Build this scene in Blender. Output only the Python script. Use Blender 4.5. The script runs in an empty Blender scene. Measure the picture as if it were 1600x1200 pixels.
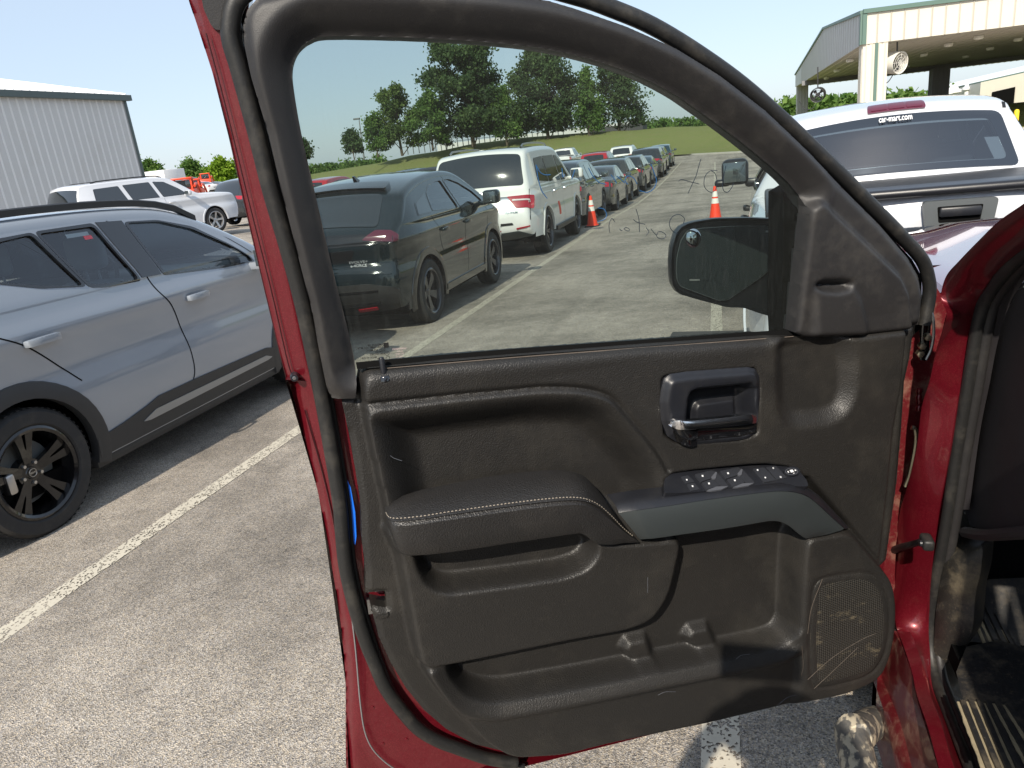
import bpy, bmesh, math, random
import numpy as np
from mathutils import Vector, Matrix
from mathutils.geometry import tessellate_polygon
random.seed(7); rng = np.random.default_rng(7)
R = math.radians
sc = bpy.context.scene
COL = sc.collection

# ------------------------------------------------------------------ camera
FPX = 1131.0; PITCH = R(17.9); ROLL = R(6.6); YAW = R(16.87); EYE = 1.65
Fv = np.array([-math.sin(YAW)*math.cos(PITCH), math.cos(YAW)*math.cos(PITCH), -math.sin(PITCH)])
R0 = np.array([math.cos(YAW), math.sin(YAW), 0.0]); U0 = np.cross(R0, Fv)
Rv = math.cos(ROLL)*R0 - math.sin(ROLL)*U0; Uv = math.sin(ROLL)*R0 + math.cos(ROLL)*U0
CAM = np.array([0, 0, EYE])
cd = bpy.data.cameras.new('camera'); cam = bpy.data.objects.new('camera', cd); COL.objects.link(cam)
cd.sensor_width = 36; cd.lens = FPX/1600*36; cd.clip_start = 0.02; cd.clip_end = 6000
m = Matrix(((Rv[0], Uv[0], -Fv[0], 0), (Rv[1], Uv[1], -Fv[1], 0), (Rv[2], Uv[2], -Fv[2], EYE), (0, 0, 0, 1)))
cam.matrix_world = m; sc.camera = cam
# ------------------------------------------------------------------ light
SUN_EL = R(38); SUN_AZ = (-0.05, -0.9987); SUN_V = Vector((SUN_AZ[0]*math.cos(SUN_EL), SUN_AZ[1]*math.cos(SUN_EL), math.sin(SUN_EL))).normalized()
W = bpy.data.worlds.new('World'); sc.world = W; W.use_nodes = True
wn = W.node_tree; wn.nodes.clear()
sky = wn.nodes.new('ShaderNodeTexSky'); sky.sky_type = 'NISHITA'; sky.sun_disc = False
sky.sun_elevation = SUN_EL; sky.sun_rotation = math.atan2(SUN_V.x, SUN_V.y)
sky.air_density = 1.0; sky.dust_density = 1.0; sky.ozone_density = 2.5; sky.altitude = 100
# thin even haze in the sky
hz = wn.nodes.new('ShaderNodeMix'); hz.data_type = 'RGBA'; hz.inputs[0].default_value = .6; hz.inputs[7].default_value = (5.1, 5.9, 6.9, 1)
bg = wn.nodes.new('ShaderNodeBackground'); bg.inputs[1].default_value = 0.11
wo = wn.nodes.new('ShaderNodeOutputWorld')
wn.links.new(sky.outputs[0], hz.inputs[6]); wn.links.new(hz.outputs[2], bg.inputs[0]); wn.links.new(bg.outputs[0], wo.inputs[0])
sl = bpy.data.lights.new('sun', 'SUN'); sl.energy = 4.2; sl.angle = R(0.55); sl.color = (1.0, 0.91, 0.78)
so = bpy.data.objects.new('sun', sl); COL.objects.link(so); so.rotation_euler = SUN_V.to_track_quat('Z', 'Y').to_euler(); so.location = (0, -10, 40)
sc.view_settings.view_transform = 'Standard'; sc.view_settings.look = 'None'
sc.view_settings.exposure = 0.5; sc.view_settings.gamma = 1; sc.view_settings.use_curve_mapping = False
sc.render.engine = 'CYCLES'
sc.cycles.max_bounces = 10; sc.cycles.transparent_max_bounces = 24; sc.cycles.glossy_bounces = 4; sc.cycles.diffuse_bounces = 3
sc.cycles.caustics_reflective = False; sc.cycles.caustics_refractive = False
sc.cycles.use_denoising = True

# ------------------------------------------------------------------ pixels of the photograph to places on real planes
def ray(x, y):
    x = np.asarray(x, float); y = np.asarray(y, float)
    return Fv + ((x-800)/FPX)[..., None]*Rv + ((600-y)/FPX)[..., None]*Uv
GY = [-60, 2, 4, 6, 8.3, 12.4, 16.5, 20.9, 28, 35, 45, 61, 400]
GZ = [0, 0, -.045, -.09, -.15, -.26, -.37, -.52, -.80, -.95, -1.04, -1.04, -1.04]
def gz(Y): return float(np.interp(Y, GY, GZ))
def onY(x, y, Y): d = ray(x, y); return CAM + d*Y/d[1]
def onX(x, y, X): d = ray(x, y); return CAM + d*X/d[0]
def onZ(x, y, z): d = ray(x, y); return CAM + d*(z-EYE)/d[2]
def ongnd(x, y):
    z = 0
    for _ in range(30):
        P = onZ(x, y, z); z = .5*z+.5*gz(P[1])
    return P
# plane of the open door: u towards the hinge, v up, w towards the cabin side
DU = np.array([0.86715764, 0.49803377, 0.0]); DN = np.array([0.49803377, -0.86715764, 0.0]); DP = CAM + 1.3*Fv
DP = np.array([DP[0], DP[1], 0.0]); ZB = 1.26; LEAN = 0.10
def duv(px, py, w=0.0):
    """pixel -> (u, v) on the door plane at offset w"""
    d = ray(px, py); t = ((DP + DN*w - CAM) @ DN)/(d @ DN)
    z = EYE + d[..., 2]*t
    up = z > ZB
    # DN.(C+dt-DP) - L*(EYE+dz t - ZB) = w
    t2 = (w - LEAN*(ZB-EYE) - (CAM-DP) @ DN)/(d @ DN - LEAN*d[..., 2])
    t = np.where(up, t2, t)
    Pp = CAM + d*t[..., None]
    return np.stack([(Pp-DP) @ DU, Pp[..., 2]], -1)
def D3(uv, w):
    uv = np.asarray(uv, float); w = np.asarray(w, float)
    ww = w + LEAN*np.maximum(0, uv[..., 1]-ZB)
    P = DP + uv[..., :1]*DU + ww[..., None]*DN
    P[..., 2] = uv[..., 1]
    return P
def DL(pts, w=0.0):
    pts = np.array(pts, float); return D3(duv(pts[:, 0], pts[:, 1], w), np.full(len(pts), w))
def DUV(pts, w=0.0):
    pts = np.array(pts, float); return duv(pts[:, 0], pts[:, 1], w)

# ------------------------------------------------------------------ materials
MATS = {}
def nodes(name):
    mt = bpy.data.materials.new(name); mt.use_nodes = True; nt = mt.node_tree; nt.nodes.clear()
    out = nt.nodes.new('ShaderNodeOutputMaterial'); MATS[name] = mt
    return mt, nt, out
def N(nt, t, **k):
    n = nt.nodes.new(t)
    for a, b in k.items():
        if hasattr(n, a): setattr(n, a, b)
        else: n.inputs[a.replace('_', ' ')].default_value = b
    return n
def ramp(nt, fac, stops):
    r = nt.nodes.new('ShaderNodeValToRGB'); nt.links.new(fac, r.inputs[0])
    while len(r.color_ramp.elements) < len(stops): r.color_ramp.elements.new(0.5)
    for e, (p, c) in zip(r.color_ramp.elements, stops):
        e.position = p; e.color = (*(c if hasattr(c, '__len__') else (c, c, c)), 1)
    return r.outputs[0]
def coord(nt, scale=(1, 1, 1), kind='Object', rot=(0, 0, 0)):
    tc = nt.nodes.new('ShaderNodeTexCoord'); mp = nt.nodes.new('ShaderNodeMapping')
    mp.inputs['Scale'].default_value = scale; mp.inputs['Rotation'].default_value = rot
    nt.links.new(tc.outputs[kind], mp.inputs[0]); return mp.outputs[0]
def mixc(nt, fac, a, b, mode='MIX'):
    n = nt.nodes.new('ShaderNodeMix'); n.data_type = 'RGBA'; n.blend_type = mode
    for i, v in ((0, fac), (6, a), (7, b)):
        if isinstance(v, bpy.types.NodeSocket): nt.links.new(v, n.inputs[i])
        else: n.inputs[i].default_value = v if i == 0 else (*v, 1)
    return n.outputs[2]
def noise(nt, co, scale, detail=3, rough=.5, out='Fac'):
    n = nt.nodes.new('ShaderNodeTexNoise'); n.inputs['Scale'].default_value = scale; n.inputs['Detail'].default_value = detail; n.inputs['Roughness'].default_value = rough
    nt.links.new(co, n.inputs['Vector']); return n.outputs[out]
def pbr(name, col, rough=.5, metal=0, coat=0, var=.12, vscale=6, bump=0, bscale=300, dirt=None, dscale=4, damt=.35, spec=.5, coatr=.03, voron=False, flake=0):
    mt, nt, out = nodes(name); b = nt.nodes.new('ShaderNodeBsdfPrincipled'); nt.links.new(b.outputs[0], out.inputs[0])
    co = coord(nt)
    c = mixc(nt, noise(nt, co, vscale, 5, .6), tuple(x*(1-var) for x in col), tuple(min(1, x*(1+var)) for x in col))
    if flake:
        v = nt.nodes.new('ShaderNodeTexVoronoi'); v.inputs['Scale'].default_value = 900; nt.links.new(co, v.inputs[0])
        s = nt.nodes.new('ShaderNodeSeparateColor'); nt.links.new(v.outputs['Color'], s.inputs[0])
        c = mixc(nt, ramp(nt, s.outputs[0], [(.72, 0), (1, flake)]), c, tuple(min(1, x*3+.04) for x in col))
    rs = None
    if dirt:
        dn = noise(nt, co, dscale, 9, .72)
        f = ramp(nt, dn, [(.5, 0), (.5+.22, damt)])
        sp = noise(nt, co, dscale*14, 6, .8)
        f2 = ramp(nt, sp, [(.56, 0), (.72, damt*.8)])
        mx = nt.nodes.new('ShaderNodeMath'); mx.operation = 'MAXIMUM'; nt.links.new(f, mx.inputs[0]); nt.links.new(f2, mx.inputs[1])
        c = mixc(nt, mx.outputs[0], c, dirt)
        mr = nt.nodes.new('ShaderNodeMapRange'); nt.links.new(mx.outputs[0], mr.inputs[0]); mr.inputs[3].default_value = rough; mr.inputs[4].default_value = min(1, rough+.5); rs = mr.outputs[0]
    nt.links.new(c, b.inputs['Base Color'])
    if rs: nt.links.new(rs, b.inputs['Roughness'])
    else:
        mr = nt.nodes.new('ShaderNodeMapRange'); nt.links.new(noise(nt, co, vscale*3, 4), mr.inputs[0]); mr.inputs[3].default_value = max(0, rough*.85); mr.inputs[4].default_value = min(1, rough*1.15); nt.links.new(mr.outputs[0], b.inputs['Roughness'])
    b.inputs['Metallic'].default_value = metal; b.inputs['Coat Weight'].default_value = coat; b.inputs['Coat Roughness'].default_value = coatr
    b.inputs['Specular IOR Level'].default_value = spec
    if bump:
        bp = nt.nodes.new('ShaderNodeBump'); bp.inputs['Strength'].default_value = bump; bp.inputs['Distance'].default_value = .001
        if voron:
            v = nt.nodes.new('ShaderNodeTexVoronoi'); v.feature = 'SMOOTH_F1'; v.inputs['Scale'].default_value = bscale; nt.links.new(co, v.inputs[0]); h = v.outputs['Distance']
        else: h = noise(nt, co, bscale, 3, .6)
        nt.links.new(h, bp.inputs['Height']); nt.links.new(bp.outputs[0], b.inputs['Normal'])
    return mt
def glassmat(name, tint, refl=1.0, streak=0, opac=0, ocol=(.02, .02, .02)):
    """thin tinted pane: colour filter plus mirror reflection by fresnel"""
    mt, nt, out = nodes(name)
    tr = N(nt, 'ShaderNodeBsdfTransparent'); tr.inputs[0].default_value = (*tint, 1)
    gl = N(nt, 'ShaderNodeBsdfGlossy'); gl.inputs['Roughness'].default_value = .015; gl.inputs[0].default_value = (.95, .97, 1, 1)
    fr = N(nt, 'ShaderNodeFresnel'); fr.inputs[0].default_value = 1.5
    ge = nt.nodes.new('ShaderNodeNewGeometry'); 
    ml = N(nt, 'ShaderNodeMath'); ml.operation = 'MULTIPLY'; ml.inputs[1].default_value = refl; nt.links.new(fr.outputs[0], ml.inputs[0])
    ms = nt.nodes.new('ShaderNodeMixShader'); nt.links.new(ml.outputs[0], ms.inputs[0]); nt.links.new(gl.outputs[0], ms.inputs[2])
    base = tr.outputs[0]
    if opac or streak:
        df = N(nt, 'ShaderNodeBsdfDiffuse'); df.inputs[0].default_value = (*ocol, 1)
        m2 = nt.nodes.new('ShaderNodeMixShader'); nt.links.new(base, m2.inputs[1]); nt.links.new(df.outputs[0], m2.inputs[2])
        if streak:
            n1 = noise(nt, coord(nt, (60, 60, 1.5)), 3, 6, .7); n2 = noise(nt, coord(nt, (1, 1, 1)), 3, 3)
            mm = N(nt, 'ShaderNodeMath'); mm.operation = 'MULTIPLY'; nt.links.new(ramp(nt, n1, [(.5, 0), (.8, streak)]), mm.inputs[0]); nt.links.new(n2, mm.inputs[1])
            fa = N(nt, 'ShaderNodeMath'); fa.operation = 'ADD'; fa.inputs[1].default_value = .026; nt.links.new(mm.outputs[0], fa.inputs[0]); nt.links.new(fa.outputs[0], m2.inputs[0])   # thin film of dust, made even to veil the view like haze
        else: m2.inputs[0].default_value = opac
        base = m2.outputs[0]
    nt.links.new(base, ms.inputs[1]); nt.links.new(ms.outputs[0], out.inputs[0])
    return mt

def asphalt():
    mt, nt, out = nodes('asphalt'); b = nt.nodes.new('ShaderNodeBsdfPrincipled'); nt.links.new(b.outputs[0], out.inputs[0])
    co = coord(nt)
    v = N(nt, 'ShaderNodeTexVoronoi', Scale=240.0); nt.links.new(co, v.inputs[0])
    s = nt.nodes.new('ShaderNodeSeparateColor'); nt.links.new(v.outputs['Color'], s.inputs[0])
    stone = ramp(nt, s.outputs[0], [(0, (.12, .11, .10)), (.14, (.25, .227, .20)), (.5, (.40, .36, .31)), (.8, (.52, .465, .395)), (1, (.68, .61, .51))])
    warm = ramp(nt, s.outputs[1], [(.3, (.93, .95, 1.0)), (.8, (1.06, 1.0, .9))])
    stone = mixc(nt, 1.0, stone, warm, 'MULTIPLY')
    big = noise(nt, co, .55, 6, .62)
    mid = noise(nt, co, 7, 6, .7)
    dk = ramp(nt, big, [(.33, .55), (.55, 1.05), (.75, 1.15)])
    mk = ramp(nt, mid, [(.3, .78), (.7, 1.13)])
    c = mixc(nt, 1.0, stone, dk, 'MULTIPLY'); c = mixc(nt, 1.0, c, mk, 'MULTIPLY')
    # tyre tracks and oil drips along the lane
    st = noise(nt, coord(nt, (1.6, .035, 1)), 1.3, 5, .6)
    c = mixc(nt, 1.0, c, ramp(nt, st, [(.36, .84), (.60, 1.0)]), 'MULTIPLY')
    sx = noise(nt, coord(nt, (.05, 1.2, 1), rot=(0, 0, .1)), .6, 5, .7)
    c = mixc(nt, 1.0, c, ramp(nt, sx, [(.32, .9), (.5, 1.0)]), 'MULTIPLY')
    oil = noise(nt, co, 2.3, 3, .5)
    c = mixc(nt, ramp(nt, oil, [(.74, 0), (.79, .55)]), c, (.05, .05, .052))
    wv = N(nt, 'ShaderNodeTexVoronoi', Scale=.33); wv.feature = 'DISTANCE_TO_EDGE'
    dist = nt.nodes.new('ShaderNodeVectorMath'); dist.operation = 'ADD'; nt.links.new(co, dist.inputs[0]); nt.links.new(noise(nt, co, 2.5, 5, .7, 'Color'), dist.inputs[1]); nt.links.new(dist.outputs[0], wv.inputs[0])
    c = mixc(nt, ramp(nt, wv.outputs['Distance'], [(0, .30), (.003, .2), (.006, 0)]), c, (.06, .058, .055))
    nt.links.new(c, b.inputs['Base Color']); b.inputs['Roughness'].default_value = .82; b.inputs['Specular IOR Level'].default_value = .3
    bp = N(nt, 'ShaderNodeBump', Strength=.9, Distance=.004); nt.links.new(v.outputs['Distance'], bp.inputs['Height']); nt.links.new(bp.outputs[0], b.inputs['Normal'])
    return mt
def paintline():
    mt, nt, out = nodes('line_paint'); b = nt.nodes.new('ShaderNodeBsdfPrincipled')
    co = coord(nt)
    v = N(nt, 'ShaderNodeTexVoronoi', Scale=120.0); nt.links.new(co, v.inputs[0]); s = nt.nodes.new('ShaderNodeSeparateColor'); nt.links.new(v.outputs['Color'], s.inputs[0])
    n1 = noise(nt, co, 9, 6, .75)
    ad = N(nt, 'ShaderNodeMath'); ad.operation = 'ADD'; nt.links.new(s.outputs[0], ad.inputs[0]); nt.links.new(n1, ad.inputs[1])
    c = mixc(nt, noise(nt, co, 14, 5, .6), (.46, .42, .34), (.62, .57, .465))
    nt.links.new(c, b.inputs['Base Color']); b.inputs['Roughness'].default_value = .75
    tr = N(nt, 'ShaderNodeBsdfTransparent'); ms = nt.nodes.new('ShaderNodeMixShader')
    nt.links.new(ramp(nt, ad.outputs[0], [(1.22, 0), (1.30, 1)][:2] if 0 else [(.0, 0), (1.0, 0)]), ms.inputs[0])
    # worn-away specks show the asphalt beneath
    mr = N(nt, 'ShaderNodeMath'); mr.operation = 'GREATER_THAN'; mr.inputs[1].default_value = 1.25; nt.links.new(ad.outputs[0], mr.inputs[0]); nt.links.new(mr.outputs[0], ms.inputs[0])
    nt.links.new(b.outputs[0], ms.inputs[1]); nt.links.new(tr.outputs[0], ms.inputs[2]); nt.links.new(ms.outputs[0], out.inputs[0])
    return mt
def grassmat():
    mt, nt, out = nodes('grass'); b = nt.nodes.new('ShaderNodeBsdfPrincipled'); nt.links.new(b.outputs[0], out.inputs[0])
    co = coord(nt)
    c = mixc(nt, noise(nt, co, .12, 8, .7), (.16, .20, .06), (.28, .30, .11))
    c = mixc(nt, ramp(nt, noise(nt, coord(nt, (.5, 2.5, 1)), 1.2, 7, .75), [(.42, 0), (.62, .85)]), c, (.27, .245, .12))
    c = mixc(nt, ramp(nt, noise(nt, co, 9, 5, .8), [(.4, 0), (.62, .6)]), c, (.12, .16, .045))
    nt.links.new(c, b.inputs['Base Color']); b.inputs['Roughness'].default_value = .95; b.inputs['Specular IOR Level'].default_value = .1
    bp = N(nt, 'ShaderNodeBump', Strength=.8, Distance=.1); nt.links.new(noise(nt, co, 6, 6, .8), bp.inputs['Height']); nt.links.new(bp.outputs[0], b.inputs['Normal'])
    return mt
def leafmat(name, a, bcol, hi):
    mt, nt, out = nodes(name); ge = nt.nodes.new('ShaderNodeNewGeometry')
    c = ramp(nt, ge.outputs['Random Per Island'], [(0, a), (.6, bcol), (1, hi)])
    c = mixc(nt, 1.0, c, ramp(nt, noise(nt, coord(nt), .45, 3), [(.35, (.72, .78, .8)), (.65, (1.3, 1.25, 1.1))]), 'MULTIPLY')
    d = N(nt, 'ShaderNodeBsdfDiffuse'); t = N(nt, 'ShaderNodeBsdfTranslucent'); ms = N(nt, 'ShaderNodeMixShader'); ms.inputs[0].default_value = .3
    nt.links.new(c, d.inputs[0]); nt.links.new(mixc(nt, 1.0, c, (1.3, 1.5, .6), 'MULTIPLY'), t.inputs[0]); nt.links.new(d.outputs[0], ms.inputs[1]); nt.links.new(t.outputs[0], ms.inputs[2])
    nt.links.new(ms.outputs[0], out.inputs[0]); return mt
def splatmat():
    mt, nt, out = nodes('mud_splashed_tube'); b = nt.nodes.new('ShaderNodeBsdfPrincipled'); nt.links.new(b.outputs[0], out.inputs[0]); co = coord(nt, (1, .6, 1))
    n1 = noise(nt, co, 50, 4, .55); f = ramp(nt, n1, [(.50, 0), (.58, 1)]); n2 = ramp(nt, noise(nt, co, 60, 6, .7), [(.4, 0), (.7, .6)])
    c = mixc(nt, n2, (.10, .10, .10), (.26, .235, .19)); c = mixc(nt, f, c, (.52, .46, .35)); nt.links.new(c, b.inputs['Base Color'])
    b.inputs['Roughness'].default_value = .55; bp = N(nt, 'ShaderNodeBump', Strength=.5, Distance=.002); nt.links.new(f, bp.inputs['Height']); nt.links.new(bp.outputs[0], b.inputs['Normal']); return mt
def grillemat():
    mt, nt, out = nodes('speaker_mesh'); b = nt.nodes.new('ShaderNodeBsdfPrincipled'); nt.links.new(b.outputs[0], out.inputs[0])
    uvn = nt.nodes.new('ShaderNodeUVMap'); mp = nt.nodes.new('ShaderNodeMapping'); nt.links.new(uvn.outputs[0], mp.inputs[0]); mp.inputs['Scale'].default_value = (190, 220, 1)
    v = N(nt, 'ShaderNodeTexVoronoi', Scale=1.0, Randomness=.0); v.feature = 'F1'; v.voronoi_dimensions = '2D'; nt.links.new(mp.outputs[0], v.inputs[0])
    hole = ramp(nt, v.outputs['Distance'], [(.30, 0), (.42, 1)])
    co = coord(nt)
    c = mixc(nt, hole, (.004, .004, .004), (.034, .031, .026))
    mud = ramp(nt, noise(nt, coord(nt, (1, 1, 2.2)), 13, 9, .75), [(.57, 0), (.72, .6)])
    c = mixc(nt, mud, c, (.23, .19, .12))
    nt.links.new(c, b.inputs['Base Color']); b.inputs['Roughness'].default_value = .55
    bp = N(nt, 'ShaderNodeBump', Strength=.8, Distance=.0012); nt.links.new(hole, bp.inputs['Height']); nt.links.new(bp.outputs[0], b.inputs['Normal'])
    return mt
def corrugated(name, col, rough=.5):
    return pbr(name, col, rough, var=.05, vscale=.6)

M = dict(
splat=splatmat(), bezel=pbr('grey_bezel', (.085, .095, .10), .45, var=.05), redgroove=pbr('red_groove_shade', (.045, .003, .006), .4, .2, .5, var=.05), asphalt=asphalt(), line=paintline(), grass=grassmat(), grille=grillemat(),
 red=pbr('red_paint', (.125, .004, .011), .36, .35, .8, var=.06, dirt=(.30, .20, .13), dscale=9, damt=.07, flake=.25, bump=0),
 redmud=pbr('red_paint_dusty', (.12, .008, .012), .38, .25, .6, var=.1, dirt=(.34, .22, .15), dscale=15, damt=.7, flake=.15),
 redclean=pbr('red_paint_clean', (.10, .004, .009), .25, .3, 1.0, var=.04),
 trim=pbr('door_plastic', (.0168, .0158, .0148), .46, var=.14, vscale=3, bump=.8, bscale=430, voron=True, dirt=(.13, .115, .09), dscale=5, damt=.12),
 pad=pbr('soft_pad', (.0185, .0178, .0178), .42, var=.1, vscale=4, bump=1.0, bscale=400, voron=True, dirt=(.14, .12, .10), dscale=6, damt=.08),
 smooth=pbr('smooth_dark_plastic', (.013, .014, .018), .34, var=.08, bump=.25, bscale=900, dirt=(.15, .14, .12), dscale=16, damt=.06),
 frame=pbr('frame_plastic', (.021, .020, .0205), .5, var=.08, bump=.4, bscale=700, dirt=(.2, .18, .15), dscale=12, damt=.12),
 silver=pbr('grey_satin_trim', (.045, .053, .056), .38, .25, 0, var=.04),
 chrome=pbr('chrome', (.85, .85, .87), .2, 1, 0, var=.04, bump=.05, bscale=60),
 rubber=pbr('rubber_seal', (.014, .014, .014), .5, var=.12, bump=.2, bscale=200, dirt=(.16, .14, .11), dscale=14, damt=.25),
 rubbermud=pbr('rubber_mat', (.017, .017, .018), .5, var=.2, bump=.5, bscale=200, dirt=(.24, .19, .12), dscale=6, damt=.55),
 kick=pbr('kick_panel_plastic', (.024, .022, .019), .5, var=.1, bump=.7, bscale=550, voron=True, dirt=(.30, .24, .15), dscale=9, damt=.5),
 black=pbr('black_plastic', (.012, .012, .013), .45, var=.1), gloss=pbr('gloss_black', (.006, .006, .007), .08, 0, 1, var=0),
 cavity=pbr('dark_cavity', (.006, .006, .006), .9, var=.2, spec=.05), dash=pbr('dash_plastic', (.016, .014, .016), .6, var=.15, bump=.4, bscale=400),
 mud=pbr('dried_mud', (.30, .25, .16), .95, var=.3, vscale=30, bump=1, bscale=90),
 stepm=pbr('muddy_step_tube', (.17, .165, .155), .45, .2, 0, var=.15, dirt=(.50, .42, .29), dscale=19, damt=.95, bump=.2, bscale=60),
 tyre=pbr('tyre_rubber', (.020, .020, .021), .75, var=.2, vscale=12, bump=.3, bscale=120, dirt=(.12, .105, .085), dscale=10, damt=.25),
 tyremud=pbr('tyre_rubber_dusty', (.06, .057, .05), .85, var=.3, vscale=12, bump=.3, bscale=120, dirt=(.28, .25, .19), dscale=8, damt=.6),
 rimblack=pbr('black_rim', (.008, .008, .009), .22, .3, .7, var=.05), rimgrey=pbr('dark_grey_rim', (.10, .10, .11), .25, .8, .3, var=.05), rimsilver=pbr('silver_rim', (.45, .45, .46), .3, .8, .3, var=.05),
 steel=pbr('bright_steel', (.5, .5, .5), .35, 1, var=.1), brass=pbr('zinc_bolt', (.55, .50, .36), .4, 1, var=.2),
 greypaint=pbr('grey_blue_paint', (.275, .305, .345), .14, .1, 1, var=.02, bump=0),
 blackpaint=pbr('teal_black_paint', (.008, .016, .020), .08, .3, 1, var=.02), whitepaint=pbr('white_paint', (.80, .80, .78), .22, 0, 1, var=.015),
 whitepaint2=pbr('cool_white_paint', (.60, .62, .66), .2, 0, 1, var=.015),
 steelblue=pbr('slate_blue_paint', (.05, .065, .085), .2, .3, 1, var=.02), darkgrey=pbr('dark_grey_paint', (.035, .04, .045), .2, .3, 1, var=.02),
 bronze=pbr('warm_grey_paint', (.06, .062, .062), .22, .4, 1, var=.02), navy=pbr('navy_paint', (.015, .028, .05), .18, .3, 1, var=.02), carred=pbr('bright_red_paint', (.42, .012, .02), .2, .1, 1, var=.02),
 teal=pbr('teal_paint', (.02, .055, .075), .2, .3, 1, var=.02), brownpaint=pbr('maroon_paint', (.06, .015, .02), .2, .3, 1, var=.02),
 clad=pbr('grey_cladding', (.030, .031, .033), .5, var=.06, bump=.3, bscale=600), accent=pbr('silver_accent', (.30, .31, .32), .35, .5, var=.03),
 tail=pbr('tail_lamp_red', (.35, .008, .02), .12, 0, 1, var=.05), taildark=pbr('tail_lamp_smoked', (.10, .012, .03), .1, 0, 1, var=.1), lampwhite=pbr('lamp_clear', (.6, .58, .58), .15, 0, 1, var=.1),
 cone=pbr('cone_orange', (.88, .058, .018), .45, var=.06), cband=pbr('cone_white_band', (.80, .78, .72), .5, var=.06), cbase=pbr('cone_base_black', (.02, .02, .02), .7),
 seat=pbr('seat_fabric', (.055, .06, .068), .8, var=.1), seatl=pbr('seat_grey', (.30, .34, .37), .7, var=.1),
 gdoor=glassmat('door_glass', (.54, .61, .58), .35, streak=.06, ocol=(.34, .36, .35)),
 gcar=glassmat('car_glass', (.74, .82, .84), 1.9), gdark=glassmat('privacy_glass', (.045, .055, .06), 1.3, opac=.0), gopaque=pbr('dark_window', (.010, .013, .015), .06, 0, 1, var=0, spec=1),
 gpick=glassmat('pickup_back_glass', (.34, .40, .44), 3.6),
 mirror=pbr('mirror_face', (.75, .77, .8), .02, 1, var=0), mirrordark=pbr('mirror_face_dark', (.16, .19, .20), .03, .75, var=.1, vscale=8),  # second mirror has the dim reflection put into its face colour
 blue=pbr('blue_tape', (.01, .16, .80), .4, var=.05), ink=pbr('marker_ink', (.012, .02, .035), .4, var=0), inkblue=pbr('blue_marker_ink', (.02, .09, .22), .4, var=0),
 print_=pbr('black_print', (.01, .01, .01), .6, var=0), printpink=pbr('faded_pink_print', (.50, .38, .38), .6, var=0), icon=pbr('white_icon', (.75, .76, .78), .6, var=0), wtext=pbr('white_lettering', (.85, .85, .85), .5, var=0),
 keym=pbr('key_plastic', (.028, .030, .036), .3, var=.05), keylip=pbr('key_lip', (.09, .095, .11), .3, var=.05), felt=pbr('worn_felt', (.10, .08, .065), .9, var=.4, vscale=60),  # key lip is paler to put lit key edges into its colour
 thread=pbr('light_thread', (.30, .26, .21), .8, var=.1), plate=pbr('licence_film', (.32, .31, .30), .5, var=.3),
 wallg=pbr('grey_metal_wall', (.60, .60, .60), .5, var=.10, vscale=.25, dirt=(.42, .40, .36), dscale=.5, damt=.35), wallrib=corrugated('pale_metal_rib', (.74, .74, .74)), roofw=corrugated('white_metal_roof', (.80, .80, .80), .4), gtrim=corrugated('green_trim', (.11, .18, .15)), dtrim=corrugated('dark_green_trim', (.09, .12, .12)),
 cream=corrugated('cream_metal', (.66, .62, .53)), creamrib=corrugated('cream_rib', (.50, .47, .40)), creamshade=corrugated('cream_metal_shade_tone', (.50, .49, .47)), soffit=corrugated('brown_grey_soffit', (.62, .58, .53)), colgrey=corrugated('grey_column_metal', (.22, .22, .23)),  # second cream tone puts side shade into the canopy and workshop colour
 lamp=pbr('lamp_lens', (.85, .85, .8), .3, var=0), vent=pbr('white_vent', (.75, .74, .70), .5, var=.05), fanw=pbr('white_fan', (.72, .71, .66), .5, var=.06, dirt=(.3, .2, .1), dscale=2, damt=.5), fand=pbr('dark_fan', (.05, .05, .055), .5),
 yellow=pbr('yellow_bollard', (.80, .58, .02), .5, var=.06), fence=pbr('fence_metal', (.13, .14, .14), .6), bark=pbr('bark', (.10, .08, .06), .9, var=.3, vscale=3),
 vest=pbr('hi_vis_vest', (.55, .75, .06), .8, var=.1, vscale=20), pants=pbr('dark_trousers', (.04, .04, .05), .9), skin=pbr('skin', (.42, .24, .16), .6, var=.05), hatm=pbr('orange_cap', (.85, .22, .08), .7), machine=pbr('orange_machine', (.80, .08, .03), .4, var=.1), signw=pbr('white_board', (.8, .8, .8), .5),
 leafd=leafmat('leaf_dark', (.040, .070, .034), (.070, .110, .052), (.11, .16, .075)), leafm=leafmat('leaf_mid', (.06, .12, .035), (.11, .18, .055), (.16, .24, .08)), leafl=leafmat('leaf_light', (.07, .11, .035), (.10, .15, .05), (.15, .20, .08)), leafy=leafmat('leaf_yellow_green', (.10, .17, .02), (.16, .25, .03), (.24, .34, .05)),
 steelpole=pbr('pole_grey', (.12, .13, .13), .5), redseal=pbr('dusty_hinge', (.20, .13, .08), .6, .2, var=.4, vscale=40), concrete=pbr('pale_concrete', (.50, .47, .42), .85, var=.12, vscale=.5), kerbm=pbr('kerb_concrete', (.55, .52, .46), .85, var=.1, vscale=2), dkasph=pbr('bitumen_patch', (.055, .054, .052), .85, var=.3, vscale=20, bump=.5, bscale=90),
 roofm=pbr('dark_roofing', (.06, .06, .065), .8), hood=pbr('red_hood_paint', (.17, .006, .012), .06, .2, 1, var=.0, coatr=.01),
)

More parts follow.
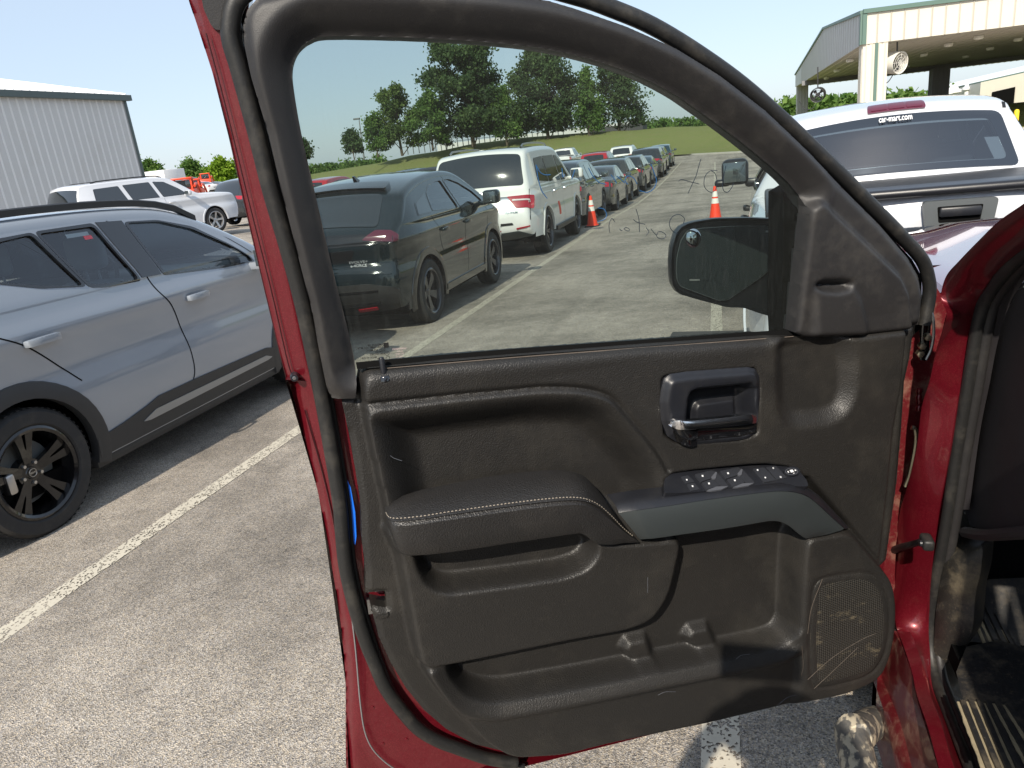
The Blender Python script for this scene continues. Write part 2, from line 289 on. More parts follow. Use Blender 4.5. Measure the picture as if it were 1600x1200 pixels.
# ------------------------------------------------------------------ mesh helpers
def link(o, parent=None):
    COL.objects.link(o)
    if parent is not None: o.parent = parent
    return o
def mk(name, V, Fc, mat, parent=None, smooth=True, uv=None):
    me = bpy.data.meshes.new(name); V = np.asarray(V, float).reshape(-1, 3)
    me.from_pydata(V.tolist(), [], [tuple(int(i) for i in f) for f in Fc]); me.materials.append(M[mat] if isinstance(mat, str) else mat)
    if smooth: me.polygons.foreach_set('use_smooth', [True]*len(me.polygons))
    if uv is not None:
        l = me.uv_layers.new(name='UVMap'); idx = np.empty(len(me.loops), int); me.loops.foreach_get('vertex_index', idx)
        l.data.foreach_set('uv', np.asarray(uv)[idx].ravel())
    me.update()
    return link(bpy.data.objects.new(name, me), parent)
def empty(name, loc=(0, 0, 0), rot=(0, 0, 0), parent=None):
    o = bpy.data.objects.new(name, None); o.location = loc; o.rotation_euler = rot; o.empty_display_size = .2; return link(o, parent)
def tag(o, label=None, cat=None, group=None, kind=None):
    if label: o['label'] = label
    if cat: o['category'] = cat
    if group: o['group'] = group
    if kind: o['kind'] = kind
    return o
def copy_tree(o, parent=None):
    c = o.copy(); COL.objects.link(c)
    if parent is not None: c.parent = parent
    for ch in list(o.children): copy_tree(ch, c)
    return c
class MB:
    def __init__(s): s.V = []; s.F = []; s.n = 0
    def add(s, V, Fc):
        V = np.asarray(V, float).reshape(-1, 3); s.V.append(V); s.F += [tuple(int(i)+s.n for i in f) for f in Fc]; s.n += len(V); return s
    def box(s, lo, hi, Mx=None):
        x0, y0, z0 = lo; x1, y1, z1 = hi
        V = np.array([(x0, y0, z0), (x1, y0, z0), (x1, y1, z0), (x0, y1, z0), (x0, y0, z1), (x1, y0, z1), (x1, y1, z1), (x0, y1, z1)], float)
        if Mx is not None: V = V @ np.array(Mx)[:3, :3].T + np.array(Mx)[:3, 3]
        return s.add(V, [(0, 3, 2, 1), (4, 5, 6, 7), (0, 1, 5, 4), (1, 2, 6, 5), (2, 3, 7, 6), (3, 0, 4, 7)])
    def rbox(s, lo, hi, r=.02, seg=2, Mx=None):
        """box with rounded edges"""
        bm = bmesh.new(); bmesh.ops.create_cube(bm, size=1)
        lo = np.array(lo, float); hi = np.array(hi, float); c = (lo+hi)/2; d = hi-lo
        for v in bm.verts: v.co = Vector((v.co.x*d[0]+c[0], v.co.y*d[1]+c[1], v.co.z*d[2]+c[2]))
        bmesh.ops.bevel(bm, geom=bm.edges[:], offset=min(r, min(d)*.45), segments=seg, profile=.5, affect='EDGES')
        V = np.array([v.co[:] for v in bm.verts]); Fc = [[v.index for v in f.verts] for f in bm.faces]; bm.free()
        if Mx is not None: V = V @ np.array(Mx)[:3, :3].T + np.array(Mx)[:3, 3]
        return s.add(V, Fc)
    def tube(s, path, r, n=8, cap=True, flat=None):
        path = np.asarray(path, float); k = len(path); rr = np.broadcast_to(np.asarray(r, float), (k,))
        T = np.gradient(path, axis=0); T /= np.linalg.norm(T, axis=1)[:, None]+1e-12
        a = np.array([0, 0, 1.0]) if abs(T[0][2]) < .9 else np.array([1.0, 0, 0])
        V = []; Nn = np.cross(T[0], a); Nn /= np.linalg.norm(Nn)
        for i in range(k):
            Nn = Nn - T[i]*(Nn @ T[i]); Nn /= np.linalg.norm(Nn)+1e-12; B = np.cross(T[i], Nn)
            for j in range(n):
                an = 2*math.pi*j/n; V.append(path[i]+rr[i]*(math.cos(an)*Nn+math.sin(an)*B))
        Fc = [(i*n+j, i*n+(j+1) % n, (i+1)*n+(j+1) % n, (i+1)*n+j) for i in range(k-1) for j in range(n)]
        if cap: Fc += [tuple(range(n-1, -1, -1)), tuple((k-1)*n+j for j in range(n))]
        return s.add(V, Fc)
    def lathe(s, prof, n=24, axis='z', c=(0, 0, 0), close=False):
        prof = np.asarray(prof, float); k = len(prof); V = []
        for (r, h) in prof:
            for j in range(n):
                a = 2*math.pi*j/n; x, y = r*math.cos(a), r*math.sin(a)
                V.append({'z': (x, y, h), 'x': (h, x, y), 'y': (x, h, y)}[axis])
        V = np.array(V)+np.array(c)
        Fc = [(i*n+j, i*n+(j+1) % n, (i+1)*n+(j+1) % n, (i+1)*n+j) for i in range(k-1) for j in range(n)]
        if close: Fc += [tuple(range(n)), tuple((k-1)*n+j for j in range(n))]
        return s.add(V, Fc)
    def prism(s, poly, mapf, h0, h1):
        """polygon (2D) extruded; mapf(p2, h) -> 3D"""
        n = len(poly); V = [mapf(p, h0) for p in poly]+[mapf(p, h1) for p in poly]
        tr = tessellate_polygon([[Vector((p[0], p[1], 0)) for p in poly]])
        Fc = [tuple(t) for t in tr]+[tuple(i+n for i in reversed(t)) for t in tr]+[(i, (i+1) % n, (i+1) % n+n, i+n) for i in range(n)]
        return s.add(V, Fc)
    def loft(s, lines, closed=False):
        """lines: list of (k,3) arrays, bridged in order"""
        k = len(lines[0]); V = np.concatenate(lines); L = len(lines); Fc = []
        for i in range(L if closed else L-1):
            a, b = i, (i+1) % L
            Fc += [(a*k+j, a*k+j+1, b*k+j+1, b*k+j) for j in range(k-1)]
        return s.add(V, Fc)
    def build(s, name, mat, parent=None, smooth=True):
        o = mk(name, np.concatenate(s.V) if s.V else np.zeros((0, 3)), s.F, mat, parent, smooth)
        if smooth:
            bm = bmesh.new(); bm.from_mesh(o.data); bmesh.ops.recalc_face_normals(bm, faces=bm.faces[:])
            for e in bm.edges:
                if len(e.link_faces) == 2 and e.calc_face_angle(0) > .7: e.smooth = False
            bm.to_mesh(o.data); bm.free()
        return o
def resample(pts, n):
    pts = np.asarray(pts, float); d = np.r_[0, np.cumsum(np.linalg.norm(np.diff(pts, axis=0), axis=1))]
    t = np.linspace(0, d[-1], n); return np.stack([np.interp(t, d, pts[:, i]) for i in range(pts.shape[1])], 1)
def smoothline(pts, sub=8, closed=False):
    """Catmull-Rom"""
    p = np.asarray(pts, float)
    p = np.r_[p[-1:], p, p[:2]] if closed else np.r_[2*p[:1]-p[1:2], p, 2*p[-1:]-p[-2:-1]]
    out = []
    for i in range(1, len(p)-2):
        for j in range(sub):
            t = j/sub; a, b, c, d = p[i-1:i+3]
            out.append(.5*((2*b)+(-a+c)*t+(2*a-5*b+4*c-d)*t*t+(-a+3*b-3*c+d)*t**3))
    if not closed: out.append(p[-2])
    return np.array(out)
def sdf(P, poly):
    """signed distance (negative inside) of points to polygon"""
    poly = np.asarray(poly, float); x, y = P[:, 0], P[:, 1]; d = np.full(len(P), 1e9); ins = np.zeros(len(P), bool)
    for a, b in zip(poly, np.roll(poly, -1, 0)):
        e = b-a; L = e @ e+1e-18; t = np.clip(((x-a[0])*e[0]+(y-a[1])*e[1])/L, 0, 1)
        d = np.minimum(d, (x-a[0]-t*e[0])**2+(y-a[1]-t*e[1])**2)
        if a[1] != b[1]:
            c = ((a[1] > y) != (b[1] > y)) & (x < (b[0]-a[0])*(y-a[1])/(b[1]-a[1])+a[0]); ins ^= c
    d = np.sqrt(d); return np.where(ins, -d, d)
def dline(P, line):
    line = np.asarray(line, float); d = np.full(len(P), 1e9)
    for a, b in zip(line[:-1], line[1:]):
        e = b-a; t = np.clip(((P-a) @ e)/(e @ e+1e-18), 0, 1); q = P-a-t[:, None]*e; d = np.minimum(d, (q*q).sum(1))
    return np.sqrt(d)
def ss(x): x = np.clip(x, 0, 1); return x*x*(3-2*x)
def patch2(outer, holes=(), res=.05, res2=None):
    """triangulated 2D region cut by a grid: returns verts (n,2), faces, boundary edges"""
    loops = [[Vector((float(p[0]), float(p[1]), 0)) for p in l] for l in [outer, *holes]]
    tr = tessellate_polygon(loops); flat = [v for l in loops for v in l]
    bm = bmesh.new(); vs = [bm.verts.new(v) for v in flat]
    for t in tr:
        try: bm.faces.new([vs[i] for i in t])
        except ValueError: pass
    a = np.array([v[:2] for v in flat]); lo, hi = a.min(0), a.max(0)
    for ax, rs in ((0, res), (1, res2 or res)):
        nn = int((hi[ax]-lo[ax])/rs)
        for i in range(1, nn+1):
            co = [0, 0, 0]; co[ax] = lo[ax]+i*(hi[ax]-lo[ax])/(nn+1); no = [0, 0, 0]; no[ax] = 1
            bmesh.ops.bisect_plane(bm, geom=bm.verts[:]+bm.edges[:]+bm.faces[:], plane_co=co, plane_no=no, dist=1e-7)
    bmesh.ops.remove_doubles(bm, verts=bm.verts[:], dist=1e-5)
    bmesh.ops.dissolve_degenerate(bm, edges=bm.edges[:], dist=1e-6)
    bm.verts.ensure_lookup_table(); bm.normal_update()
    for f in bm.faces:
        if f.normal.z < 0: f.normal_flip()
    bm.verts.index_update()
    V = np.array([v.co[:2] for v in bm.verts]); Fc = [[v.index for v in f.verts] for f in bm.faces]
    Bd = [(e.link_loops[0].vert.index, e.link_loops[0].link_loop_next.vert.index) for e in bm.edges if len(e.link_faces) == 1]
    bm.free(); return V, Fc, Bd
def patch(outer, mapf, holes=(), res=.05, skirt=0, res2=None, mb=None, flip=False):
    """mapf(V2 array, off) -> V3 array. skirt: depth of the side walls"""
    V2, Fc, Bd = patch2(outer, holes, res, res2); V3 = mapf(V2, 0.0)
    if skirt:
        n = len(V2); V3 = np.r_[V3, mapf(V2, -skirt)]; Fc = Fc+[(b, a, a+n, b+n) for a, b in Bd]
    if flip: Fc = [tuple(reversed(f)) for f in Fc]
    mb = mb or MB(); mb.add(V3, Fc); mb.uv = V2; return mb
def textmesh(s, size=1.0, bold=.0):
    cu = bpy.data.curves.new('t', 'FONT'); cu.body = s; cu.size = size; cu.offset = bold; cu.align_x = 'CENTER'; cu.align_y = 'CENTER'; cu.resolution_u = 3
    o = bpy.data.objects.new('t', cu); me = bpy.data.meshes.new_from_object(o); V = np.array([v.co[:] for v in me.vertices]); Fc = [list(p.vertices) for p in me.polygons]
    bpy.data.objects.remove(o); bpy.data.meshes.remove(me); bpy.data.curves.remove(cu); return V, Fc
def ellipse(cx, cy, rx, ry, n=20, rot=0):
    a = np.linspace(0, 2*math.pi, n, endpoint=False); x = rx*np.cos(a); y = ry*np.sin(a)
    return np.stack([cx+x*math.cos(rot)-y*math.sin(rot), cy+x*math.sin(rot)+y*math.cos(rot)], 1)
def rpoly(pts, r=.02, n=4):
    """polygon with rounded corners"""
    p = np.asarray(pts, float); out = []
    for i in range(len(p)):
        a, b, c = p[i-1], p[i], p[(i+1) % len(p)]; u = a-b; v = c-b; lu, lv = np.linalg.norm(u), np.linalg.norm(v); k = min(r, lu*.45, lv*.45)
        A, B = b+u/lu*k, b+v/lv*k
        for j in range(n+1):
            t = j/n; out.append((1-t)**2*A+2*t*(1-t)*b+t*t*B)
    return np.array(out)
# ------------------------------------------------------------------ cars (local: +y forward, +x right, z up)
class Car:
    def __init__(s, name, loc, yaw, L, Wd, prof, belt, yr, yf, rw, paint, sill=.26, tumble=.32, r=.07, label='', cat='car', group=None, pitch=0, shoulder=.02, fine=.06):
        s.root = empty(name, loc, (pitch, 0, yaw)); tag(s.root, label, cat, group)
        s.L, s.W, s.belt, s.yr, s.yf, s.rw, s.paint, s.sill, s.tum, s.r, s.sh, s.fine = L, Wd, belt, yr, yf, rw, paint, sill, tumble, r, shoulder, fine
        P = smoothline(prof, 6); s.P = P
        T = np.gradient(P, axis=0); T /= np.linalg.norm(T, axis=1)[:, None]+1e-9
        Nn = np.stack([-T[:, 1], T[:, 0]], 1)          # outward (path runs rear -> over -> front)
        s.N = Nn; s.E = P-Nn*r; s.E[:, 1] = np.maximum(s.E[:, 1], sill)
    def S(s, y, z):
        y = np.asarray(y, float); z = np.asarray(z, float)
        d = np.clip((np.abs(y)-(s.L/2-.8))/.8, 0, 1.2); tw = 1-.13*d**2.2
        b = s.belt-.03*y/1.0*0
        up = np.maximum(0, z-b); up = up*(1-np.exp(-up/.06))
        w = s.W/2*tw*(1-.035*((np.minimum(z, b)-.72)/.5)**2)
        w = w + s.sh*np.exp(-((z-(b-.13))/.07)**2) - .018*np.exp(-((z-(b-.36))/.10)**2)
        return w - s.tum*up
    def side(s, p, off=0, sgn=1):
        p = np.asarray(p, float); return np.stack([sgn*(s.S(p[:, 0], p[:, 1])+off), p[:, 0], p[:, 1]], 1)
    def outline(s):
        E = s.E; z0 = s.sill; R_ = s.rw*1.17; pts = list(map(tuple, E))
        bot = []
        for yc in (s.yf, s.yr):
            h = z0-s.rw; a0 = math.asin(max(-1, min(1, h/R_))); n = 16
            for i in range(n+1):
                an = a0+(math.pi-2*a0)*i/n; bot.append((yc+R_*math.cos(an), s.rw+R_*math.sin(an)))
        first = (E[-1][0], z0); last = (E[0][0], z0)
        out = pts+[first]+bot+[last]; q = [out[0]]
        for p in out[1:]:
            if math.hypot(p[0]-q[-1][0], p[1]-q[-1][1]) > .006: q.append(p)
        return q
    def bul(s, i):
        ny = np.abs(s.N[i, 0]); return .09*ny+.035*(1-ny)
    def xs(s, nx=14):
        a = np.linspace(0, math.pi/2, 5)[:-1]; m = np.linspace(-1, 1, nx+1); return a, m
    def face(s, x, idx, off=0):
        """points on the wrap-over shell at fractional profile index idx and lateral x"""
        idx = np.asarray(idx, float); k = np.arange(len(s.P))
        f = lambda A: np.stack([np.interp(idx, k, A[:, 0]), np.interp(idx, k, A[:, 1])], 1)
        E, Nn = f(s.E), f(s.N); Sx = s.S(E[:, 0], E[:, 1]); bu = .09*np.abs(Nn[:, 0])+.035*(1-np.abs(Nn[:, 0]))
        ax = np.abs(x); fl = np.maximum(Sx-s.r, .05)
        d = np.where(ax < fl, s.r+bu*(1-(ax/fl)**2), s.r*np.sin(np.arccos(np.clip(1-(Sx-ax)/s.r, 0, 1))))+off
        return np.stack([x, E[:, 0]+Nn[:, 0]*d, E[:, 1]+Nn[:, 1]*d], 1)
    def zidx(s, z, i0, i1):
        zz = s.P[i0:i1, 1]; k = np.arange(i0, i1)
        o = np.argsort(zz); return np.interp(z, zz[o], k[o])
    def body(s, windows=(), openrear=None, openwind=None, parent_name='body', i_rear=None, i_wind=None):
        out = s.outline(); mb = MB(); fine = s.fine
        for sg in (1, -1):
            patch(out, lambda V, o: s.side(V, o, sg), windows, fine, mb=mb, flip=sg < 0)
        P = s.P; n = len(P); a, m = s.xs()
        rows = []
        for i in range(n):
            Sx = float(s.S(s.E[i, 0], s.E[i, 1])); fl = Sx-s.r
            x = np.r_[-(Sx-s.r*(1-np.cos(a))), fl*m, (Sx-s.r*(1-np.cos(a)))[::-1]]; rows.append(x)
        X = np.array(rows); nx = X.shape[1]; I = np.repeat(np.arange(n), nx); V = s.face(X.ravel(), I)
        Fc = []
        for i in range(n-1):
            for j in range(nx-1):
                cx = (X[i, j]+X[i, j+1])/2; skip = False
                for op, (i0, i1) in ((openrear, i_rear or (0, 0)), (openwind, i_wind or (0, 0))):
                    if op is not None and i0 <= i and i+1 <= i1:
                        zc = (P[i, 1]+P[i+1, 1])/2
                        if sdf(np.array([[cx, zc]]), op)[0] < -.015: skip = True
                if not skip: Fc.append((i*nx+j, i*nx+j+1, (i+1)*nx+j+1, (i+1)*nx+j))
        mb.add(V, Fc)
        o = mb.build(parent_name, s.paint, s.root)
        # inner shell: floor, wheel wells
        w = s.W/2-.1; ub = MB(); ub.box((-w, -s.L/2+.25, s.sill-.05), (w, s.L/2-.25, s.sill+.04))
        for yc in (s.yr, s.yf):
            for sg in (1, -1):
                Rr = s.rw*1.19; an = np.linspace(-.3, math.pi+.3, 18)
                l1 = np.stack([np.full(18, sg*(s.W/2-.10)), yc+Rr*np.cos(an), s.rw+Rr*np.sin(an)], 1); l2 = l1.copy(); l2[:, 0] = sg*(s.W/2-.42)
                ub.loft([l1, l2]); c = np.r_[l2, [[sg*(s.W/2-.42), yc, s.rw]]]; ub.add(c, [(i, i+1, 18) for i in range(17)])
        ub.build('underbody', 'cavity', s.root); s.bodyo = o
        return o
    def wheels(s, rim='rimblack', style='double', n=5, tyre='tyre', inset=.015, logo=False, width=.22):
        ws = []
        r = s.rw; rr = r*.70
        w0 = empty('wheel'); 
        t = MB(); pr = [(rr, -width*.42), (rr+.02, -width*.5), (r*.93, -width*.5), (r*.985, -width*.42), (r, -width*.3), (r, -width*.02), (r*.985, 0), (r, .02*width), (r, width*.3), (r*.985, width*.42), (r*.93, width*.5), (rr+.02, width*.5), (rr, width*.42)]
        t.lathe(pr, 40, 'x')
        for k in range(60):       # tread blocks
            an = 2*math.pi*k/60; Mx = Matrix.Rotation(an, 4, 'X')
            for sx in (-1, 1): t.box((sx*width*.28-.035*.9, -.006, r-.002), (sx*width*.28+.035*.9, .010, r+.0012), Mx)
        t.build('tyre', tyre, w0)
        b = MB(); b.lathe([(rr+.008, width*.47), (rr-.005, width*.50), (rr-.02, width*.46), (rr-.03, width*.25), (rr-.035, -width*.4)], 40, 'x')
        face_x = width*.36
        mapr = lambda p, h: (face_x+h-.10*max(0, .55-math.hypot(*p)/rr)*0 - .035*(1-math.hypot(*p)/rr), p[0], p[1])
        for k in range(n):
            a0 = 2*math.pi*k/n+.3
            if style == 'double':
                for da in (-.17, .17):
                    ca, sa = math.cos(a0+da*.9), math.sin(a0+da*.9); 
                    ci, si = math.cos(a0+da*.6), math.sin(a0+da*.6)
                    p0 = np.array([ci*.045, si*.045]); p1 = np.array([ca, sa])*(rr-.012); nn = np.array([-sa, ca])
                    poly = [p0-nn*.016, p0*2-nn*.020, (p0+p1)/2-nn*.016, p1-nn*.024, p1+nn*.024, (p0+p1)/2+nn*.014, p0*2+nn*.018, p0+nn*.016]
                    b.prism(poly, mapr, 0, -.035)
            elif style == 'turbine':
                ca, sa = math.cos(a0), math.sin(a0); nn = np.array([-sa, ca])
                p0 = np.array([ca, sa])*.04; p1 = np.array([math.cos(a0+.25), math.sin(a0+.25)])*(rr-.01)
                b.prism([p0-nn*.03, p1-nn*.075, p1+nn*.04, p0+nn*.03], mapr, 0, -.03)
                b.prism([p0*2.5+nn*.01, p1*.98+nn*.055, p1*.98+nn*.09], mapr, .0, -.03)
            else:
                ca, sa = math.cos(a0), math.sin(a0); nn = np.array([-sa, ca]); p0 = np.array([ca, sa])*.04; p1 = np.array([ca, sa])*(rr-.01)
                b.prism([p0-nn*.028, p1-nn*.04, p1+nn*.04, p0+nn*.028], mapr, 0, -.03)
        b.lathe([(0.0, face_x-.02), (.03, face_x-.02), (.034, face_x-.025), (.075, face_x-.03), (.08, face_x-.08), (0, face_x-.08)], 24, 'x')
        b.build('rim', rim, w0)
        d = MB(); d.lathe([(0, .0), (rr*.72, .0), (rr*.72, -.02), (0, -.02)], 28, 'x'); d.build('brake_disc', 'steelpole', w0)
        if logo:
            for k in range(5):
                a0 = 2*math.pi*k/5+.3+math.pi/5; MB().lathe([(0, .012), (.009, .012), (.010, 0), (.010, -.02)], 8, 'x', c=(face_x-.028, .055*math.cos(a0), .055*math.sin(a0))).build('wheel_nut', 'steel', w0)
        cp = MB(); V, Fc = [], []
        if logo:
            an = np.linspace(.25, math.pi-.25, 12)
            for sgn in (1, -1):
                cp.tube(np.stack([np.full(12, face_x-.014), .021*np.cos(an), sgn*.021*np.sin(an)], 1), .0022, 6)
            V, Fc = textmesh('NISSAN', .0135, .0003); cp.add(np.stack([np.full(len(V), face_x-.014), V[:, 0], V[:, 1]], 1), Fc)
            cp.build('badge', 'steel', w0, False)
            ca = MB(); ca.rbox((width*.1, -.16, -.06), (width*.1+.06, -.11, .05), .015); ca.build('brake_caliper', 'steel', w0)
        for k, (yc, sg) in enumerate([(s.yr, 1), (s.yf, 1), (s.yr, -1), (s.yf, -1)]):
            w = w0 if k == 0 else copy_tree(w0)
            w.parent = s.root; x = s.W/2-width/2-inset; w.location = (sg*x, yc, s.rw); w.rotation_euler = (random.random()*1.2 if not logo else .0, 0, math.pi if sg < 0 else 0)
            ws.append(w)
        return ws
    def arches(s, mat='clad', wdt=.06):
        for yc in (s.yf, s.yr):
            for sg in (1, -1):
                R_ = s.rw*1.17; h = s.sill-s.rw-.02; a0 = math.asin(max(-1, min(1, h/R_))); an = np.linspace(a0, math.pi-a0, 26)
                lines = []
                for rr, o in ((R_-.012, -.05), (R_-.012, .006), (R_+wdt*.4, .014), (R_+wdt, .010), (R_+wdt+.006, -.006)):
                    q = np.stack([yc+rr*np.cos(an), s.rw+rr*np.sin(an)], 1); lines.append(s.side(q, o, sg))
                MB().loft(lines).build('wheel_arch', mat, s.root)
    def sidepanel(s, name, poly, mat, off=.008, both=True, skirt=.02, res=.08, parent=None, holes=()):
        os_ = []
        for sg in ((1, -1) if both else (1,)):
            os_.append(patch(poly, lambda V, o: s.side(V, off+o, sg), holes, res, skirt, flip=sg < 0).build(name, mat, parent or s.root))
        return os_
    def windows(s, polys, mat='gopaque', off=-.012, frame='gloss', fr=.018, both=True):
        for p in polys:
            p = np.asarray(p)
            for sg in ((1, -1) if both else (1,)):
                g = patch(p, lambda V, o: s.side(V, off+o, sg), (), .06, flip=sg < 0).build('side_window', mat, s.root)
                c = p.mean(0); q = p+(p-c)/np.linalg.norm(p-c, axis=1)[:, None]*fr*1.3; q2 = p-(p-c)/np.linalg.norm(p-c, axis=1)[:, None]*.006
                patch(q, lambda V, o: s.side(V, .004+o, sg), (q2,), .06, .02, flip=sg < 0).build('window_frame', frame, g)
    def gap(s, line, w=.006, both=True, res=6):
        q = smoothline(line, res); t = np.gradient(q, axis=0); t /= np.linalg.norm(t, axis=1)[:, None]; nn = np.stack([-t[:, 1], t[:, 0]], 1)
        for sg in ((1, -1) if both else (1,)):
            MB().loft([s.side(q-nn*w/2, .0015, sg), s.side(q+nn*w/2, .0015, sg)]).build('door_seam', 'cavity', s.root)
    def rearpatch(s, name, poly, mat, i0, i1, off=.006, skirt=.015, res=.06, mirror=False, parent=None, holes=()):
        o = []
        for sg in ((1, -1) if mirror else (1,)):
            f = lambda V, of: s.face(sg*V[:, 0], s.zidx(V[:, 1], i0, i1), off+of)
            o.append(patch(poly, f, holes, res, skirt, flip=sg < 0).build(name, mat, parent or s.root))
        return o
    def reartext(s, txt, x, z, size, mat, i0, i1, off=.012, bold=.0):
        V, Fc = textmesh(txt, size, bold)
        P = s.face(x+V[:, 0], s.zidx(z+V[:, 1], i0, i1), off); return mk('lettering', P, Fc, mat, s.root, False)
    def mirrorpair(s, y, z, mat='gloss', sc_=1.0, both=True):
        for sg in ((1, -1) if both else (1,)):
            x = float(s.S(y, z))
            mb = MB(); mb.rbox((sg*(x+.06) if sg > 0 else -(x+.06+.20*sc_), y-.02, z-.01), (sg*(x+.06)+.20*sc_ if sg > 0 else -(x+.06), y+.12*sc_, z+.15*sc_), .045, 3)
            mb.rbox((min(sg*(x-.03), sg*(x+.1)), y+.01, z-.02), (max(sg*(x-.03), sg*(x+.1)), y+.08, z+.04), .015)
            o = mb.build('wing_mirror', mat, s.root)
            g = MB(); g.rbox((min(sg*(x+.075), sg*(x+.245)), y-.024, z+.01), (max(sg*(x+.075), sg*(x+.245)), y-.018, z+.13*sc_), .003); g.build('mirror_glass', 'mirrordark', o)
    def handles(s, ys, z, mat, both=True, dz=0, ln=.22, th=.046):
        for i, y in enumerate(ys):
            for sg in ((1, -1) if both else (1,)):
                x = float(s.S(y, z)); zz = z+dz*i
                cup = patch(ellipse(y, zz, ln*.36, .045, 18), lambda V, o: s.side(V, .001+o, sg), (), .05, flip=sg < 0).build('handle_recess', s.paint, s.root)
                mb = MB(); q = np.array([(y-ln/2, zz), (y-ln*.45, zz+.002), (y-ln*.2, zz+.004), (y+ln*.2, zz+.004), (y+ln*.42, zz+.002), (y+ln/2, zz-.004)])
                offs = np.array([.004, .026, .040, .040, .030, .004]); pth = np.array([s.side(q[k:k+1], offs[k], sg)[0] for k in range(6)])
                pth = smoothline(pth, 4); n = len(pth); V = []; 
                for k in range(n):
                    for (dx, dzz) in ((.5, .0), (.35, .8), (-.35, .9), (-.5, 0), (-.35, -.9), (.35, -.8)):
                        V.append(pth[k]+np.array([sg*dx*.022, 0, dzz*th*.5*(1-.35*abs(2*k/(n-1)-1)**3)]))
                Fc = [(k*6+j, k*6+(j+1) % 6, (k+1)*6+(j+1) % 6, (k+1)*6+j) for k in range(n-1) for j in range(6)]+[tuple(range(6)), tuple((n-1)*6+j for j in range(6))]
                mb.add(V, Fc); mb.build('door_handle', mat, s.root)
    def interior(s, y_rows=(-.9, .15), mat='seat', dashm='dash', dash_y=.9, top=None, heads=True, wheel=False, xw=None):
        b = s.belt; w = (xw or s.W/2-.20)
        MB().box((-w, y_rows[0]-.7, s.sill+.05), (w, dash_y+.3, s.sill+.25)).build('cabin_floor', 'cavity', s.root)
        for y in y_rows:
            for x in (-.40, .40):
                m_ = MB(); Mx = Matrix.Translation((x, y, 0)) @ Matrix.Rotation(R(-14), 4, 'X')
                m_.rbox((x-.25, y, b-.62), (x+.25, y+.52, b-.45), .06, 3)
                m_.rbox((-.24, -.06, b-.55), (.24, .10, b+.03), .06, 3, Matrix.Translation((x, y-.0, 0)) @ Matrix.Rotation(R(12), 4, 'X'))
                o = m_.build('seat', mat, s.root)
                if heads:
                    h = MB(); Mh = Matrix.Translation((x, y-.20, b+.10)); h.rbox((-.135, -.05, -.02), (.135, .06, .20), .055, 4, Mh)
                    for dx in (-.05, .05): h.tube([(x+dx, y-.18, b-.05), (x+dx, y-.19, b+.12)], .008)
                    h.build('headrest', mat, o)
        d = MB(); d.rbox((-w, dash_y, b-.45), (w, dash_y+.45, b-.06), .08, 3); d.build('dashboard', dashm, s.root)
        if wheel:
            st = MB(); an = np.linspace(0, 2*math.pi, 25); c = np.array([-.38, dash_y-.12, b-.07])
            st.tube(np.stack([c[0]+.185*np.cos(an), c[1]+.06*np.sin(an), c[2]+.17*np.sin(an)], 1), .016, 8); st.rbox((c[0]-.09, c[1]-.01, c[2]-.05), (c[0]+.09, c[1]+.03, c[2]+.05), .02); st.build('steering_wheel', 'dash', s.root)
    def fin(s, y, mat=None):
        z = float(np.interp(y, s.P[:, 0], s.P[:, 1])) if 0 else s.P[np.argmin(np.abs(s.P[:, 0]-y)+(s.P[:, 1] < s.belt+.2)*9), 1]
        mb = MB(); mb.prism([(y-.02, z), (y-.08, z+.085), (y-.05, z+.09), (y+.10, z)], lambda p, h: (h*(1 if p[1] < z+.05 else .35), p[0], p[1]+.02), -.03, .03); mb.build('roof_antenna', mat or 'gloss', s.root)
    def rails(s, y0, y1, mat='gloss', h=.05, xin=.10, thick=.022):
        ys = np.linspace(y0, y1, 14)
        top = s.P[s.P[:, 1] > s.belt+.22]
        zt = np.interp(ys, top[np.argsort(top[:, 0]), 0], top[np.argsort(top[:, 0]), 1])
        for sg in (1, -1):
            x = s.S(ys, zt-s.r)-xin; e = np.minimum(1, np.minimum(ys-y0, y1-ys)/.15+.05)
            p = np.stack([sg*x, ys, zt+.01+h*e**.5], 1); l = []
            for dx, dz in ((.5, -1.2), (.5, .3), (.2, .6), (-.2, .6), (-.5, .3), (-.5, -1.2)): l.append(p+np.array([sg*dx*thick*1.4, 0, dz*thick]))
            m_ = MB(); m_.loft(l, True); m_.build('roof_rail', mat, s.root)

def hgroup(p, dy): return [(y+dy, z) for y, z in p]

# --- grey crossover beside the line (nearest car)
kp = [(-2.08, .27), (-2.17, .48), (-2.17, .82), (-2.10, 1.00), (-2.00, 1.16), (-1.88, 1.34), (-1.72, 1.50), (-1.45, 1.555), (-.9, 1.575), (-.3, 1.57), (.15, 1.53), (.48, 1.42), (.85, 1.23), (1.12, 1.08), (1.35, 1.02), (1.75, .96), (2.02, .86), (2.15, .66), (2.17, .45), (2.10, .30)]
raise_ = lambda l: [(y, z+.045*max(0, min(1, (z-.75)/.35))) for y, z in l]
kp = raise_(kp)
kx = Car('grey_crossover', (-4.31, 4.02, -.045), 0, 4.36, 1.80, kp, 1.17, -1.36, 1.30, .343, 'greypaint', sill=.25, tumble=.36, pitch=R(-.9), fine=.035, shoulder=.022,
         label='slate grey crossover with black wheels and black roof rails, nearest car beside the white line', cat='car')
fw = [(-.20, 1.475), (.08, 1.455), (.35, 1.375), (.62, 1.225), (.80, 1.105), (.82, 1.07), (.5, 1.085), (-.12, 1.125)]
rwn = [(-.84, 1.485), (-.45, 1.485), (-.34, 1.13), (-.60, 1.15), (-.71, 1.165)]
rq = [(-.875, 1.485), (-.745, 1.17), (-1.0, 1.215), (-1.40, 1.33), (-1.38, 1.40), (-1.18, 1.465)]
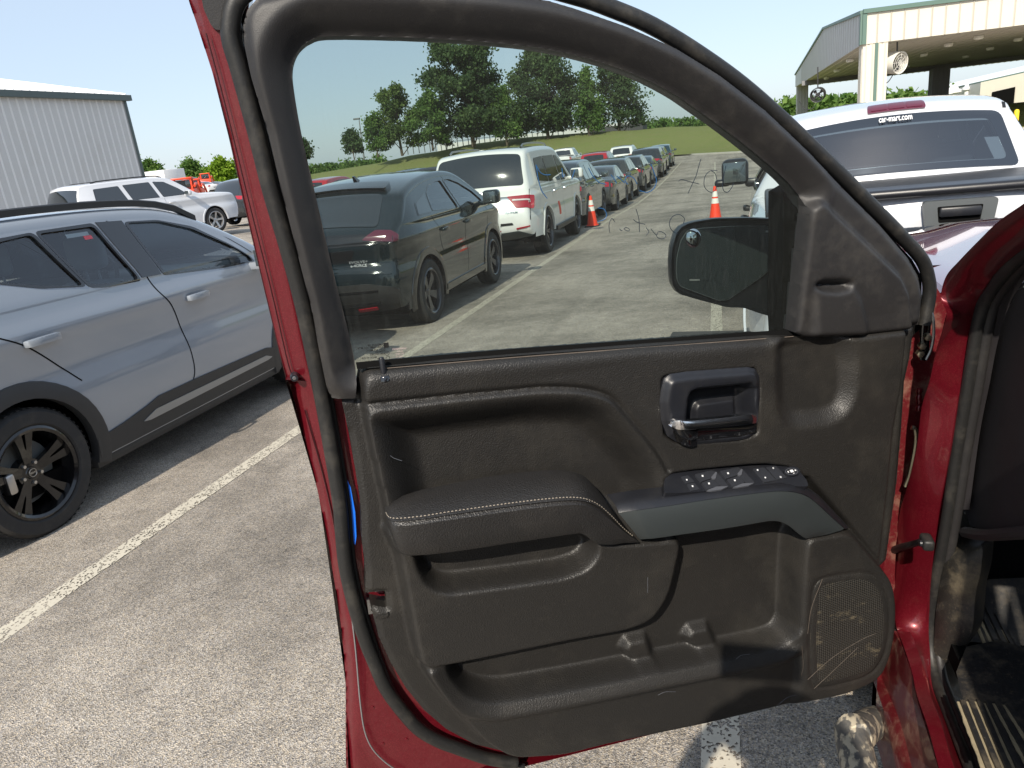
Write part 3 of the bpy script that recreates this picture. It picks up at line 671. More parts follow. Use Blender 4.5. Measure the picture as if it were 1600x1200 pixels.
kw = [rpoly(raise_(fw), .035), rpoly(raise_(rwn), .03), rpoly(raise_(rq), .03)]
wz0, wz1 = 1.10, 1.50
nkp = len(kx.P); iroof = int(np.argmax(kx.P[:, 1]))
wpoly = [(-.60, 1.12), (.60, 1.12), (.55, 1.46), (-.55, 1.46)]
kx.body(kw, openrear=[(-.5, 1.16), (.5, 1.16), (.46, 1.44), (-.46, 1.44)], i_rear=(0, iroof), openwind=wpoly, i_wind=(iroof, nkp))
kx.windows(kw, 'gcar', frame='gloss', fr=.012)
kx.rearpatch('rear_window', [(-.52, 1.15), (.52, 1.15), (.48, 1.45), (-.48, 1.45)], 'gcar', 0, iroof, -.004, 0)
kx.rearpatch('windscreen', [(-.62, 1.10), (.62, 1.10), (.57, 1.48), (-.57, 1.48)], 'gcar', iroof, nkp, -.004, 0)
# black pillar between the doors
kx.sidepanel('door_pillar_cover', raise_([(-.425, 1.50), (-.225, 1.49), (-.15, 1.132), (-.315, 1.14)]), 'gloss', .006, res=.05)
kx.gap([(-.335, 1.545), (-.30, 1.3), (-.24, 1.09), (-.14, .95), (-.09, .75), (-.08, .52), (-.15, .40), (-.15, .32)], .009)
kx.gap([(-1.42, 1.10), (-1.22, .98), (-1.05, .82), (-.96, .72)], .008)
kx.gap([(.92, 1.05), (.97, .8), (.94, .55), (.88, .33)], .008)
kx.gap(raise_([(-1.6, 1.53), (-1.0, 1.53), (-.3, 1.525), (.05, 1.505), (.35, 1.43), (.6, 1.30), (.84, 1.13)]), .006)
kx.wheels('rimblack', 'double', 5, logo=True)
kx.arches('clad', .075)
cl = [(-.97, .26), (-.97, .37), (-.75, .395), (-.55, .43), (-.45, .455), (-.08, .455), (.75, .44), (.92, .40), (.92, .26)]
kx.sidepanel('sill_cladding', cl, 'clad', .010)
kx.sidepanel('silver_strip', rpoly([(-.62, .345), (-.50, .385), (.72, .385), (.80, .355), (.74, .345), (-.56, .335)], .012), 'accent', .016, skirt=.006)
MB().rbox((-.865, -.99, .185), (.865, .93, .28), .03).build('sill_skirt', 'clad', kx.root)
kx.gap([(-.15, .45), (-.15, .28)], .008)
kx.handles([-1.14, .10], 1.0, 'greypaint', dz=-.015)
kx.mirrorpair(.74, 1.07, 'greypaint'); kx.rails(-1.5, .45, 'black', .028, .05, .024)
kx.interior((-.85, -.02), 'seatl', 'bezel', .72, wheel=True)
kx.rearpatch('tail_lamp', rpoly([(.45, .92), (.86, .90), (.86, 1.04), (.45, 1.02)], .03), 'tail', 0, iroof, mirror=True)
sk = MB(); zc = 1.44
kx.sidepanel('window_sticker', [(-.66, 1.50), (-.50, 1.50), (-.50, 1.478), (-.66, 1.478)], 'signw', -.0135, both=False, skirt=0)
kx.sidepanel('red_window_sticker', [(-.55, 1.478), (-.49, 1.478), (-.49, 1.455), (-.55, 1.455)], 'tail', -.011, both=False, skirt=0)

# --- black crossover ahead of it
ap = [(-2.15, .30), (-2.27, .42), (-2.28, .62), (-2.24, .80), (-2.26, .95), (-2.22, 1.06), (-2.05, 1.17), (-1.78, 1.36), (-1.60, 1.47), (-1.1, 1.58), (-.5, 1.64), (.1, 1.645), (.5, 1.58), (.95, 1.37), (1.30, 1.16), (1.55, 1.06), (1.95, .96), (2.2, .80), (2.29, .55), (2.22, .30)]
KY, KZ = .90, 1.05
rf_ = lambda z: z*KZ if z < 1.15 else 1.15*KZ+(z-1.15)*KZ*.86
ap = [(y*KY, rf_(z)) for y, z in ap]
ax = Car('black_crossover', (-4.05, 8.98, -.17), 0, 4.14, 1.88, ap, 1.16, -1.33, 1.19, .365, 'blackpaint', sill=.27, tumble=.42, pitch=R(-.8), fine=.05, shoulder=.03,
         label='glossy black crossover with sloping rear window and white rear lettering, ahead of the grey crossover')
ir = int(np.argmax(ax.P[:, 1])); na = len(ax.P)
aw = [rpoly([(-1.05, 1.18), (-.93, 1.42), (-.72, 1.535), (-.42, 1.57), (-.22, 1.575), (-.10, 1.13)], .04), rpoly([(.0, 1.125), (-.12, 1.575), (.12, 1.575), (.42, 1.50), (.80, 1.31), (1.02, 1.155), (1.02, 1.10)], .04)]
aq = rpoly([(-1.55, 1.17), (-1.45, 1.30), (-1.02, 1.43), (-1.12, 1.17)], .03)
ax_side = lambda p: np.array([(y*KY, rf_(z)-.045*max(0, min(1, (z-1.3)/.25))) for y, z in p])
aw = [ax_side(p) for p in aw]; aq = ax_side(aq)
_rp = ax.rearpatch; ax.rearpatch = lambda nm, poly, *a, **k: _rp(nm, np.array([(x, rf_(z)) for x, z in poly]), *a, **k)
_rt = ax.reartext; ax.reartext = lambda t, x, z, *a, **k: _rt(t, x, z*KZ, *a, **k)
_gp = ax.gap; ax.gap = lambda l, **k: _gp([(y*KY, z*KZ) for y, z in l], **k)
ax.body(aw, openwind=[(-.6, 1.24), (.6, 1.24), (.5, 1.53), (-.5, 1.53)], i_wind=(ir, na))
ax.windows(aw, 'gcar', frame='gloss', fr=.012); ax.windows([aq], 'gopaque', off=.007, frame='gloss')
ax.rearpatch('windscreen', [(-.64, 1.16), (.64, 1.16), (.56, 1.56), (-.56, 1.56)], 'gcar', ir, na, -.004, 0)
ax.rearpatch('rear_window', rpoly([(-.66, 1.10), (.66, 1.10), (.58, 1.43), (-.58, 1.43)], .05), 'gopaque', 0, ir)
ax.rearpatch('spoiler', rpoly([(-.60, 1.455), (.60, 1.455), (.58, 1.52), (-.58, 1.52)], .02), 'gloss', 0, ir, .05, .06)
ax.rearpatch('tail_light_bar', rpoly([(-.84, .96), (.84, .96), (.84, 1.04), (-.84, 1.04)], .02), 'gloss', 0, ir, .010)
ax.rearpatch('tail_lamp', rpoly([(.52, 1.0), (.88, .97), (.88, 1.075), (.66, 1.07)], .02), 'taildark', 0, ir, .018, mirror=True)
ax.rearpatch('number_plate_recess', rpoly([(-.34, .80), (.34, .80), (.42, .93), (-.42, .93)], .03), 'gloss', 0, ir, .008)
ax.rearpatch('lower_bumper', rpoly([(-.80, .31), (.80, .31), (.84, .52), (.5, .58), (-.5, .58), (-.84, .52)], .05), 'black', 0, ir, .02)
for z in (.50, .40): ax.rearpatch('bumper_rib', [(-.62, z), (.62, z), (.62, z+.018), (-.62, z+.018)], 'gloss', 0, ir, .035)
ax.rearpatch('red_reflector', rpoly([(.34, .345), (.56, .345), (.56, .375), (.34, .375)], .01), 'tail', 0, ir, .030)
ax.reartext('EVOLVE+', .44, .80, .050, 'accent', 0, ir, bold=.0015); ax.reartext('e-4ORCE', .44, .755, .046, 'accent', 0, ir, bold=.0015)
ax.wheels('rimgrey', 'turbine', 5); ax.arches('gloss', .07)
ax.sidepanel('sill_cladding', [(-.88, .29), (-.88, .36), (.74, .36), (.74, .29)], 'gloss', .02)
ax.gap([(-.13, 1.60), (-.02, 1.15), (.02, .9), (.0, .5), (-.05, .36)]); ax.gap([(-1.16, 1.13), (-1.05, .95), (-.92, .72)]); ax.gap([(1.1, 1.06), (1.12, .8), (1.0, .5), (.98, .36)])
ax.handles([-.80, .06], 1.0, 'blackpaint', ln=.18); ax.mirrorpair(.76, 1.16, 'blackpaint', 1.15); ax.fin(-.95); ax.interior((-.85, .05), 'seat', 'dash', .8, wheel=True)
rf = MB(); 
for x0, x1 in ((-.42, -.03), (.03, .42)):
    V2 = [(x0, -1.45), (x1, -1.45), (x1, -1.2), (x0, -1.2)]
    P_ = [ax.face(np.array([x]), [float(np.interp(y, ax.P[:ir, 0], np.arange(ir)))], .006)[0] for x, y in [(a, b*KY) for a, b in V2]]; rf.add(P_, [(0, 1, 2, 3)])
rf.build('roof_pressing', 'gloss', ax.root)

# --- white full-size suv
mp = [(-2.48, .42), (-2.62, .55), (-2.64, .78), (-2.57, .98), (-2.53, 1.10), (-2.50, 1.24), (-2.42, 1.50), (-2.30, 1.72), (-2.12, 1.845), (-1.6, 1.88), (-.8, 1.90), (0, 1.89), (.38, 1.82), (.85, 1.55), (1.18, 1.33), (1.5, 1.24), (2.2, 1.17), (2.5, 1.05), (2.62, .75), (2.6, .45)]
mp = [(y, z*1.035) for y, z in mp]
arm = Car('white_family_suv', (-4.04, 15.15, -.335), 0, 5.30, 2.03, mp, 1.24, -1.50, 1.57, .405, 'whitepaint', sill=.40, tumble=.22, pitch=R(-1.2), shoulder=.015, r=.09,
          label='big white family SUV with broad rear window, directly ahead of the black crossover', cat='suv')
ir = int(np.argmax(arm.P[:, 1])); na = len(arm.P)
mw = [rpoly([(-1.95, 1.36), (-1.80, 1.73), (-1.12, 1.76), (-1.12, 1.31)], .05), rpoly([(-1.04, 1.30), (-1.04, 1.76), (-.10, 1.765), (-.02, 1.29)], .04), rpoly([(.08, 1.28), (.0, 1.765), (.28, 1.74), (.62, 1.54), (.88, 1.32), (.9, 1.27)], .04)]
arm.body([]); arm.windows(mw, 'gopaque', off=.007, frame='gloss')
arm.rearpatch('windscreen', rpoly([(-.72, 1.36), (.72, 1.36), (.66, 1.78), (-.66, 1.78)], .04), 'gopaque', ir, na, .003, 0)
arm.rearpatch('rear_window', rpoly([(-.83, 1.31), (.83, 1.31), (.76, 1.83), (-.76, 1.83)], .08), 'gopaque', 0, ir, .006)
arm.rearpatch('chrome_name_bar', rpoly([(-.56, 1.065), (.56, 1.065), (.56, 1.125), (-.56, 1.125)], .01), 'navy', 0, ir, .012)
arm.reartext('ARMADA', 0.05, 1.095, .055, 'wtext', 0, ir, .030, .0015)
arm.rearpatch('tail_lamp', rpoly([(.52, 1.13), (.99, 1.15), (.98, .94), (.68, .93)], .03), 'tail', 0, ir, .014, mirror=True)
arm.rearpatch('lamp_strip', rpoly([(.62, 1.075), (.92, 1.08), (.92, 1.055), (.62, 1.05)], .01), 'lampwhite', 0, ir, .024, mirror=True)
arm.rearpatch('rear_bumper_step', rpoly([(-.62, .665), (.62, .665), (.60, .70), (-.60, .70)], .01), 'black', 0, ir, .012)
arm.rearpatch('lower_valance', rpoly([(-.95, .42), (.95, .42), (.70, .56), (-.70, .56)], .04), 'silver', 0, ir, .012)
arm.rearpatch('red_reflector', rpoly([(.66, .585), (.90, .60), (.90, .625), (.66, .61)], .008), 'tail', 0, ir, .014, mirror=True)
arm.rearpatch('tailgate_seam', [(.905, .72), (.905, 1.25), (.912, 1.25), (.912, .72)], 'cavity', 0, ir, .006, mirror=True, skirt=0)
arm.reartext('PLATINUM', .60, .86, .045, 'teal', 0, ir, .012, .001)
em = MB(); an = np.linspace(.2, math.pi-.2, 12)
for sg in (1, -1):
    q = np.stack([.10*np.cos(an), 1.19+sg*.045*np.sin(an)], 1); em.tube(arm.face(q[:, 0], arm.zidx(q[:, 1], 0, ir), .012), .006, 6)
em.build('tailgate_emblem', 'chrome', arm.root)
arm.wheels('rimgrey', 'double', 6, width=.27); arm.arches('whitepaint', .05)
arm.gap([(-.12, 1.80), (.0, 1.25), (.03, .8), (.0, .45)]); arm.gap([(-1.08, 1.80), (-1.08, 1.2), (-.95, .98)]); arm.gap([(1.0, 1.25), (1.05, .9), (1.0, .45)])
arm.sidepanel('running_board', [(-.98, .36), (-.98, .44), (1.05, .44), (1.05, .36)], 'black', .05, skirt=.12)
arm.sidepanel('red_shop_sticker', rpoly([(-.52, .62), (-.38, .62), (-.38, .88), (-.52, .88)], .04), 'cone', .006, both=False, skirt=.004)
arm.handles([-.82, .22], 1.10, 'chrome'); arm.mirrorpair(.84, 1.27, 'whitepaint', 1.3); arm.rails(-1.9, .25, 'steel', .06, .16, .018)
MB().lathe([(0, .05), (.05, .045), (.07, 0)], 12, 'z', c=(-.1, -1.75, 1.935)).build('roof_antenna', 'whitepaint', arm.root)

# --- simpler cars further along the row: three body styles
sedan = [(-2.25, .32), (-2.35, .5), (-2.33, .85), (-2.22, 1.03), (-1.9, 1.08), (-1.55, 1.13), (-1.05, 1.36), (-.6, 1.45), (0, 1.46), (.35, 1.38), (.85, 1.12), (1.15, .98), (1.9, .90), (2.25, .75), (2.34, .5), (2.25, .32)]
cross = [(-2.20, .34), (-2.28, .5), (-2.28, .85), (-2.22, 1.05), (-2.10, 1.25), (-1.92, 1.50), (-1.70, 1.62), (-1.1, 1.67), (-.3, 1.68), (.2, 1.62), (.6, 1.45), (1.0, 1.18), (1.3, 1.09), (1.9, 1.0), (2.2, .85), (2.3, .6), (2.2, .34)]
pick = [(-2.70, .50), (-2.78, .62), (-2.76, 1.10), (-2.70, 1.22), (-2.2, 1.22), (-1.4, 1.22), (-1.02, 1.23), (-.98, 1.32), (-.92, 1.70), (-.80, 1.78), (-.2, 1.82), (.3, 1.80), (.75, 1.50), (1.05, 1.28), (1.4, 1.2), (2.3, 1.13), (2.65, .95), (2.72, .55)]
wagon = [(-2.66, .42), (-2.72, .6), (-2.70, 1.0), (-2.64, 1.20), (-2.56, 1.5), (-2.46, 1.78), (-2.30, 1.90), (-1.6, 1.93), (-.6, 1.94), (.1, 1.92), (.45, 1.84), (.85, 1.58), (1.15, 1.36), (1.4, 1.30), (2.2, 1.25), (2.6, 1.15), (2.72, .8), (2.66, .45)]
def simple(name, style, loc, yaw, paint, label, group, scale=1.0, cat='car', tailm='tail', rim='rimgrey', pitch=0, openhatch=False):
    prof, Ln, Wn, b, yr, yf, rw, sl, H_ = {'sedan': (sedan, 4.7, 1.83, .98, -1.38, 1.40, .33, .28, 1.45), 'cross': (cross, 4.6, 1.88, 1.12, -1.36, 1.38, .36, .32, 1.67), 'wagon': (wagon, 5.44, 2.05, 1.28, -1.62, 1.66, .40, .40, 1.94), 'pick': (pick, 5.5, 1.95, 1.16, -1.75, 1.70, .40, .48, 1.8)}[style]
    prof = [(y*scale, z*scale) for y, z in prof]
    c = Car(name, loc, yaw, Ln*scale, Wn*scale, prof, b*scale, yr*scale, yf*scale, rw*scale, paint, sill=sl*scale, tumble=.36, fine=.12, label=label, cat=cat, group=group, pitch=pitch)
    k = scale; i_ = int(np.argmax(c.P[:, 1])); n_ = len(c.P); c.body([])
    if style == 'cross': ws = [[(-1.72, 1.2), (-1.62, 1.44), (-1.02, 1.53), (-1.02, 1.17)], [(-.95, 1.17), (-.95, 1.54), (-.12, 1.55), (-.05, 1.15)], [(.04, 1.15), (-.03, 1.55), (.22, 1.52), (.55, 1.36), (.85, 1.15)]]; rg = [(-.64, 1.12), (.64, 1.12), (.56, 1.50), (-.56, 1.50)]; tl = [(.50, 1.07), (.89, 1.07), (.89, .94), (.60, .96)]; wsd = [(-.66, 1.18), (.66, 1.18), (.58, 1.56), (-.58, 1.56)]; hz = .98
    elif style == 'sedan': ws = [[(-1.18, 1.08), (-1.0, 1.28), (-.7, 1.37), (-.12, 1.38), (-.05, 1.02)], [(.04, 1.02), (-.03, 1.38), (.28, 1.33), (.62, 1.16), (.8, 1.02)]]; rg = [(-.60, 1.12), (.60, 1.12), (.50, 1.38), (-.50, 1.38)]; tl = [(.45, 1.0), (.87, .98), (.87, .84), (.55, .86)]; wsd = [(-.64, 1.04), (.64, 1.04), (.52, 1.38), (-.52, 1.38)]; hz = .88
    elif style == 'wagon': ws = [[(-2.10, 1.38), (-2.02, 1.76), (-1.28, 1.78), (-1.16, 1.35)], [(-1.0, 1.35), (-1.12, 1.79), (-.28, 1.80), (-.14, 1.33)], [(.0, 1.33), (-.14, 1.80), (.22, 1.76), (.60, 1.53), (.84, 1.33)]]; rg = [(-.82, 1.32), (.82, 1.32), (.74, 1.78), (-.74, 1.78)]; tl = [(.72, 1.24), (.98, 1.24), (.98, 1.12), (.72, 1.12)]; wsd = [(-.72, 1.36), (.72, 1.36), (.66, 1.82), (-.66, 1.82)]; hz = 1.14
    else: ws = [[(-.82, 1.28), (-.80, 1.64), (-.12, 1.68), (-.05, 1.24)], [(.04, 1.24), (-.03, 1.68), (.3, 1.66), (.65, 1.44), (.85, 1.24)]]; rg = [(-.62, 1.30), (.62, 1.30), (.55, 1.66), (-.55, 1.66)]; tl = [(.80, 1.14), (.95, 1.14), (.95, .85), (.80, .85)]; wsd = [(-.68, 1.30), (.68, 1.30), (.6, 1.72), (-.6, 1.72)]; hz = 1.05
    sc2 = lambda p: rpoly(np.array(p)*k, .03, 2)
    c.windows([sc2(w) for w in ws], 'gopaque', off=.007, frame='gloss', fr=.01)
    c.rearpatch('rear_window', sc2(rg), 'gopaque', 0, i_, .006, res=.2)
    c.rearpatch('windscreen', sc2(wsd), 'gopaque', i_, n_, .004, res=.2)
    c.rearpatch('tail_lamp', sc2(tl), tailm, 0, i_, .012, mirror=True, res=.15)
    c.rearpatch('number_plate', [(-.16*k, .70*k), (.16*k, .70*k), (.16*k, .80*k), (-.16*k, .80*k)], 'plate', 0, i_, .01)
    if style == 'pick': MB().rbox((-.86*k, -2.68*k, 1.16*k), (.86*k, -1.05*k, 1.285*k), .02).build('bed_fill', 'black', c.root)  # black block fills the bed as its dark interior
    c.rearpatch('lower_bumper', sc2([(-.8, .36), (.8, .36), (.7, .52), (-.7, .52)]), 'clad', 0, i_, .01, res=.2)
    c.wheels(rim, 'single', 5); c.arches('clad' if style == 'cross' else paint, .04)
    c.handles([-.8*k, .2*k], hz*k, paint); c.mirrorpair(.72*k, (c.belt+.02), paint, 1.0)
    c.gap([(-.08*k, (H_-.12)*k), (.0, c.belt), (.0, c.sill+.05)])
    if openhatch:
        h = MB(); h.rbox((-.62, -2.95, 1.66), (.62, -1.75, 1.74), .03); h.build('raised_tailgate', paint, c.root)
    return c
# ------------------------------------------------------------------ ground
def gnd(X, Y): return gz(Y)+.04*min(1, max(0, Y)/20)*max(0, min(20, -X-4.5))
def at(px, py, D): return CAM+ray(px, py)*D
xs_ = np.r_[-400, -120, -60, -45, -35, -28, np.arange(-24.5, 10, 1.5), 16, 30, 60, 120, 400]; ys_ = np.r_[-120, -30, -8, -2, 0, np.arange(1, 30, 1.0), np.arange(30, 80, 3.0), 90, 120, 200]
V = [(x, y, gnd(x, y)) for y in ys_ for x in xs_]; nx = len(xs_)
tag(mk('asphalt_lot', V, [(j*nx+i, j*nx+i+1, (j+1)*nx+i+1, (j+1)*nx+i) for j in range(len(ys_)-1) for i in range(nx-1)], 'asphalt'), kind='structure')
def strip(name, pts, w, mat='line', lift=.004, label=None):
    p = resample(pts, max(2, int(np.ptp(np.array(pts), 0).max()/.7)+2)); t = np.gradient(p, axis=0); t /= np.linalg.norm(t, axis=1)[:, None]; nn = np.stack([-t[:, 1], t[:, 0]], 1)*w/2
    l = [np.array([(q[0], q[1], gnd(q[0], q[1])+lift) for q in (p+nn*s)]) for s in (-1, 1)]
    return tag(MB().loft(l).build(name, mat, None, False), kind='structure')
strip('parking_line', [(-2.84, -2), (-2.84, 4), (-2.80, 30), (-2.80, 66)], .105)
strip('parking_line', [(-.02, -2), (-.02, 60)], .105)
strip('parking_line', [(2.9, 20), (2.9, 62)], .10)
strip('bitumen_patch', [(-.42, 6.42), (.25, 6.36)], .30, 'dkasph', .008)
strip('bitumen_patch', [(-.9, 13.9), (.9, 13.75)], .45, 'dkasph', .002) if 0 else None
# grass bank behind the lot
def kerbY(X): return float(np.interp(X, [-120, -60, -30, -4.2, 3.5, 60], [66, 74, 86, 84, 71.6, 40]))
CX = [-200, -120, -80, -55, -46, -30, -8, 4, 20, 60, 200]; CZ = [-.8, -.6, .2, 1.3, 1.9, 3.1, 2.2, 1.35, .8, .2, 0]
xs_ = np.r_[-200, -150, -110, np.arange(-90, 30, 4.0), 45, 60, 100, 200]; V = []; F_ = []
ts = np.r_[0, .1, .25, .4, .55, .7, .85, 1, 1.3, 2, 5, 20, 60]
for x in xs_:
    ky = kerbY(x); cz = float(np.interp(x, CX, CZ)); g0 = gnd(x, ky)
    for t in ts:
        z = g0+.13+(cz-g0-.13)*ss(min(1, t)) if t <= 1 else cz*max(0, 1-(t-1)/6)+(-1.1)*min(1, (t-1)/6)
        V.append((x, ky+.15+t*20, z+(.12*math.sin(x*.7)+.08*math.sin(x*1.9+t*5))*min(t, .8)))
k = len(ts)
tag(mk('grass_bank', V, [(i*k+j, (i+1)*k+j, (i+1)*k+j+1, i*k+j+1) for i in range(len(xs_)-1) for j in range(k-1)], 'grass'), kind='structure')
kb = MB(); l0, l1, l2, l3 = [], [], [], []
for x in np.arange(-60, 61, 2.0):
    y = kerbY(x); g = gnd(x, y); l0.append((x, y, g-.1)); l1.append((x, y, g+.14)); l2.append((x, y+.3, g+.15)); l3.append((x, y+.35, g-.1))
tag(kb.loft([np.array(q) for q in (l0, l1, l2, l3)]).build('kerb', 'kerbm', None, False), kind='structure')
tag(mk('far_ground', [(-3000, 130, -1.6), (3000, 130, -1.6), (3000, 4000, -2.0), (-3000, 4000, -2.0)], [(0, 1, 2, 3)], 'grass'), kind='structure')
tag(mk('far_ground', [(-3000, -3000, -1.6), (3000, -3000, -1.6), (3000, 130, -1.6), (-3000, 130, -1.6)], [(0, 1, 2, 3)], 'grass'), kind='structure')

# ------------------------------------------------------------------ trees
def tree(px, topy, basey, wpx, D, leaf, label, kind='round', n=7000, ls=.20, sparse=.0, group='trees on the grass bank', leanx=0, base=None):
    T = at(px, topy, D); B = at(px, basey, D); Hh = T[2]-B[2]; Wt = wpx/FPX*D; bx, by, bz = B[0], B[1], B[2]
    r = empty('tree', (bx, by, bz-.15)); tag(r, label, 'tree', group)
    th = Hh*(.10 if kind != 'small' else .2); tr = MB()
    tp = smoothline([(0, 0, -.3), (.05*Wt*random.uniform(-.3, .3), 0, Hh*.3), (random.uniform(-.03, .03)*Wt, .02*Wt, Hh*.6), (0, 0, Hh*.9)], 4)
    tr.tube(tp, np.linspace(Hh*.022, Hh*.005, len(tp)), 7)
    lobes = []
    nl = {'round': 11, 'tall': 15, 'cone': 14, 'small': 7}[kind]
    for i in range(nl):
        f = (i+.5)/nl; z = th+(Hh-th)*(.03+.88*f)
        if kind == 'cone': rad = Wt*.5*(1.0-f*.86)
        elif kind == 'tall': rad = Wt*.5*(.74+.26*math.sin(min(1, f*1.15+.12)*math.pi))*(1 if f < .85 else .8)
        else: rad = Wt*.5*math.sin(math.pi*min(1, (.18+.80*f)))**.6
        an = i*2.4+random.random(); q = rad*random.uniform(.25, .88)
        lobes.append((q*math.cos(an)+leanx*Wt*f, q*math.sin(an), z, rad*random.uniform(.38, .66), Hh*random.uniform(.07, .13)))
        tr.tube([(tp[min(len(tp)-1, int(f*.8*len(tp)))]), (q*.6*math.cos(an), q*.6*math.sin(an), z-Hh*.05), (lobes[-1][0], lobes[-1][1], z)], [Hh*.008, Hh*.006, Hh*.003], 5)
    tr.build('trunk', 'bark', r)
    Lb = np.array(lobes); pick = rng.integers(0, len(Lb), n); L_ = Lb[pick]
    d = rng.normal(size=(n, 3)); d /= np.linalg.norm(d, axis=1)[:, None]; rr = rng.random(n)**.45*(1+.28*rng.normal(size=n)*(.6+sparse))
    # clump leaves: snap to a few hundred twig ends
    C_ = L_[:, :3]+d*rr[:, None]*np.stack([L_[:, 3], L_[:, 3], L_[:, 4]], 1)
    tw = C_[rng.integers(0, n, n//14)]; C_ = np.where((rng.random(n) < .75)[:, None], tw[rng.integers(0, len(tw), n)]+rng.normal(size=(n, 3))*ls*1.5, C_)
    C_ = C_[C_[:, 2] > th*.7]; n = len(C_)
    a = rng.normal(size=(n, 3)); a /= np.linalg.norm(a, axis=1)[:, None]; b = np.cross(a, rng.normal(size=(n, 3))); b /= np.linalg.norm(b, axis=1)[:, None]
    s_ = ls*rng.uniform(.6, 1.3, n)[:, None]
    V = np.stack([C_-a*s_, C_-b*s_*.6, C_+a*s_, C_+b*s_*.6], 1).reshape(-1, 3); Fc = np.arange(n*4).reshape(-1, 4)
    mk('crown', V, Fc, leaf, r, False); return r
tree(740, 52, 224, 130, 98, 'leafd', 'tallest dark green tree on the grass bank, its crown widest of all', 'tall', 24000, .24)
tree(628, 128, 238, 78, 96, 'leafl', 'pale grey-green bushy tree left of the tallest dark tree', 'round', 8000, .19)
tree(676, 142, 230, 62, 94, 'leafm', 'mid green tree between the pale bushy tree and the tallest dark tree', 'round', 7000, .19)
tree(590, 176, 240, 40, 95, 'leafm', 'low bushy tree at the left end of the clump, left of the pale tree', 'round', 4500, .17)
tree(792, 134, 222, 64, 96, 'leafm', 'pointed mid green tree between the two big dark trees', 'cone', 7000, .19)
tree(857, 70, 216, 100, 98, 'leafd', 'second big dark tree with flat-topped crown, right of the pointed tree', 'tall', 21000, .23)
tree(921, 104, 212, 66, 96, 'leafm', 'bright green pointed tree in front of the rightmost dark tree', 'cone', 7500, .19)
tree(968, 88, 208, 100, 100, 'leafd', 'spreading dark tree with sparse top, last of the clump towards the road', 'tall', 8500, .22, .35)
tree(553, 202, 244, 34, 84, 'leafd', 'small round tree standing alone beside the lamp post', 'small', 3000, .16)
tree(479, 216, 252, 22, 84, 'leafd', 'small dark tree half hidden by the window frame', 'small', 2000, .15)
tree(697, 196, 232, 30, 102, 'leafd', 'low shrub-like tree under the tallest dark tree', 'small', 1500, .16)
tree(238, 250, 284, 34, 130, 'leafm', 'rounded green tree just right of the grey metal building', 'round', 3500, .26, group='trees beyond the left lot')
tree(303, 249, 290, 46, 125, 'leafm', 'pale green tree in the middle behind the red machines', 'round', 4500, .26, group='trees beyond the left lot')
tree(352, 246, 292, 46, 105, 'leafy', 'yellow-green tree beside the red door edge', 'round', 5000, .24, group='trees beyond the left lot')
tree(275, 268, 290, 24, 140, 'leafm', 'small low tree between the two rounded green trees', 'round', 1500, .26, group='trees beyond the left lot')
tree(1470, 133, 152, 26, 130, 'leafy', 'bright green treetop behind the pale workshop wall', 'round', 1500, .3, group='trees behind the canopy')
def treeline(name, p0, p1, D0, D1, h, n, leaf, lbl):
    V = []; C0 = at(*p0, D0); C1 = at(*p1, D1)
    t = rng.random(n); base = C0+(C1-C0)*t[:, None]; hh = h*(.55+.45*np.sin(t*23+1)*np.sin(t*57)+.2*np.sin(t*131)); z = base[:, 2]+rng.random(n)**.7*np.maximum(hh, h*.2)
    C_ = np.stack([base[:, 0]+rng.normal(size=n)*h*.3, base[:, 1]+rng.normal(size=n)*h*.5, z], 1); a = rng.normal(size=(n, 3)); b = rng.normal(size=(n, 3)); s = h*.09
    V = np.stack([C_-a*s, C_-b*s, C_+a*s, C_+b*s], 1).reshape(-1, 3)
    tag(mk(name, V, np.arange(n*4).reshape(-1, 4), leaf, None, False), lbl, 'trees', kind='stuff')
treeline('distant_woods', (990, 207), (1200, 194), 330, 330, 5.5, 5000, 'leafm', 'low distant woods on the skyline beyond the grass bank')
treeline('distant_woods', (1225, 180), (1480, 163), 300, 300, 7, 6000, 'leafm', 'wooded hill on the skyline behind the canopy columns')
treeline('distant_woods', (200, 290), (420, 275), 420, 420, 7, 5000, 'leafm', 'low distant woods behind the left lot')
treeline('distant_woods', (465, 276), (600, 260), 220, 220, 3.2, 4500, 'leafm', 'faint distant woods left of the lone round tree')

# fence and lamp post on the bank
A = at(628, 236, 106); B = at(880, 206, 112); fr_ = empty('wire_fence', tuple(A)); tag(fr_, 'thin grey wire fence with slim posts running behind the trees', 'fence')
nf = 30
for i in range(nf+1):
    q = (B-A)*i/nf; MB().box((q[0]-.05, q[1]-.05, q[2]-.6), (q[0]+.05, q[1]+.05, q[2]+2.2)).build('post', 'fence', fr_, False)
for h in (.5, 1.0, 1.5, 2.1):
    MB().tube([(0, 0, h), tuple((B-A)+[0, 0, h])], .03, 5).build('rail', 'fence', fr_, False)
L0 = at(568, 243, 90); L1 = at(561, 186, 90); lp = empty('lamp_post', tuple(L0)); tag(lp, 'tall thin grey lamp post next to the lone round tree', 'lamp post')
MB().tube([(0, 0, -.5), (L1-L0)*.5, tuple(L1-L0)], [.11, .09, .06], 8).build('pole', 'steelpole', lp); e = L1-L0
MB().rbox((e[0]-.75, e[1]-.15, e[2]-.05), (e[0]+.1, e[1]+.15, e[2]+.15), .04).build('lamp_head', 'steelpole', lp)
b0 = at(990, 206, 125); bl = MB(); bl.box((b0[0]-8, b0[1], b0[2]-2), (b0[0]+1.6, b0[1]+9, b0[2]+1.35)); rb = bl.build('dark_building', 'roofm', None, False); tag(rb, 'low dark building with a flat roof at the right end of the tree clump', 'building')
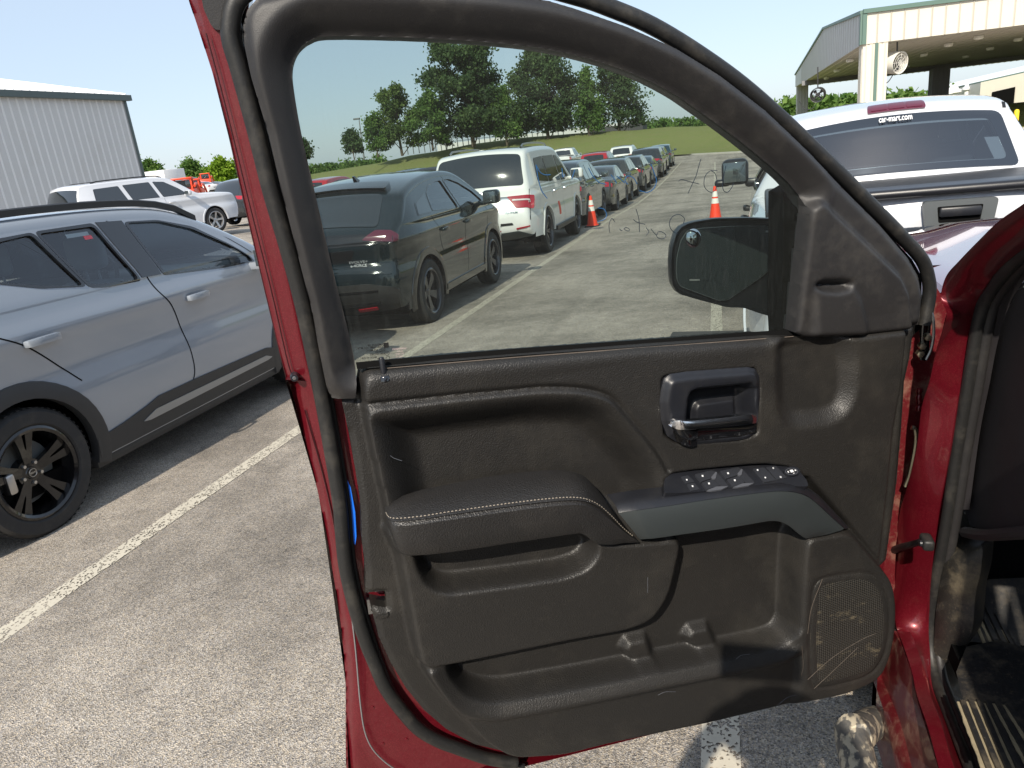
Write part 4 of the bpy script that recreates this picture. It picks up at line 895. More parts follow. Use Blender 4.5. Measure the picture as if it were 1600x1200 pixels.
f0 = at(655, 232, 150); wb = MB(); wb.box((f0[0]+4, f0[1], f0[2]-2), (f0[0]+44, f0[1]+10, f0[2]+.3)); tag(wb.build('long_pale_building', 'wallg', None, False), 'long low pale building glimpsed between the tree trunks', 'building')
p = at(1122, 196, 200); tag(MB().lathe([(0, 1.2), (.5, .9), (.6, 0), (.6, -3)], 12, c=tuple(p)).build('white_tank', 'signw', None), 'tiny white domed tank on the skyline above the grass bank', 'tank')
p = at(1160, 197, 160); tag(MB().box((p[0]-5, p[1], p[2]-2), (p[0]+12, p[1]+8, p[2]+.5)).build('low_white_shed', 'signw', None, False), 'long low white shed on the skyline beyond the bank', 'shed')

# ------------------------------------------------------------------ grey metal building on the left
c1 = at(228, 285, 40); c1t = at(203, 157, 40); eave = c1t[2]; P0_ = at(0, 200, 32.2)
d = np.array([P0_[0]-c1[0], P0_[1]-c1[1]]); d /= np.linalg.norm(d); nrm = np.array([d[1], -d[0]]); 
if nrm @ (-np.array(c1[:2])) < 0: nrm = -nrm
gb = empty('grey_metal_building', (c1[0], c1[1], gnd(c1[0], c1[1]))); tag(gb, 'big grey ribbed metal building with white roof and dark green trim, far left', 'building')
g0 = gb.location.z; Eh = eave-g0; LB = 42
def bp_(u, dpt, z): return (d[0]*u-nrm[0]*dpt, d[1]*u-nrm[1]*dpt, z)
w = MB()
for a, b in (((0, 0), (LB, 0)), ((0, 0), (0, 24)), ((0, 24), (LB, 24)), ((LB, 0), (LB, 24))):
    w.add([bp_(*a, -.5), bp_(*b, -.5), bp_(*b, Eh), bp_(*a, Eh)], [(0, 1, 2, 3)])
w.add([bp_(0, 0, Eh), bp_(0, 24, Eh), bp_(0, 12, Eh+2.6)], [(0, 1, 2)])
w.build('wall', 'wallg', gb, False)
rbs = MB()
for i in range(int(LB/.41)):
    u = .3+i*.41; rbs.add([bp_(u-.055, 0, 0), bp_(u-.02, -.04, 0), bp_(u+.02, -.04, 0), bp_(u+.055, 0, 0), bp_(u-.055, 0, Eh), bp_(u-.02, -.04, Eh), bp_(u+.02, -.04, Eh), bp_(u+.055, 0, Eh)], [(0, 1, 5, 4), (1, 2, 6, 5), (2, 3, 7, 6)])
rbs.build('wall_ribs', 'wallrib', gb, False)['kind'] = 'stuff'
rf = MB(); q = .25
for s0, s1 in ((0, 12), (24, 12)):
    e0 = -q if s0 == 0 else 24+q
    rf.add([bp_(-q, e0, Eh+.12), bp_(LB, e0, Eh+.12), bp_(LB, 12, Eh+2.8), bp_(-q, 12, Eh+2.8), bp_(-q, e0, Eh+.02), bp_(-q, 12, Eh+2.7)], [(0, 1, 2, 3), (0, 3, 5, 4)])
for i in range(int(LB/.41)):
    u = .1+i*.41; rf.add([bp_(u-.04, -q, Eh+.13), bp_(u, -q, Eh+.19), bp_(u+.04, -q, Eh+.13), bp_(u-.04, 12, Eh+2.81), bp_(u, 12, Eh+2.87), bp_(u+.04, 12, Eh+2.81)], [(0, 1, 4, 3), (1, 2, 5, 4), (0, 1, 2)])
rf.build('roof', 'roofw', gb, False)
MB().add([bp_(-q, -q-.01, Eh-.16), bp_(LB, -q-.01, Eh-.16), bp_(LB, -q-.01, Eh+.12), bp_(-q, -q-.01, Eh+.12), bp_(-q, -.0, Eh-.16), bp_(LB, 0, Eh-.16)], [(0, 1, 2, 3), (0, 4, 5, 1)]).build('eave_trim', 'dtrim', gb, False)
MB().box((-.001, 0, 0), (0, 0, 0)) if 0 else None
tq = MB(); tq.add([bp_(-.03, -.05, 0), bp_(.16, -.05, 0), bp_(.16, -.05, Eh), bp_(-.03, -.05, Eh), bp_(-.03, .2, 0), bp_(-.03, .2, Eh)], [(0, 1, 2, 3), (0, 3, 5, 4)]); tq.build('corner_trim', 'dtrim', gb, False)
MB().add([bp_(22, -.05, 0), bp_(22.12, -.05, 0), bp_(22.12, -.05, Eh*.42), bp_(22, -.05, Eh*.42)], [(0, 1, 2, 3)]).build('downpipe', 'dtrim', gb, False)
p = at(237, 283, 70); tag(MB().rbox((p[0]-1.4, p[1], p[2]-1.6), (p[0]+1.6, p[1]+3, p[2]+.9), .05).build('white_trailer', 'signw', None), 'small pale trailer just right of the grey metal building', 'trailer')

# ------------------------------------------------------------------ canopy on the right
zt, zb_ = 7.1, 5.35
def pd(px, D): q = ray(px, 100)*D; return np.array([q[0], q[1]])
A = pd(1345, 45); B = pd(1243, 100); Cc = A+(B-A)*.38; dirR = (pd(1600, 44.5)-A); dirR /= np.linalg.norm(dirR); Rr_ = A+dirR*48; Dd = B+dirR*48
cn = empty('drive_through_canopy', (A[0], A[1], -.6)); tag(cn, 'large cream metal canopy with green trim and ceiling lights on square columns', 'canopy')
def rel(P, z): return (P[0]-A[0], P[1]-A[1], z+.6)
def quad(P, Q, z0, z1): return [rel(P, z0), rel(Q, z0), rel(Q, z1), rel(P, z1)]
MB().add(quad(A, Rr_, zb_, zt), [(0, 1, 2, 3)]).build('front_fascia', 'cream', cn, False)
V = [rel(A, zb_), rel(B, zb_+.1), rel(B, 7.0), rel(Cc, 8.75), rel(A, zt)]; MB().add(V, [(0, 1, 2, 3, 4)]).build('side_fascia', 'creamshade', cn, False)
rb = MB(); out = np.array([dirR[1], -dirR[0]])
if out @ -A < 0: out = -out
for i in range(60):
    P = A+dirR*(.9+i*.8); a, b, c = P-dirR*.06, P+out*.06, P+dirR*.06
    rb.add([rel(a, zb_), rel(b, zb_), rel(c, zb_), rel(a, zt), rel(b, zt), rel(c, zt)], [(0, 1, 4, 3), (1, 2, 5, 4)])
rb.build('fascia_rib', 'creamrib', cn, False)['kind'] = 'stuff'
sb = (B-A)/np.linalg.norm(B-A); rb = MB(); outl = np.array([-sb[1], sb[0]]); outl = outl if outl @ -A > 0 else -outl
for i in range(1, 40):
    P = A+sb*i*1.3
    if i*1.3 > np.linalg.norm(B-A)-1: break
    f = i*1.3/np.linalg.norm(B-A); ztt = np.interp(f, [0, .38, 1], [zt, 8.72, 6.98]); a, b, c = P-sb*.08, P+outl*.06, P+sb*.08
    rb.add([rel(a, zb_), rel(b, zb_), rel(c, zb_), rel(a, ztt), rel(b, ztt), rel(c, ztt)], [(0, 1, 4, 3), (1, 2, 5, 4)])
rb.build('side_rib', 'creamshade', cn, False)['kind'] = 'stuff'
def bar(name, P, Q, z0a, z1a, z0b, z1b, th, mat, o):
    o = np.array(o)*th; MB().add([rel(P, z0a), rel(Q, z0b), rel(Q, z1b), rel(P, z1a), rel(P+o, z0a), rel(Q+o, z0b), rel(Q+o, z1b), rel(P+o, z1a)], [(0, 1, 2, 3), (4, 7, 6, 5), (0, 4, 5, 1), (3, 2, 6, 7), (0, 3, 7, 4), (1, 5, 6, 2)]).build(name, mat, cn, False)
bar('roof_trim', A, Rr_, zt-.02, zt+.22, zt-.02, zt+.22, .16, 'gtrim', out)
bar('roof_trim', A, Cc, zt-.02, zt+.18, 8.73, 8.9, .14, 'gtrim', outl); bar('roof_trim', Cc, B, 8.73, 8.9, 6.98, 7.12, .14, 'gtrim', outl)
bar('corner_trim', A, A+dirR*.25, zb_, zt, zb_, zt, .10, 'gtrim', out); bar('corner_trim', A, A+sb*.5, zb_, zt, zb_, zt, .10, 'gtrim', outl)
MB().add([rel(A, zt+.1), rel(Rr_, zt+.1), rel(Cc+dirR*48, 8.85), rel(Cc, 8.85), rel(Dd, 7.1), rel(B, 7.1)], [(0, 1, 2, 3), (3, 2, 4, 5)]).build('roof', 'roofw', cn, False)
E1 = pd(1370, 88); MB().add([rel(A, zb_), rel(Rr_, zb_), rel(Dd, zb_+.1), rel(B, zb_+.1)], [(0, 3, 2, 1)]).build('ceiling', 'soffit', cn, False)
rb = MB()
for i in range(60):
    P = A+dirR*(i*.8+.4); Q = B+dirR*(i*.8+.4); rb.add([rel(P, zb_-.005), rel(P+dirR*.05, zb_-.05), rel(P+dirR*.1, zb_-.005), rel(Q, zb_+.09), rel(Q+dirR*.05, zb_+.05), rel(Q+dirR*.1, zb_+.09)], [(0, 1, 4, 3), (1, 2, 5, 4)])
rb.build('ceiling_rib', 'soffit', cn, False)['kind'] = 'stuff'
bar('back_beam', A+sb*44, A+sb*44+dirR*48, 4.9, 5.4, 4.9, 5.4, .4, 'colgrey', outl)
def column(P, wd, mat, ztop, gr=True):
    c = MB(); c.add([rel(P+dirR*a*wd/2+sb*b*wd/2, z) for z in (-1.2, ztop) for a, b in ((-1, -1), (1, -1), (1, 1), (-1, 1))], [(0, 1, 5, 4), (1, 2, 6, 5), (2, 3, 7, 6), (3, 0, 4, 7)])
    for i in range(4):
        for (e1, e2, s) in ((dirR, sb, -1), (sb, dirR, -1)):
            Q = P+e1*(-.375+i*.25)*wd+e2*s*wd/2; c.add([rel(Q-e1*.05, -1.2), rel(Q-e2*.05, -1.2), rel(Q+e1*.05, -1.2), rel(Q-e1*.05, ztop), rel(Q-e2*.05, ztop), rel(Q+e1*.05, ztop)], [(0, 1, 4, 3), (1, 2, 5, 4)])
    return c.build('column', mat, cn, False)
column(A+dirR*.85+sb*.8, 1.5, 'cream', zb_+.01); column(B+dirR*.9-sb*.9, 1.5, 'creamshade', zb_+.1)
column(A+sb*43+dirR*((pd(1448, 85)-(A+sb*43)) @ dirR), 1.9, 'colgrey', 5.0); column(A+sb*21+dirR*36, 1.8, 'colgrey', 5.3)
bar('corner_trim', A+dirR*.82+sb*.02, A+dirR*1.0+sb*.02, -1.0, zb_, -1.0, zb_, .05, 'gtrim', out)
for px, D in ((1292, 80), (1308, 68), (1328, 56), (1443, 60), (1480, 52), (1526, 46.5+2), (1508, 70), (1545, 62), (1587, 55), (1417, 75), (1280, 92), (1360, 78)):
    q = pd(px, D); l = MB(); l.lathe([(.28, zb_+.6-.02), (.30, zb_+.6-.16), (.22, zb_+.6-.24), (0, zb_+.6-.26)], 14, c=(q[0]-A[0], q[1]-A[1], 0)); o = l.build('ceiling_light', 'lamp', cn)
v = A+dirR*12.5+out*.03; o = MB(); Mx = Matrix.Translation(rel(v, 6.5)) @ Matrix.Rotation(math.atan2(dirR[1], dirR[0]), 4, 'Z'); o.rbox((-.38, -.12, -.28), (.38, .0, .28), .03, 2, Mx)
for k in range(4): o.box((-.32, -.16, -.2+k*.12), (.32, -.10, -.14+k*.12), Mx)
o.build('louvre_vent', 'vent', cn, False)
def fan(px, py, D, r, mat, lbl, yaw):
    P = at(px, py, D); f = empty('drum_fan', tuple(P), (R(8), 0, yaw)); tag(f, lbl, 'fan')
    MB().lathe([(r*.92, -.35), (r, -.38), (r*1.02, 0), (r, .38), (r*.92, .35), (r*.9, 0), (r*.92, -.35)], 24, 'y').build('drum', mat, f)
    b = MB(); 
    for k in range(4):
        a = k*math.pi/2+.4; b.add([(0, -.05, 0), (r*.85*math.cos(a), .08, r*.85*math.sin(a)), (r*.85*math.cos(a+.6), -.08, r*.85*math.sin(a+.6))], [(0, 1, 2)])
    b.lathe([(0, -.12), (.15, -.12), (.15, .12), (0, .12)], 10, 'y'); b.build('blade', 'fand', f)
    g = MB()
    for k in range(1, 5): a = np.linspace(0, 2*math.pi, 25); g.tube(np.stack([r*k/4.2*np.cos(a), np.full(25, -.36), r*k/4.2*np.sin(a)], 1), .014, 4)
    for k in range(8): a = k*math.pi/4; g.tube([(0, -.37, 0), (r*math.cos(a), -.36, r*math.sin(a))], .012, 4)
    g.build('guard', mat, f, False)
    MB().tube([(0, 0, r), (0, .1, zb_-P[2])], .05, 6).build('bracket', 'fand', f)
    c = MB(); c.tube(smoothline([(0, 0, -r), (-.5, 0, -r-.5), (-1.2, .2, -r-.45), (-1.6, .3, -r+.2)], 5), .03, 5); c.build('hose', 'fand', f)
fan(1278, 148, 62, .58, 'fand', 'dark round drum fan hanging at the far left of the canopy', R(-20)); fan(1399, 98, 46, .66, 'fanw', 'white drum fan hanging under the canopy beside the near column', R(38))

# workshop behind the canopy
q = at(1535, 150, 120); ws = empty('workshop_building', (q[0], q[1], -.8)); tag(ws, 'long cream workshop with a dark sheet for its open bay and white roof vents, behind the canopy', 'building')
zr = lambda px, py: at(px, py, 118)[2]+.8
Lft, Mid, Rgt = pd(1452, 140)-q[:2], pd(1535, 118)-q[:2], pd(1680, 108)-q[:2]
def wallp(name, P, Q, z0, z1, z0b, z1b, mat): MB().add([(P[0], P[1], z0), (Q[0], Q[1], z0b), (Q[0], Q[1], z1b), (P[0], P[1], z1)], [(0, 1, 2, 3)]).build(name, mat, ws, False)
wallp('side_wall', Lft, Mid, -1, 3.6, -1, 4.3, 'creamshade'); wallp('front_wall', Mid, Rgt, -1, 4.3, -1, 5.6, 'cream'); wallp('eave_trim', Lft*1.0, Mid, 3.55, 3.8, 4.25, 4.5, 'gtrim'); wallp('eave_trim', Mid, Rgt, 4.3, 4.5, 5.6, 5.8, 'gtrim')
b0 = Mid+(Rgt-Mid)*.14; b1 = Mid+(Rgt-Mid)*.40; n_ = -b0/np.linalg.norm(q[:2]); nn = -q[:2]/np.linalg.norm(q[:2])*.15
MB().add([(b0[0]+nn[0], b0[1]+nn[1], -1), (b1[0]+nn[0], b1[1]+nn[1], -1), (b1[0]+nn[0], b1[1]+nn[1], 3.0), (b0[0]+nn[0], b0[1]+nn[1], 2.6)], [(0, 1, 2, 3)]).build('bay_shade_sheet', 'cavity', ws, False)  # flat dark sheet on the wall stands for the shaded bay
back = -nn/np.linalg.norm(nn)*18
MB().add([(Lft[0], Lft[1], 3.8), (Mid[0], Mid[1], 4.5), (Rgt[0], Rgt[1], 5.8), (Rgt[0]+back[0], Rgt[1]+back[1], 7), (Lft[0]+back[0], Lft[1]+back[1], 5)], [(0, 1, 2, 3, 4)]).build('roof', 'roofw', ws, False)
for px, py, r in ((1480, 146, 1.0), (1490, 144, 1.2), (1512, 139, .9), (1525, 137, 1.1), (1553, 132, 1.3), (1569, 129, 1.0), (1594, 126, 1.2)):
    P = at(px, py, 124)-np.array([q[0], q[1], -.8]); MB().lathe([(0, r*.9), (r*.5, r*.8), (r*.62, r*.4), (r, r*.3), (r, -.1), (r*.6, -.2), (r*.6, -1.4)], 14, c=tuple(P)).build('roof_vent', 'roofw', ws)
def bollard(px, py, D, lbl):
    P = at(px, py, D); tag(MB().lathe([(0, P[2]+.02), (.10, P[2]-.02), (.13, P[2]-.1), (.13, -1.2)], 12, c=(P[0], P[1], 0)).build('yellow_bollard', 'yellow', None), lbl, 'bollard', 'yellow bollards under the canopy')
bollard(1589, 171, 40, 'yellow bollard beside the dark car at the edge of the photo'); bollard(1311, 215, 38, 'left yellow bollard seen through the pickup back window'); bollard(1322, 214, 38, 'middle yellow bollard seen through the pickup back window'); bollard(1360, 220, 38, 'right yellow bollard seen through the pickup back window')

# ------------------------------------------------------------------ traffic cones
def cone(px, py, lbl):
    P = ongnd(px, py); r = empty('traffic_cone', tuple(P)); tag(r, lbl, 'cone', 'orange traffic cones')
    MB().rbox((-.18, -.18, 0), (.18, .18, .035), .012).build('base', 'cbase', r)
    z = [.035, .36, .50, .525, .60, .76]; rad = lambda h: .135-(h-.035)*(.105/.72)
    for nm, a, b, mt, e in (('shell', .035, .39, 'cone', 0), ('reflective_band', .39, .50, 'cband', .002), ('shell', .50, .535, 'cone', 0), ('reflective_band', .535, .655, 'cband', .002), ('tip', .655, .76, 'cone', 0)):
        pr = [(rad(a)+e, a), (rad(b)+e, b)]
        if nm == 'tip': pr += [(rad(b)-.012, b+.006), (0.0, b+.006)]
        if a < .04: pr = [(.16, .03), (.15, .05)]+pr
        MB().lathe(pr, 24).build(nm, mt, r)
    return r
cone(926, 354, 'orange cone with two white bands on the white line beside the big white SUV')
cone(1118, 345, 'orange cone standing alone in the open lane above the wing mirror')

# ------------------------------------------------------------------ other vehicles
RG = 'cars parked nose to tail along the white line'
row = [('cross', 20.7, 'steelblue', 'slate blue crossover right in front of the big white SUV'), ('sedan', 26.2, 'bronze', 'warm grey saloon, second car after the big white SUV'), ('cross', 31.6, 'bronze', 'warm grey crossover, third after the big white SUV'),
       ('cross', 37.2, 'darkgrey', 'dark grey crossover, fourth after the big white SUV'), ('sedan', 43, 'teal', 'teal saloon with a glinting window, fifth after the white SUV'), ('cross', 48.8, 'darkgrey', 'tall dark grey crossover, sixth after the white SUV'), ('cross', 55, 'bronze', 'grey crossover, last but one in the row'), ('cross', 61.5, 'teal', 'small teal crossover at the far end of the row')]
for i, (st, y, pt, lb) in enumerate(row):
    simple('parked_car', st, (-4.12+(0, .08, -.04, .03, 0, .05, -.05, 0)[i], y, gnd(-4.1, y)), 0, pt, lb, RG, scale=1.0 if i != 5 else 1.08, pitch=R(-1.0) if y < 35 else 0)
def place(name, style, px, py, D, yaw, paint, lb, grp, **k):
    P = at(px, py, D); return simple(name, style, (P[0], P[1], k.pop('z', gnd(P[0], P[1]))), yaw, paint, lb, grp, **k)
G2 = 'cars in the next row over'
place('parked_car', 'pick', 884, 245, 62, 0, 'whitepaint', 'white pickup in the next row, above the slate blue crossover', G2, cat='pickup', scale=1.05)
place('parked_car', 'cross', 936, 255, 47, 0, 'carred', 'bright red SUV in the next row over', G2, cat='suv', scale=1.06)
place('parked_car', 'cross', 976, 242, 58, 0, 'whitepaint', 'white SUV with flat roof in the next row, beyond the red one', G2, cat='suv', scale=1.1)
place('parked_car', 'cross', 685, 275, 33, 0, 'black', 'black SUV in the next row, just left of the big white SUV', G2, cat='suv', scale=1.08)
place('parked_car', 'cross', 652, 275, 42, 0, 'steelblue', 'grey-blue car roof showing over the black crossover', G2, cat='car')
place('parked_car', 'cross', 615, 278, 34, R(5), 'darkgrey', 'dark car with its tailgate raised behind the black crossover', G2, cat='car', openhatch=True)
place('parked_car', 'cross', 520, 290, 34, 0, 'carred', 'red car just showing behind the black crossover roof', G2, cat='car')
# white long suv left
c = at(232, 330, 23.4); wg = simple('white_long_suv', 'wagon', (c[0], c[1], gnd(c[0], c[1])+.03), R(-16), 'whitepaint2', 'long white SUV with dark windows and silver wheels in front of the grey metal building', None, scale=1.02, cat='suv', rim='rimsilver'); wg.rails(-2.0, .3, 'black', .04, .14, .02)
c = at(378, 335, 30.5); simple('dark_grey_suv', 'cross', (c[0]+.6, c[1]+1.5, gnd(c[0], c[1])+.05), R(-12), 'darkgrey', 'shiny dark grey SUV beside the red door edge, red tail lamps showing', None, scale=1.1, cat='suv')
c = at(283, 282, 75); simple('maroon_suv', 'cross', (c[0], c[1], c[2]-1.5), R(70), 'brownpaint', 'maroon SUV far off under the trees beyond the machines', None, cat='suv')
for i, (px, D, pt, lb) in enumerate(((262, 78, 'whitepaint', 'far white car right of the pale trailer'), (310, 80, 'whitepaint', 'far white car right of the maroon SUV'), (330, 82, 'darkgrey', 'far dark car below the yellow-green tree'))):
    c = at(px, 293, D); simple('far_car', 'sedan', (c[0], c[1], c[2]-.9), R(60+i*20), pt, lb, 'cars far beyond the left lot')
def loader(px, py, D, lb, k=1.0):
    P = at(px, py, D); e = empty('compact_loader', (P[0], P[1], P[2]-.9), (0, 0, R(30))); e.scale = (k, k, k); tag(e, lb, 'loader', 'orange machines beyond the left lot')
    MB().rbox((-.8, -1.2, .35), (.8, 1.0, 1.15), .12, 3).build('body', 'machine', e); m_ = MB()
    for x in (-.6, .6):
        for y in (-.5, .35): m_.box((x-.05, y-.05, 1.1), (x+.05, y+.05, 1.85))
    m_.rbox((-.7, -.65, 1.85), (.7, .5, 1.98), .05); m_.build('cab_frame', 'machine', e)
    MB().rbox((-.55, -.45, 1.15), (.55, .3, 1.8), .03).build('cab_window', 'gopaque', e)
    a = MB()
    for x in (-.85, .85): a.tube(smoothline([(x, -1.0, 1.35), (x, .2, 1.5), (x, 1.3, .9), (x, 1.6, .35)], 4), .09, 6)
    a.build('lift_arm', 'machine', e); b = MB(); b.loft([np.array([(x, y, z) for x in (-.9, .9)]) for y, z in ((1.6, .65), (1.65, .15), (2.25, .05))]); b.build('bucket', 'machine', e)
    for x in (-.85, .85):
        for y in (-.75, .6): MB().lathe([(0, .12), (.18, .12), (.34, .13), (.36, .05), (.36, -.1), (.3, -.13), (0, -.13)], 18, 'x', c=(x, y, .36)).build('wheel', 'tyre', e)
loader(290, 302, 52, 'red-orange loader nearest the white SUV bonnet'); loader(303, 299, 60, 'red-orange loader partly behind the worker', .95); loader(322, 280, 85, 'small orange machine under the yellow-green tree', .8)

# worker bending over behind the white suv's bonnet
P = at(322, 312, 27.5); pe = empty('person', (P[0], P[1], gnd(P[0], P[1])), (0, 0, R(100))); tag(pe, 'worker in a yellow-green safety vest and orange cap bending forward beside the white SUV', 'person')
def skinbody(name, joints, edges, mat, parent):
    me = bpy.data.meshes.new(name); me.from_pydata([j[:3] for j in joints], edges, []); me.materials.append(M[mat]); o = link(bpy.data.objects.new(name, me), parent)
    sk = o.modifiers.new('s', 'SKIN'); 
    me.skin_vertices or None
    bm = bmesh.new(); bm.from_mesh(me); lay = bm.verts.layers.skin.verify(); bm.verts.ensure_lookup_table()
    for v, j in zip(bm.verts, joints): v[lay].radius = (j[3], j[4] if len(j) > 4 else j[3])
    bm.verts[0][lay].use_root = True; bm.to_mesh(me); bm.free(); s2 = o.modifiers.new('u', 'SUBSURF'); s2.levels = s2.render_levels = 1
    dg = bpy.context.evaluated_depsgraph_get(); m2 = bpy.data.meshes.new_from_object(o.evaluated_get(dg)); o.modifiers.clear(); o.data = m2; m2.polygons.foreach_set('use_smooth', [True]*len(m2.polygons))
    if not m2.materials: m2.materials.append(M[mat])
    return o
J = [(0, 0, .93, .14, .16), (0, .22, 1.12, .15, .17), (0, .45, 1.26, .17, .15), (0, .58, 1.32, .07), (0, .68, 1.36, .095), (0, .76, 1.35, .085), (-.20, .45, 1.25, .06), (-.26, .60, 1.02, .05), (-.22, .78, .88, .04), (-.21, .84, .82, .035), (.20, .45, 1.25, .06), (.26, .60, 1.02, .05), (.22, .78, .88, .04), (.21, .84, .82, .035),
     (-.12, 0, .86, .11), (-.13, .05, .48, .075), (-.13, 0, .10, .05), (-.13, .14, .04, .045), (.12, 0, .86, .11), (.14, .06, .48, .075), (.14, 0, .10, .05), (.14, .14, .04, .045)]
Ed = [(0, 1), (1, 2), (2, 3), (3, 4), (4, 5), (2, 6), (6, 7), (7, 8), (8, 9), (2, 10), (10, 11), (11, 12), (12, 13), (0, 14), (14, 15), (15, 16), (16, 17), (0, 18), (18, 19), (19, 20), (20, 21)]
skinbody('body', J, Ed, 'skin', pe)
skinbody('safety_vest', [(0, -.02, .95, .165, .185), (0, .22, 1.13, .175, .195), (0, .44, 1.27, .195, .17), (0, .53, 1.31, .12)], [(0, 1), (1, 2), (2, 3)], 'vest', pe)
skinbody('trousers', [(0, 0, .92, .155, .17), (-.12, 0, .84, .125), (-.13, .05, .48, .09), (-.13, 0, .12, .075), (.12, 0, .84, .125), (.14, .06, .48, .09), (.14, 0, .12, .075)], [(0, 1), (1, 2), (2, 3), (0, 4), (4, 5), (5, 6)], 'pants', pe)
MB().lathe([(0, .12), (.06, .11), (.10, .06), (.11, 0), (.10, -.01)], 14, c=(0, .70, 1.41)).rbox((-.08, .76, 1.40), (.08, .90, 1.42), .01).build('cap', 'hatm', pe)

# ------------------------------------------------------------------ silver-white pickup ahead of our truck
pp = [(-2.62, .45), (-2.70, .55), (-2.70, .80), (-2.68, 1.10), (-2.67, 1.24), (-2.62, 1.285), (-2.5, 1.25), (-2.3, 1.21), (-1.4, 1.20), (-1.03, 1.20), (-.98, 1.24), (-.88, 1.48), (-.82, 1.60), (-.70, 1.685), (-.2, 1.73), (.4, 1.71), (.8, 1.58), (1.15, 1.32), (1.4, 1.17), (1.8, 1.12), (2.4, 1.05), (2.66, .9), (2.7, .5)]
pk = Car('white_pickup', (1.20, 6.42, -.075), R(-3.2), 5.4, 1.88, pp, 1.14, -1.60, 1.60, .37, 'whitepaint2', sill=.45, tumble=.52, r=.075, pitch=R(-.4), shoulder=.012, fine=.045,
         label='white pickup parked directly ahead, dark back window with white lettering and a red roof lamp', cat='pickup')
ir = int(np.argmax(pk.P[:, 1])); npk = len(pk.P); icab = int(np.argmin(np.abs(pk.P[:, 0]+1.02)+(pk.P[:, 1] < 1.2)*9))
wpk = [rpoly([(-.74, 1.24), (-.66, 1.58), (-.15, 1.62), (-.10, 1.22)], .04), rpoly([(.0, 1.22), (-.05, 1.62), (.30, 1.60), (.55, 1.50), (.85, 1.26), (.88, 1.20)], .04)]
pk.body(wpk, openrear=[(-.62, 1.30), (.62, 1.30), (.53, 1.57), (-.53, 1.57)], i_rear=(icab, ir), openwind=[(-.62, 1.28), (.62, 1.28), (.54, 1.60), (-.54, 1.60)], i_wind=(ir, npk))
pk.windows(wpk, 'gcar', frame='gloss', fr=.012)
pk.rearpatch('windscreen', [(-.66, 1.25), (.66, 1.25), (.58, 1.62), (-.58, 1.62)], 'gcar', ir, npk, -.003, 0)
rwp = rpoly([(-.70, 1.262), (.70, 1.262), (.60, 1.605), (-.60, 1.605)], .05)
pk.rearpatch('rear_window', rwp, 'gpick', icab, ir, .004, .004)
inn = rwp*np.array([.985, .0])+np.array([0, 1.0])*(1.49+(rwp[:, 1:2]-1.49)*.965); inn = np.stack([rwp[:, 0]*.90, 1.43+(rwp[:, 1]-1.43)*.74], 1)
pk.rearpatch('window_surround', rwp*1.0, 'gloss', icab, ir, .003, .01, holes=(inn,))
pk.rearpatch('roof_brake_lamp', rpoly([(-.175, 1.630), (.175, 1.630), (.165, 1.668), (-.165, 1.668)], .015), 'taildark', icab, ir, .014)
for x0, x1, mt in ((-.15, -.055, 'taildark'), (-.045, .05, 'taildark'), (.06, .155, 'taildark')): pk.rearpatch('lamp_cell', rpoly([(x0, 1.637), (x1, 1.637), (x1, 1.660), (x0, 1.660)], .006), mt, icab, ir, .018, .004)
pk.reartext('car-mart.com', -.01, 1.578, .036, 'wtext', icab, ir, .022, .0004)
for s_ in (-1, 1): pk.rearpatch('roof_ditch', sorted([(s_*.62, 1.625), (s_*.64, 1.625), (s_*.64, 1.66), (s_*.62, 1.66)], key=lambda q: math.atan2(q[1]-1.64, q[0]-s_*.63)), 'black', icab, ir, .006)
# tailgate: black top cap, handle bezel, bed fill
cap = MB(); cap.rbox((-.80, -2.79, 1.304), (.80, -2.58, 1.345), .02, 3); cap.build('tailgate_cap', 'smooth', pk.root)
MB().rbox((-.82, -2.5, 1.15), (.82, -1.0, 1.262), .02).build('bed_fill', 'black', pk.root)  # black block stands for the dark bed interior
hb = MB(); tr_ = lambda p, h: (p[0]-.02, -2.785-h, p[1]+.108); hb.prism(rpoly([(-.145, 1.175), (.145, 1.175), (.130, 1.055), (-.130, 1.055)], .02), tr_, -.02, .022); hb.build('handle_bezel', 'bezel', pk.root)
MB().prism(rpoly([(-.088, 1.150), (.088, 1.150), (.080, 1.080), (-.080, 1.080)], .008), tr_, .0225, .0235).build('handle_recess', 'cavity', pk.root)  # dark plate on the bezel stands for shade in the recess
MB().rbox((-.10, -2.83, 1.213), (.06, -2.803, 1.254), .008).build('tailgate_handle', 'smooth', pk.root)
for s_ in (-1, 1): MB().rbox((min(s_*.82, s_*.925), -2.69, .80), (max(s_*.82, s_*.925), -2.55, 1.20), .03).build('tail_lamp', 'tail', pk.root)
MB().rbox((-.92, -2.85, .42), (.92, -2.6, .62), .05).build('rear_bumper', 'chrome', pk.root)
pk.wheels('rimsilver', 'single', 6); pk.arches('whitepaint2', .035)
pk.gap([(-.12, 1.64), (-.06, 1.2), (-.02, .9), (-.02, .5)]); pk.gap([(-.80, 1.62), (-.84, 1.25), (-.85, .9), (-.85, .5)]); pk.gap([(-1.0, 1.28), (-1.02, .9), (-1.0, .5)]); pk.gap([(.95, 1.12), (.97, .8), (.95, .5)])
pk.handles([-.66, .12], 1.03, 'black', ln=.18); pk.interior((-.35, .45), 'seat', 'dash', 1.0, xw=.72)
mm = MB(); mm.rbox((-1.20, .93, 1.17), (-.955, 1.10, 1.41), .06, 4); mm.rbox((-.99, .98, 1.14), (-.80, 1.06, 1.22), .03); mm.rbox((-1.27, .99, 1.16), (-1.12, 1.07, 1.23), .035, 3); o = mm.build('wing_mirror', 'smooth', pk.root)
MB().rbox((-1.18, .924, 1.20), (-.98, .932, 1.38), .003).build('mirror_glass', 'mirrordark', o)
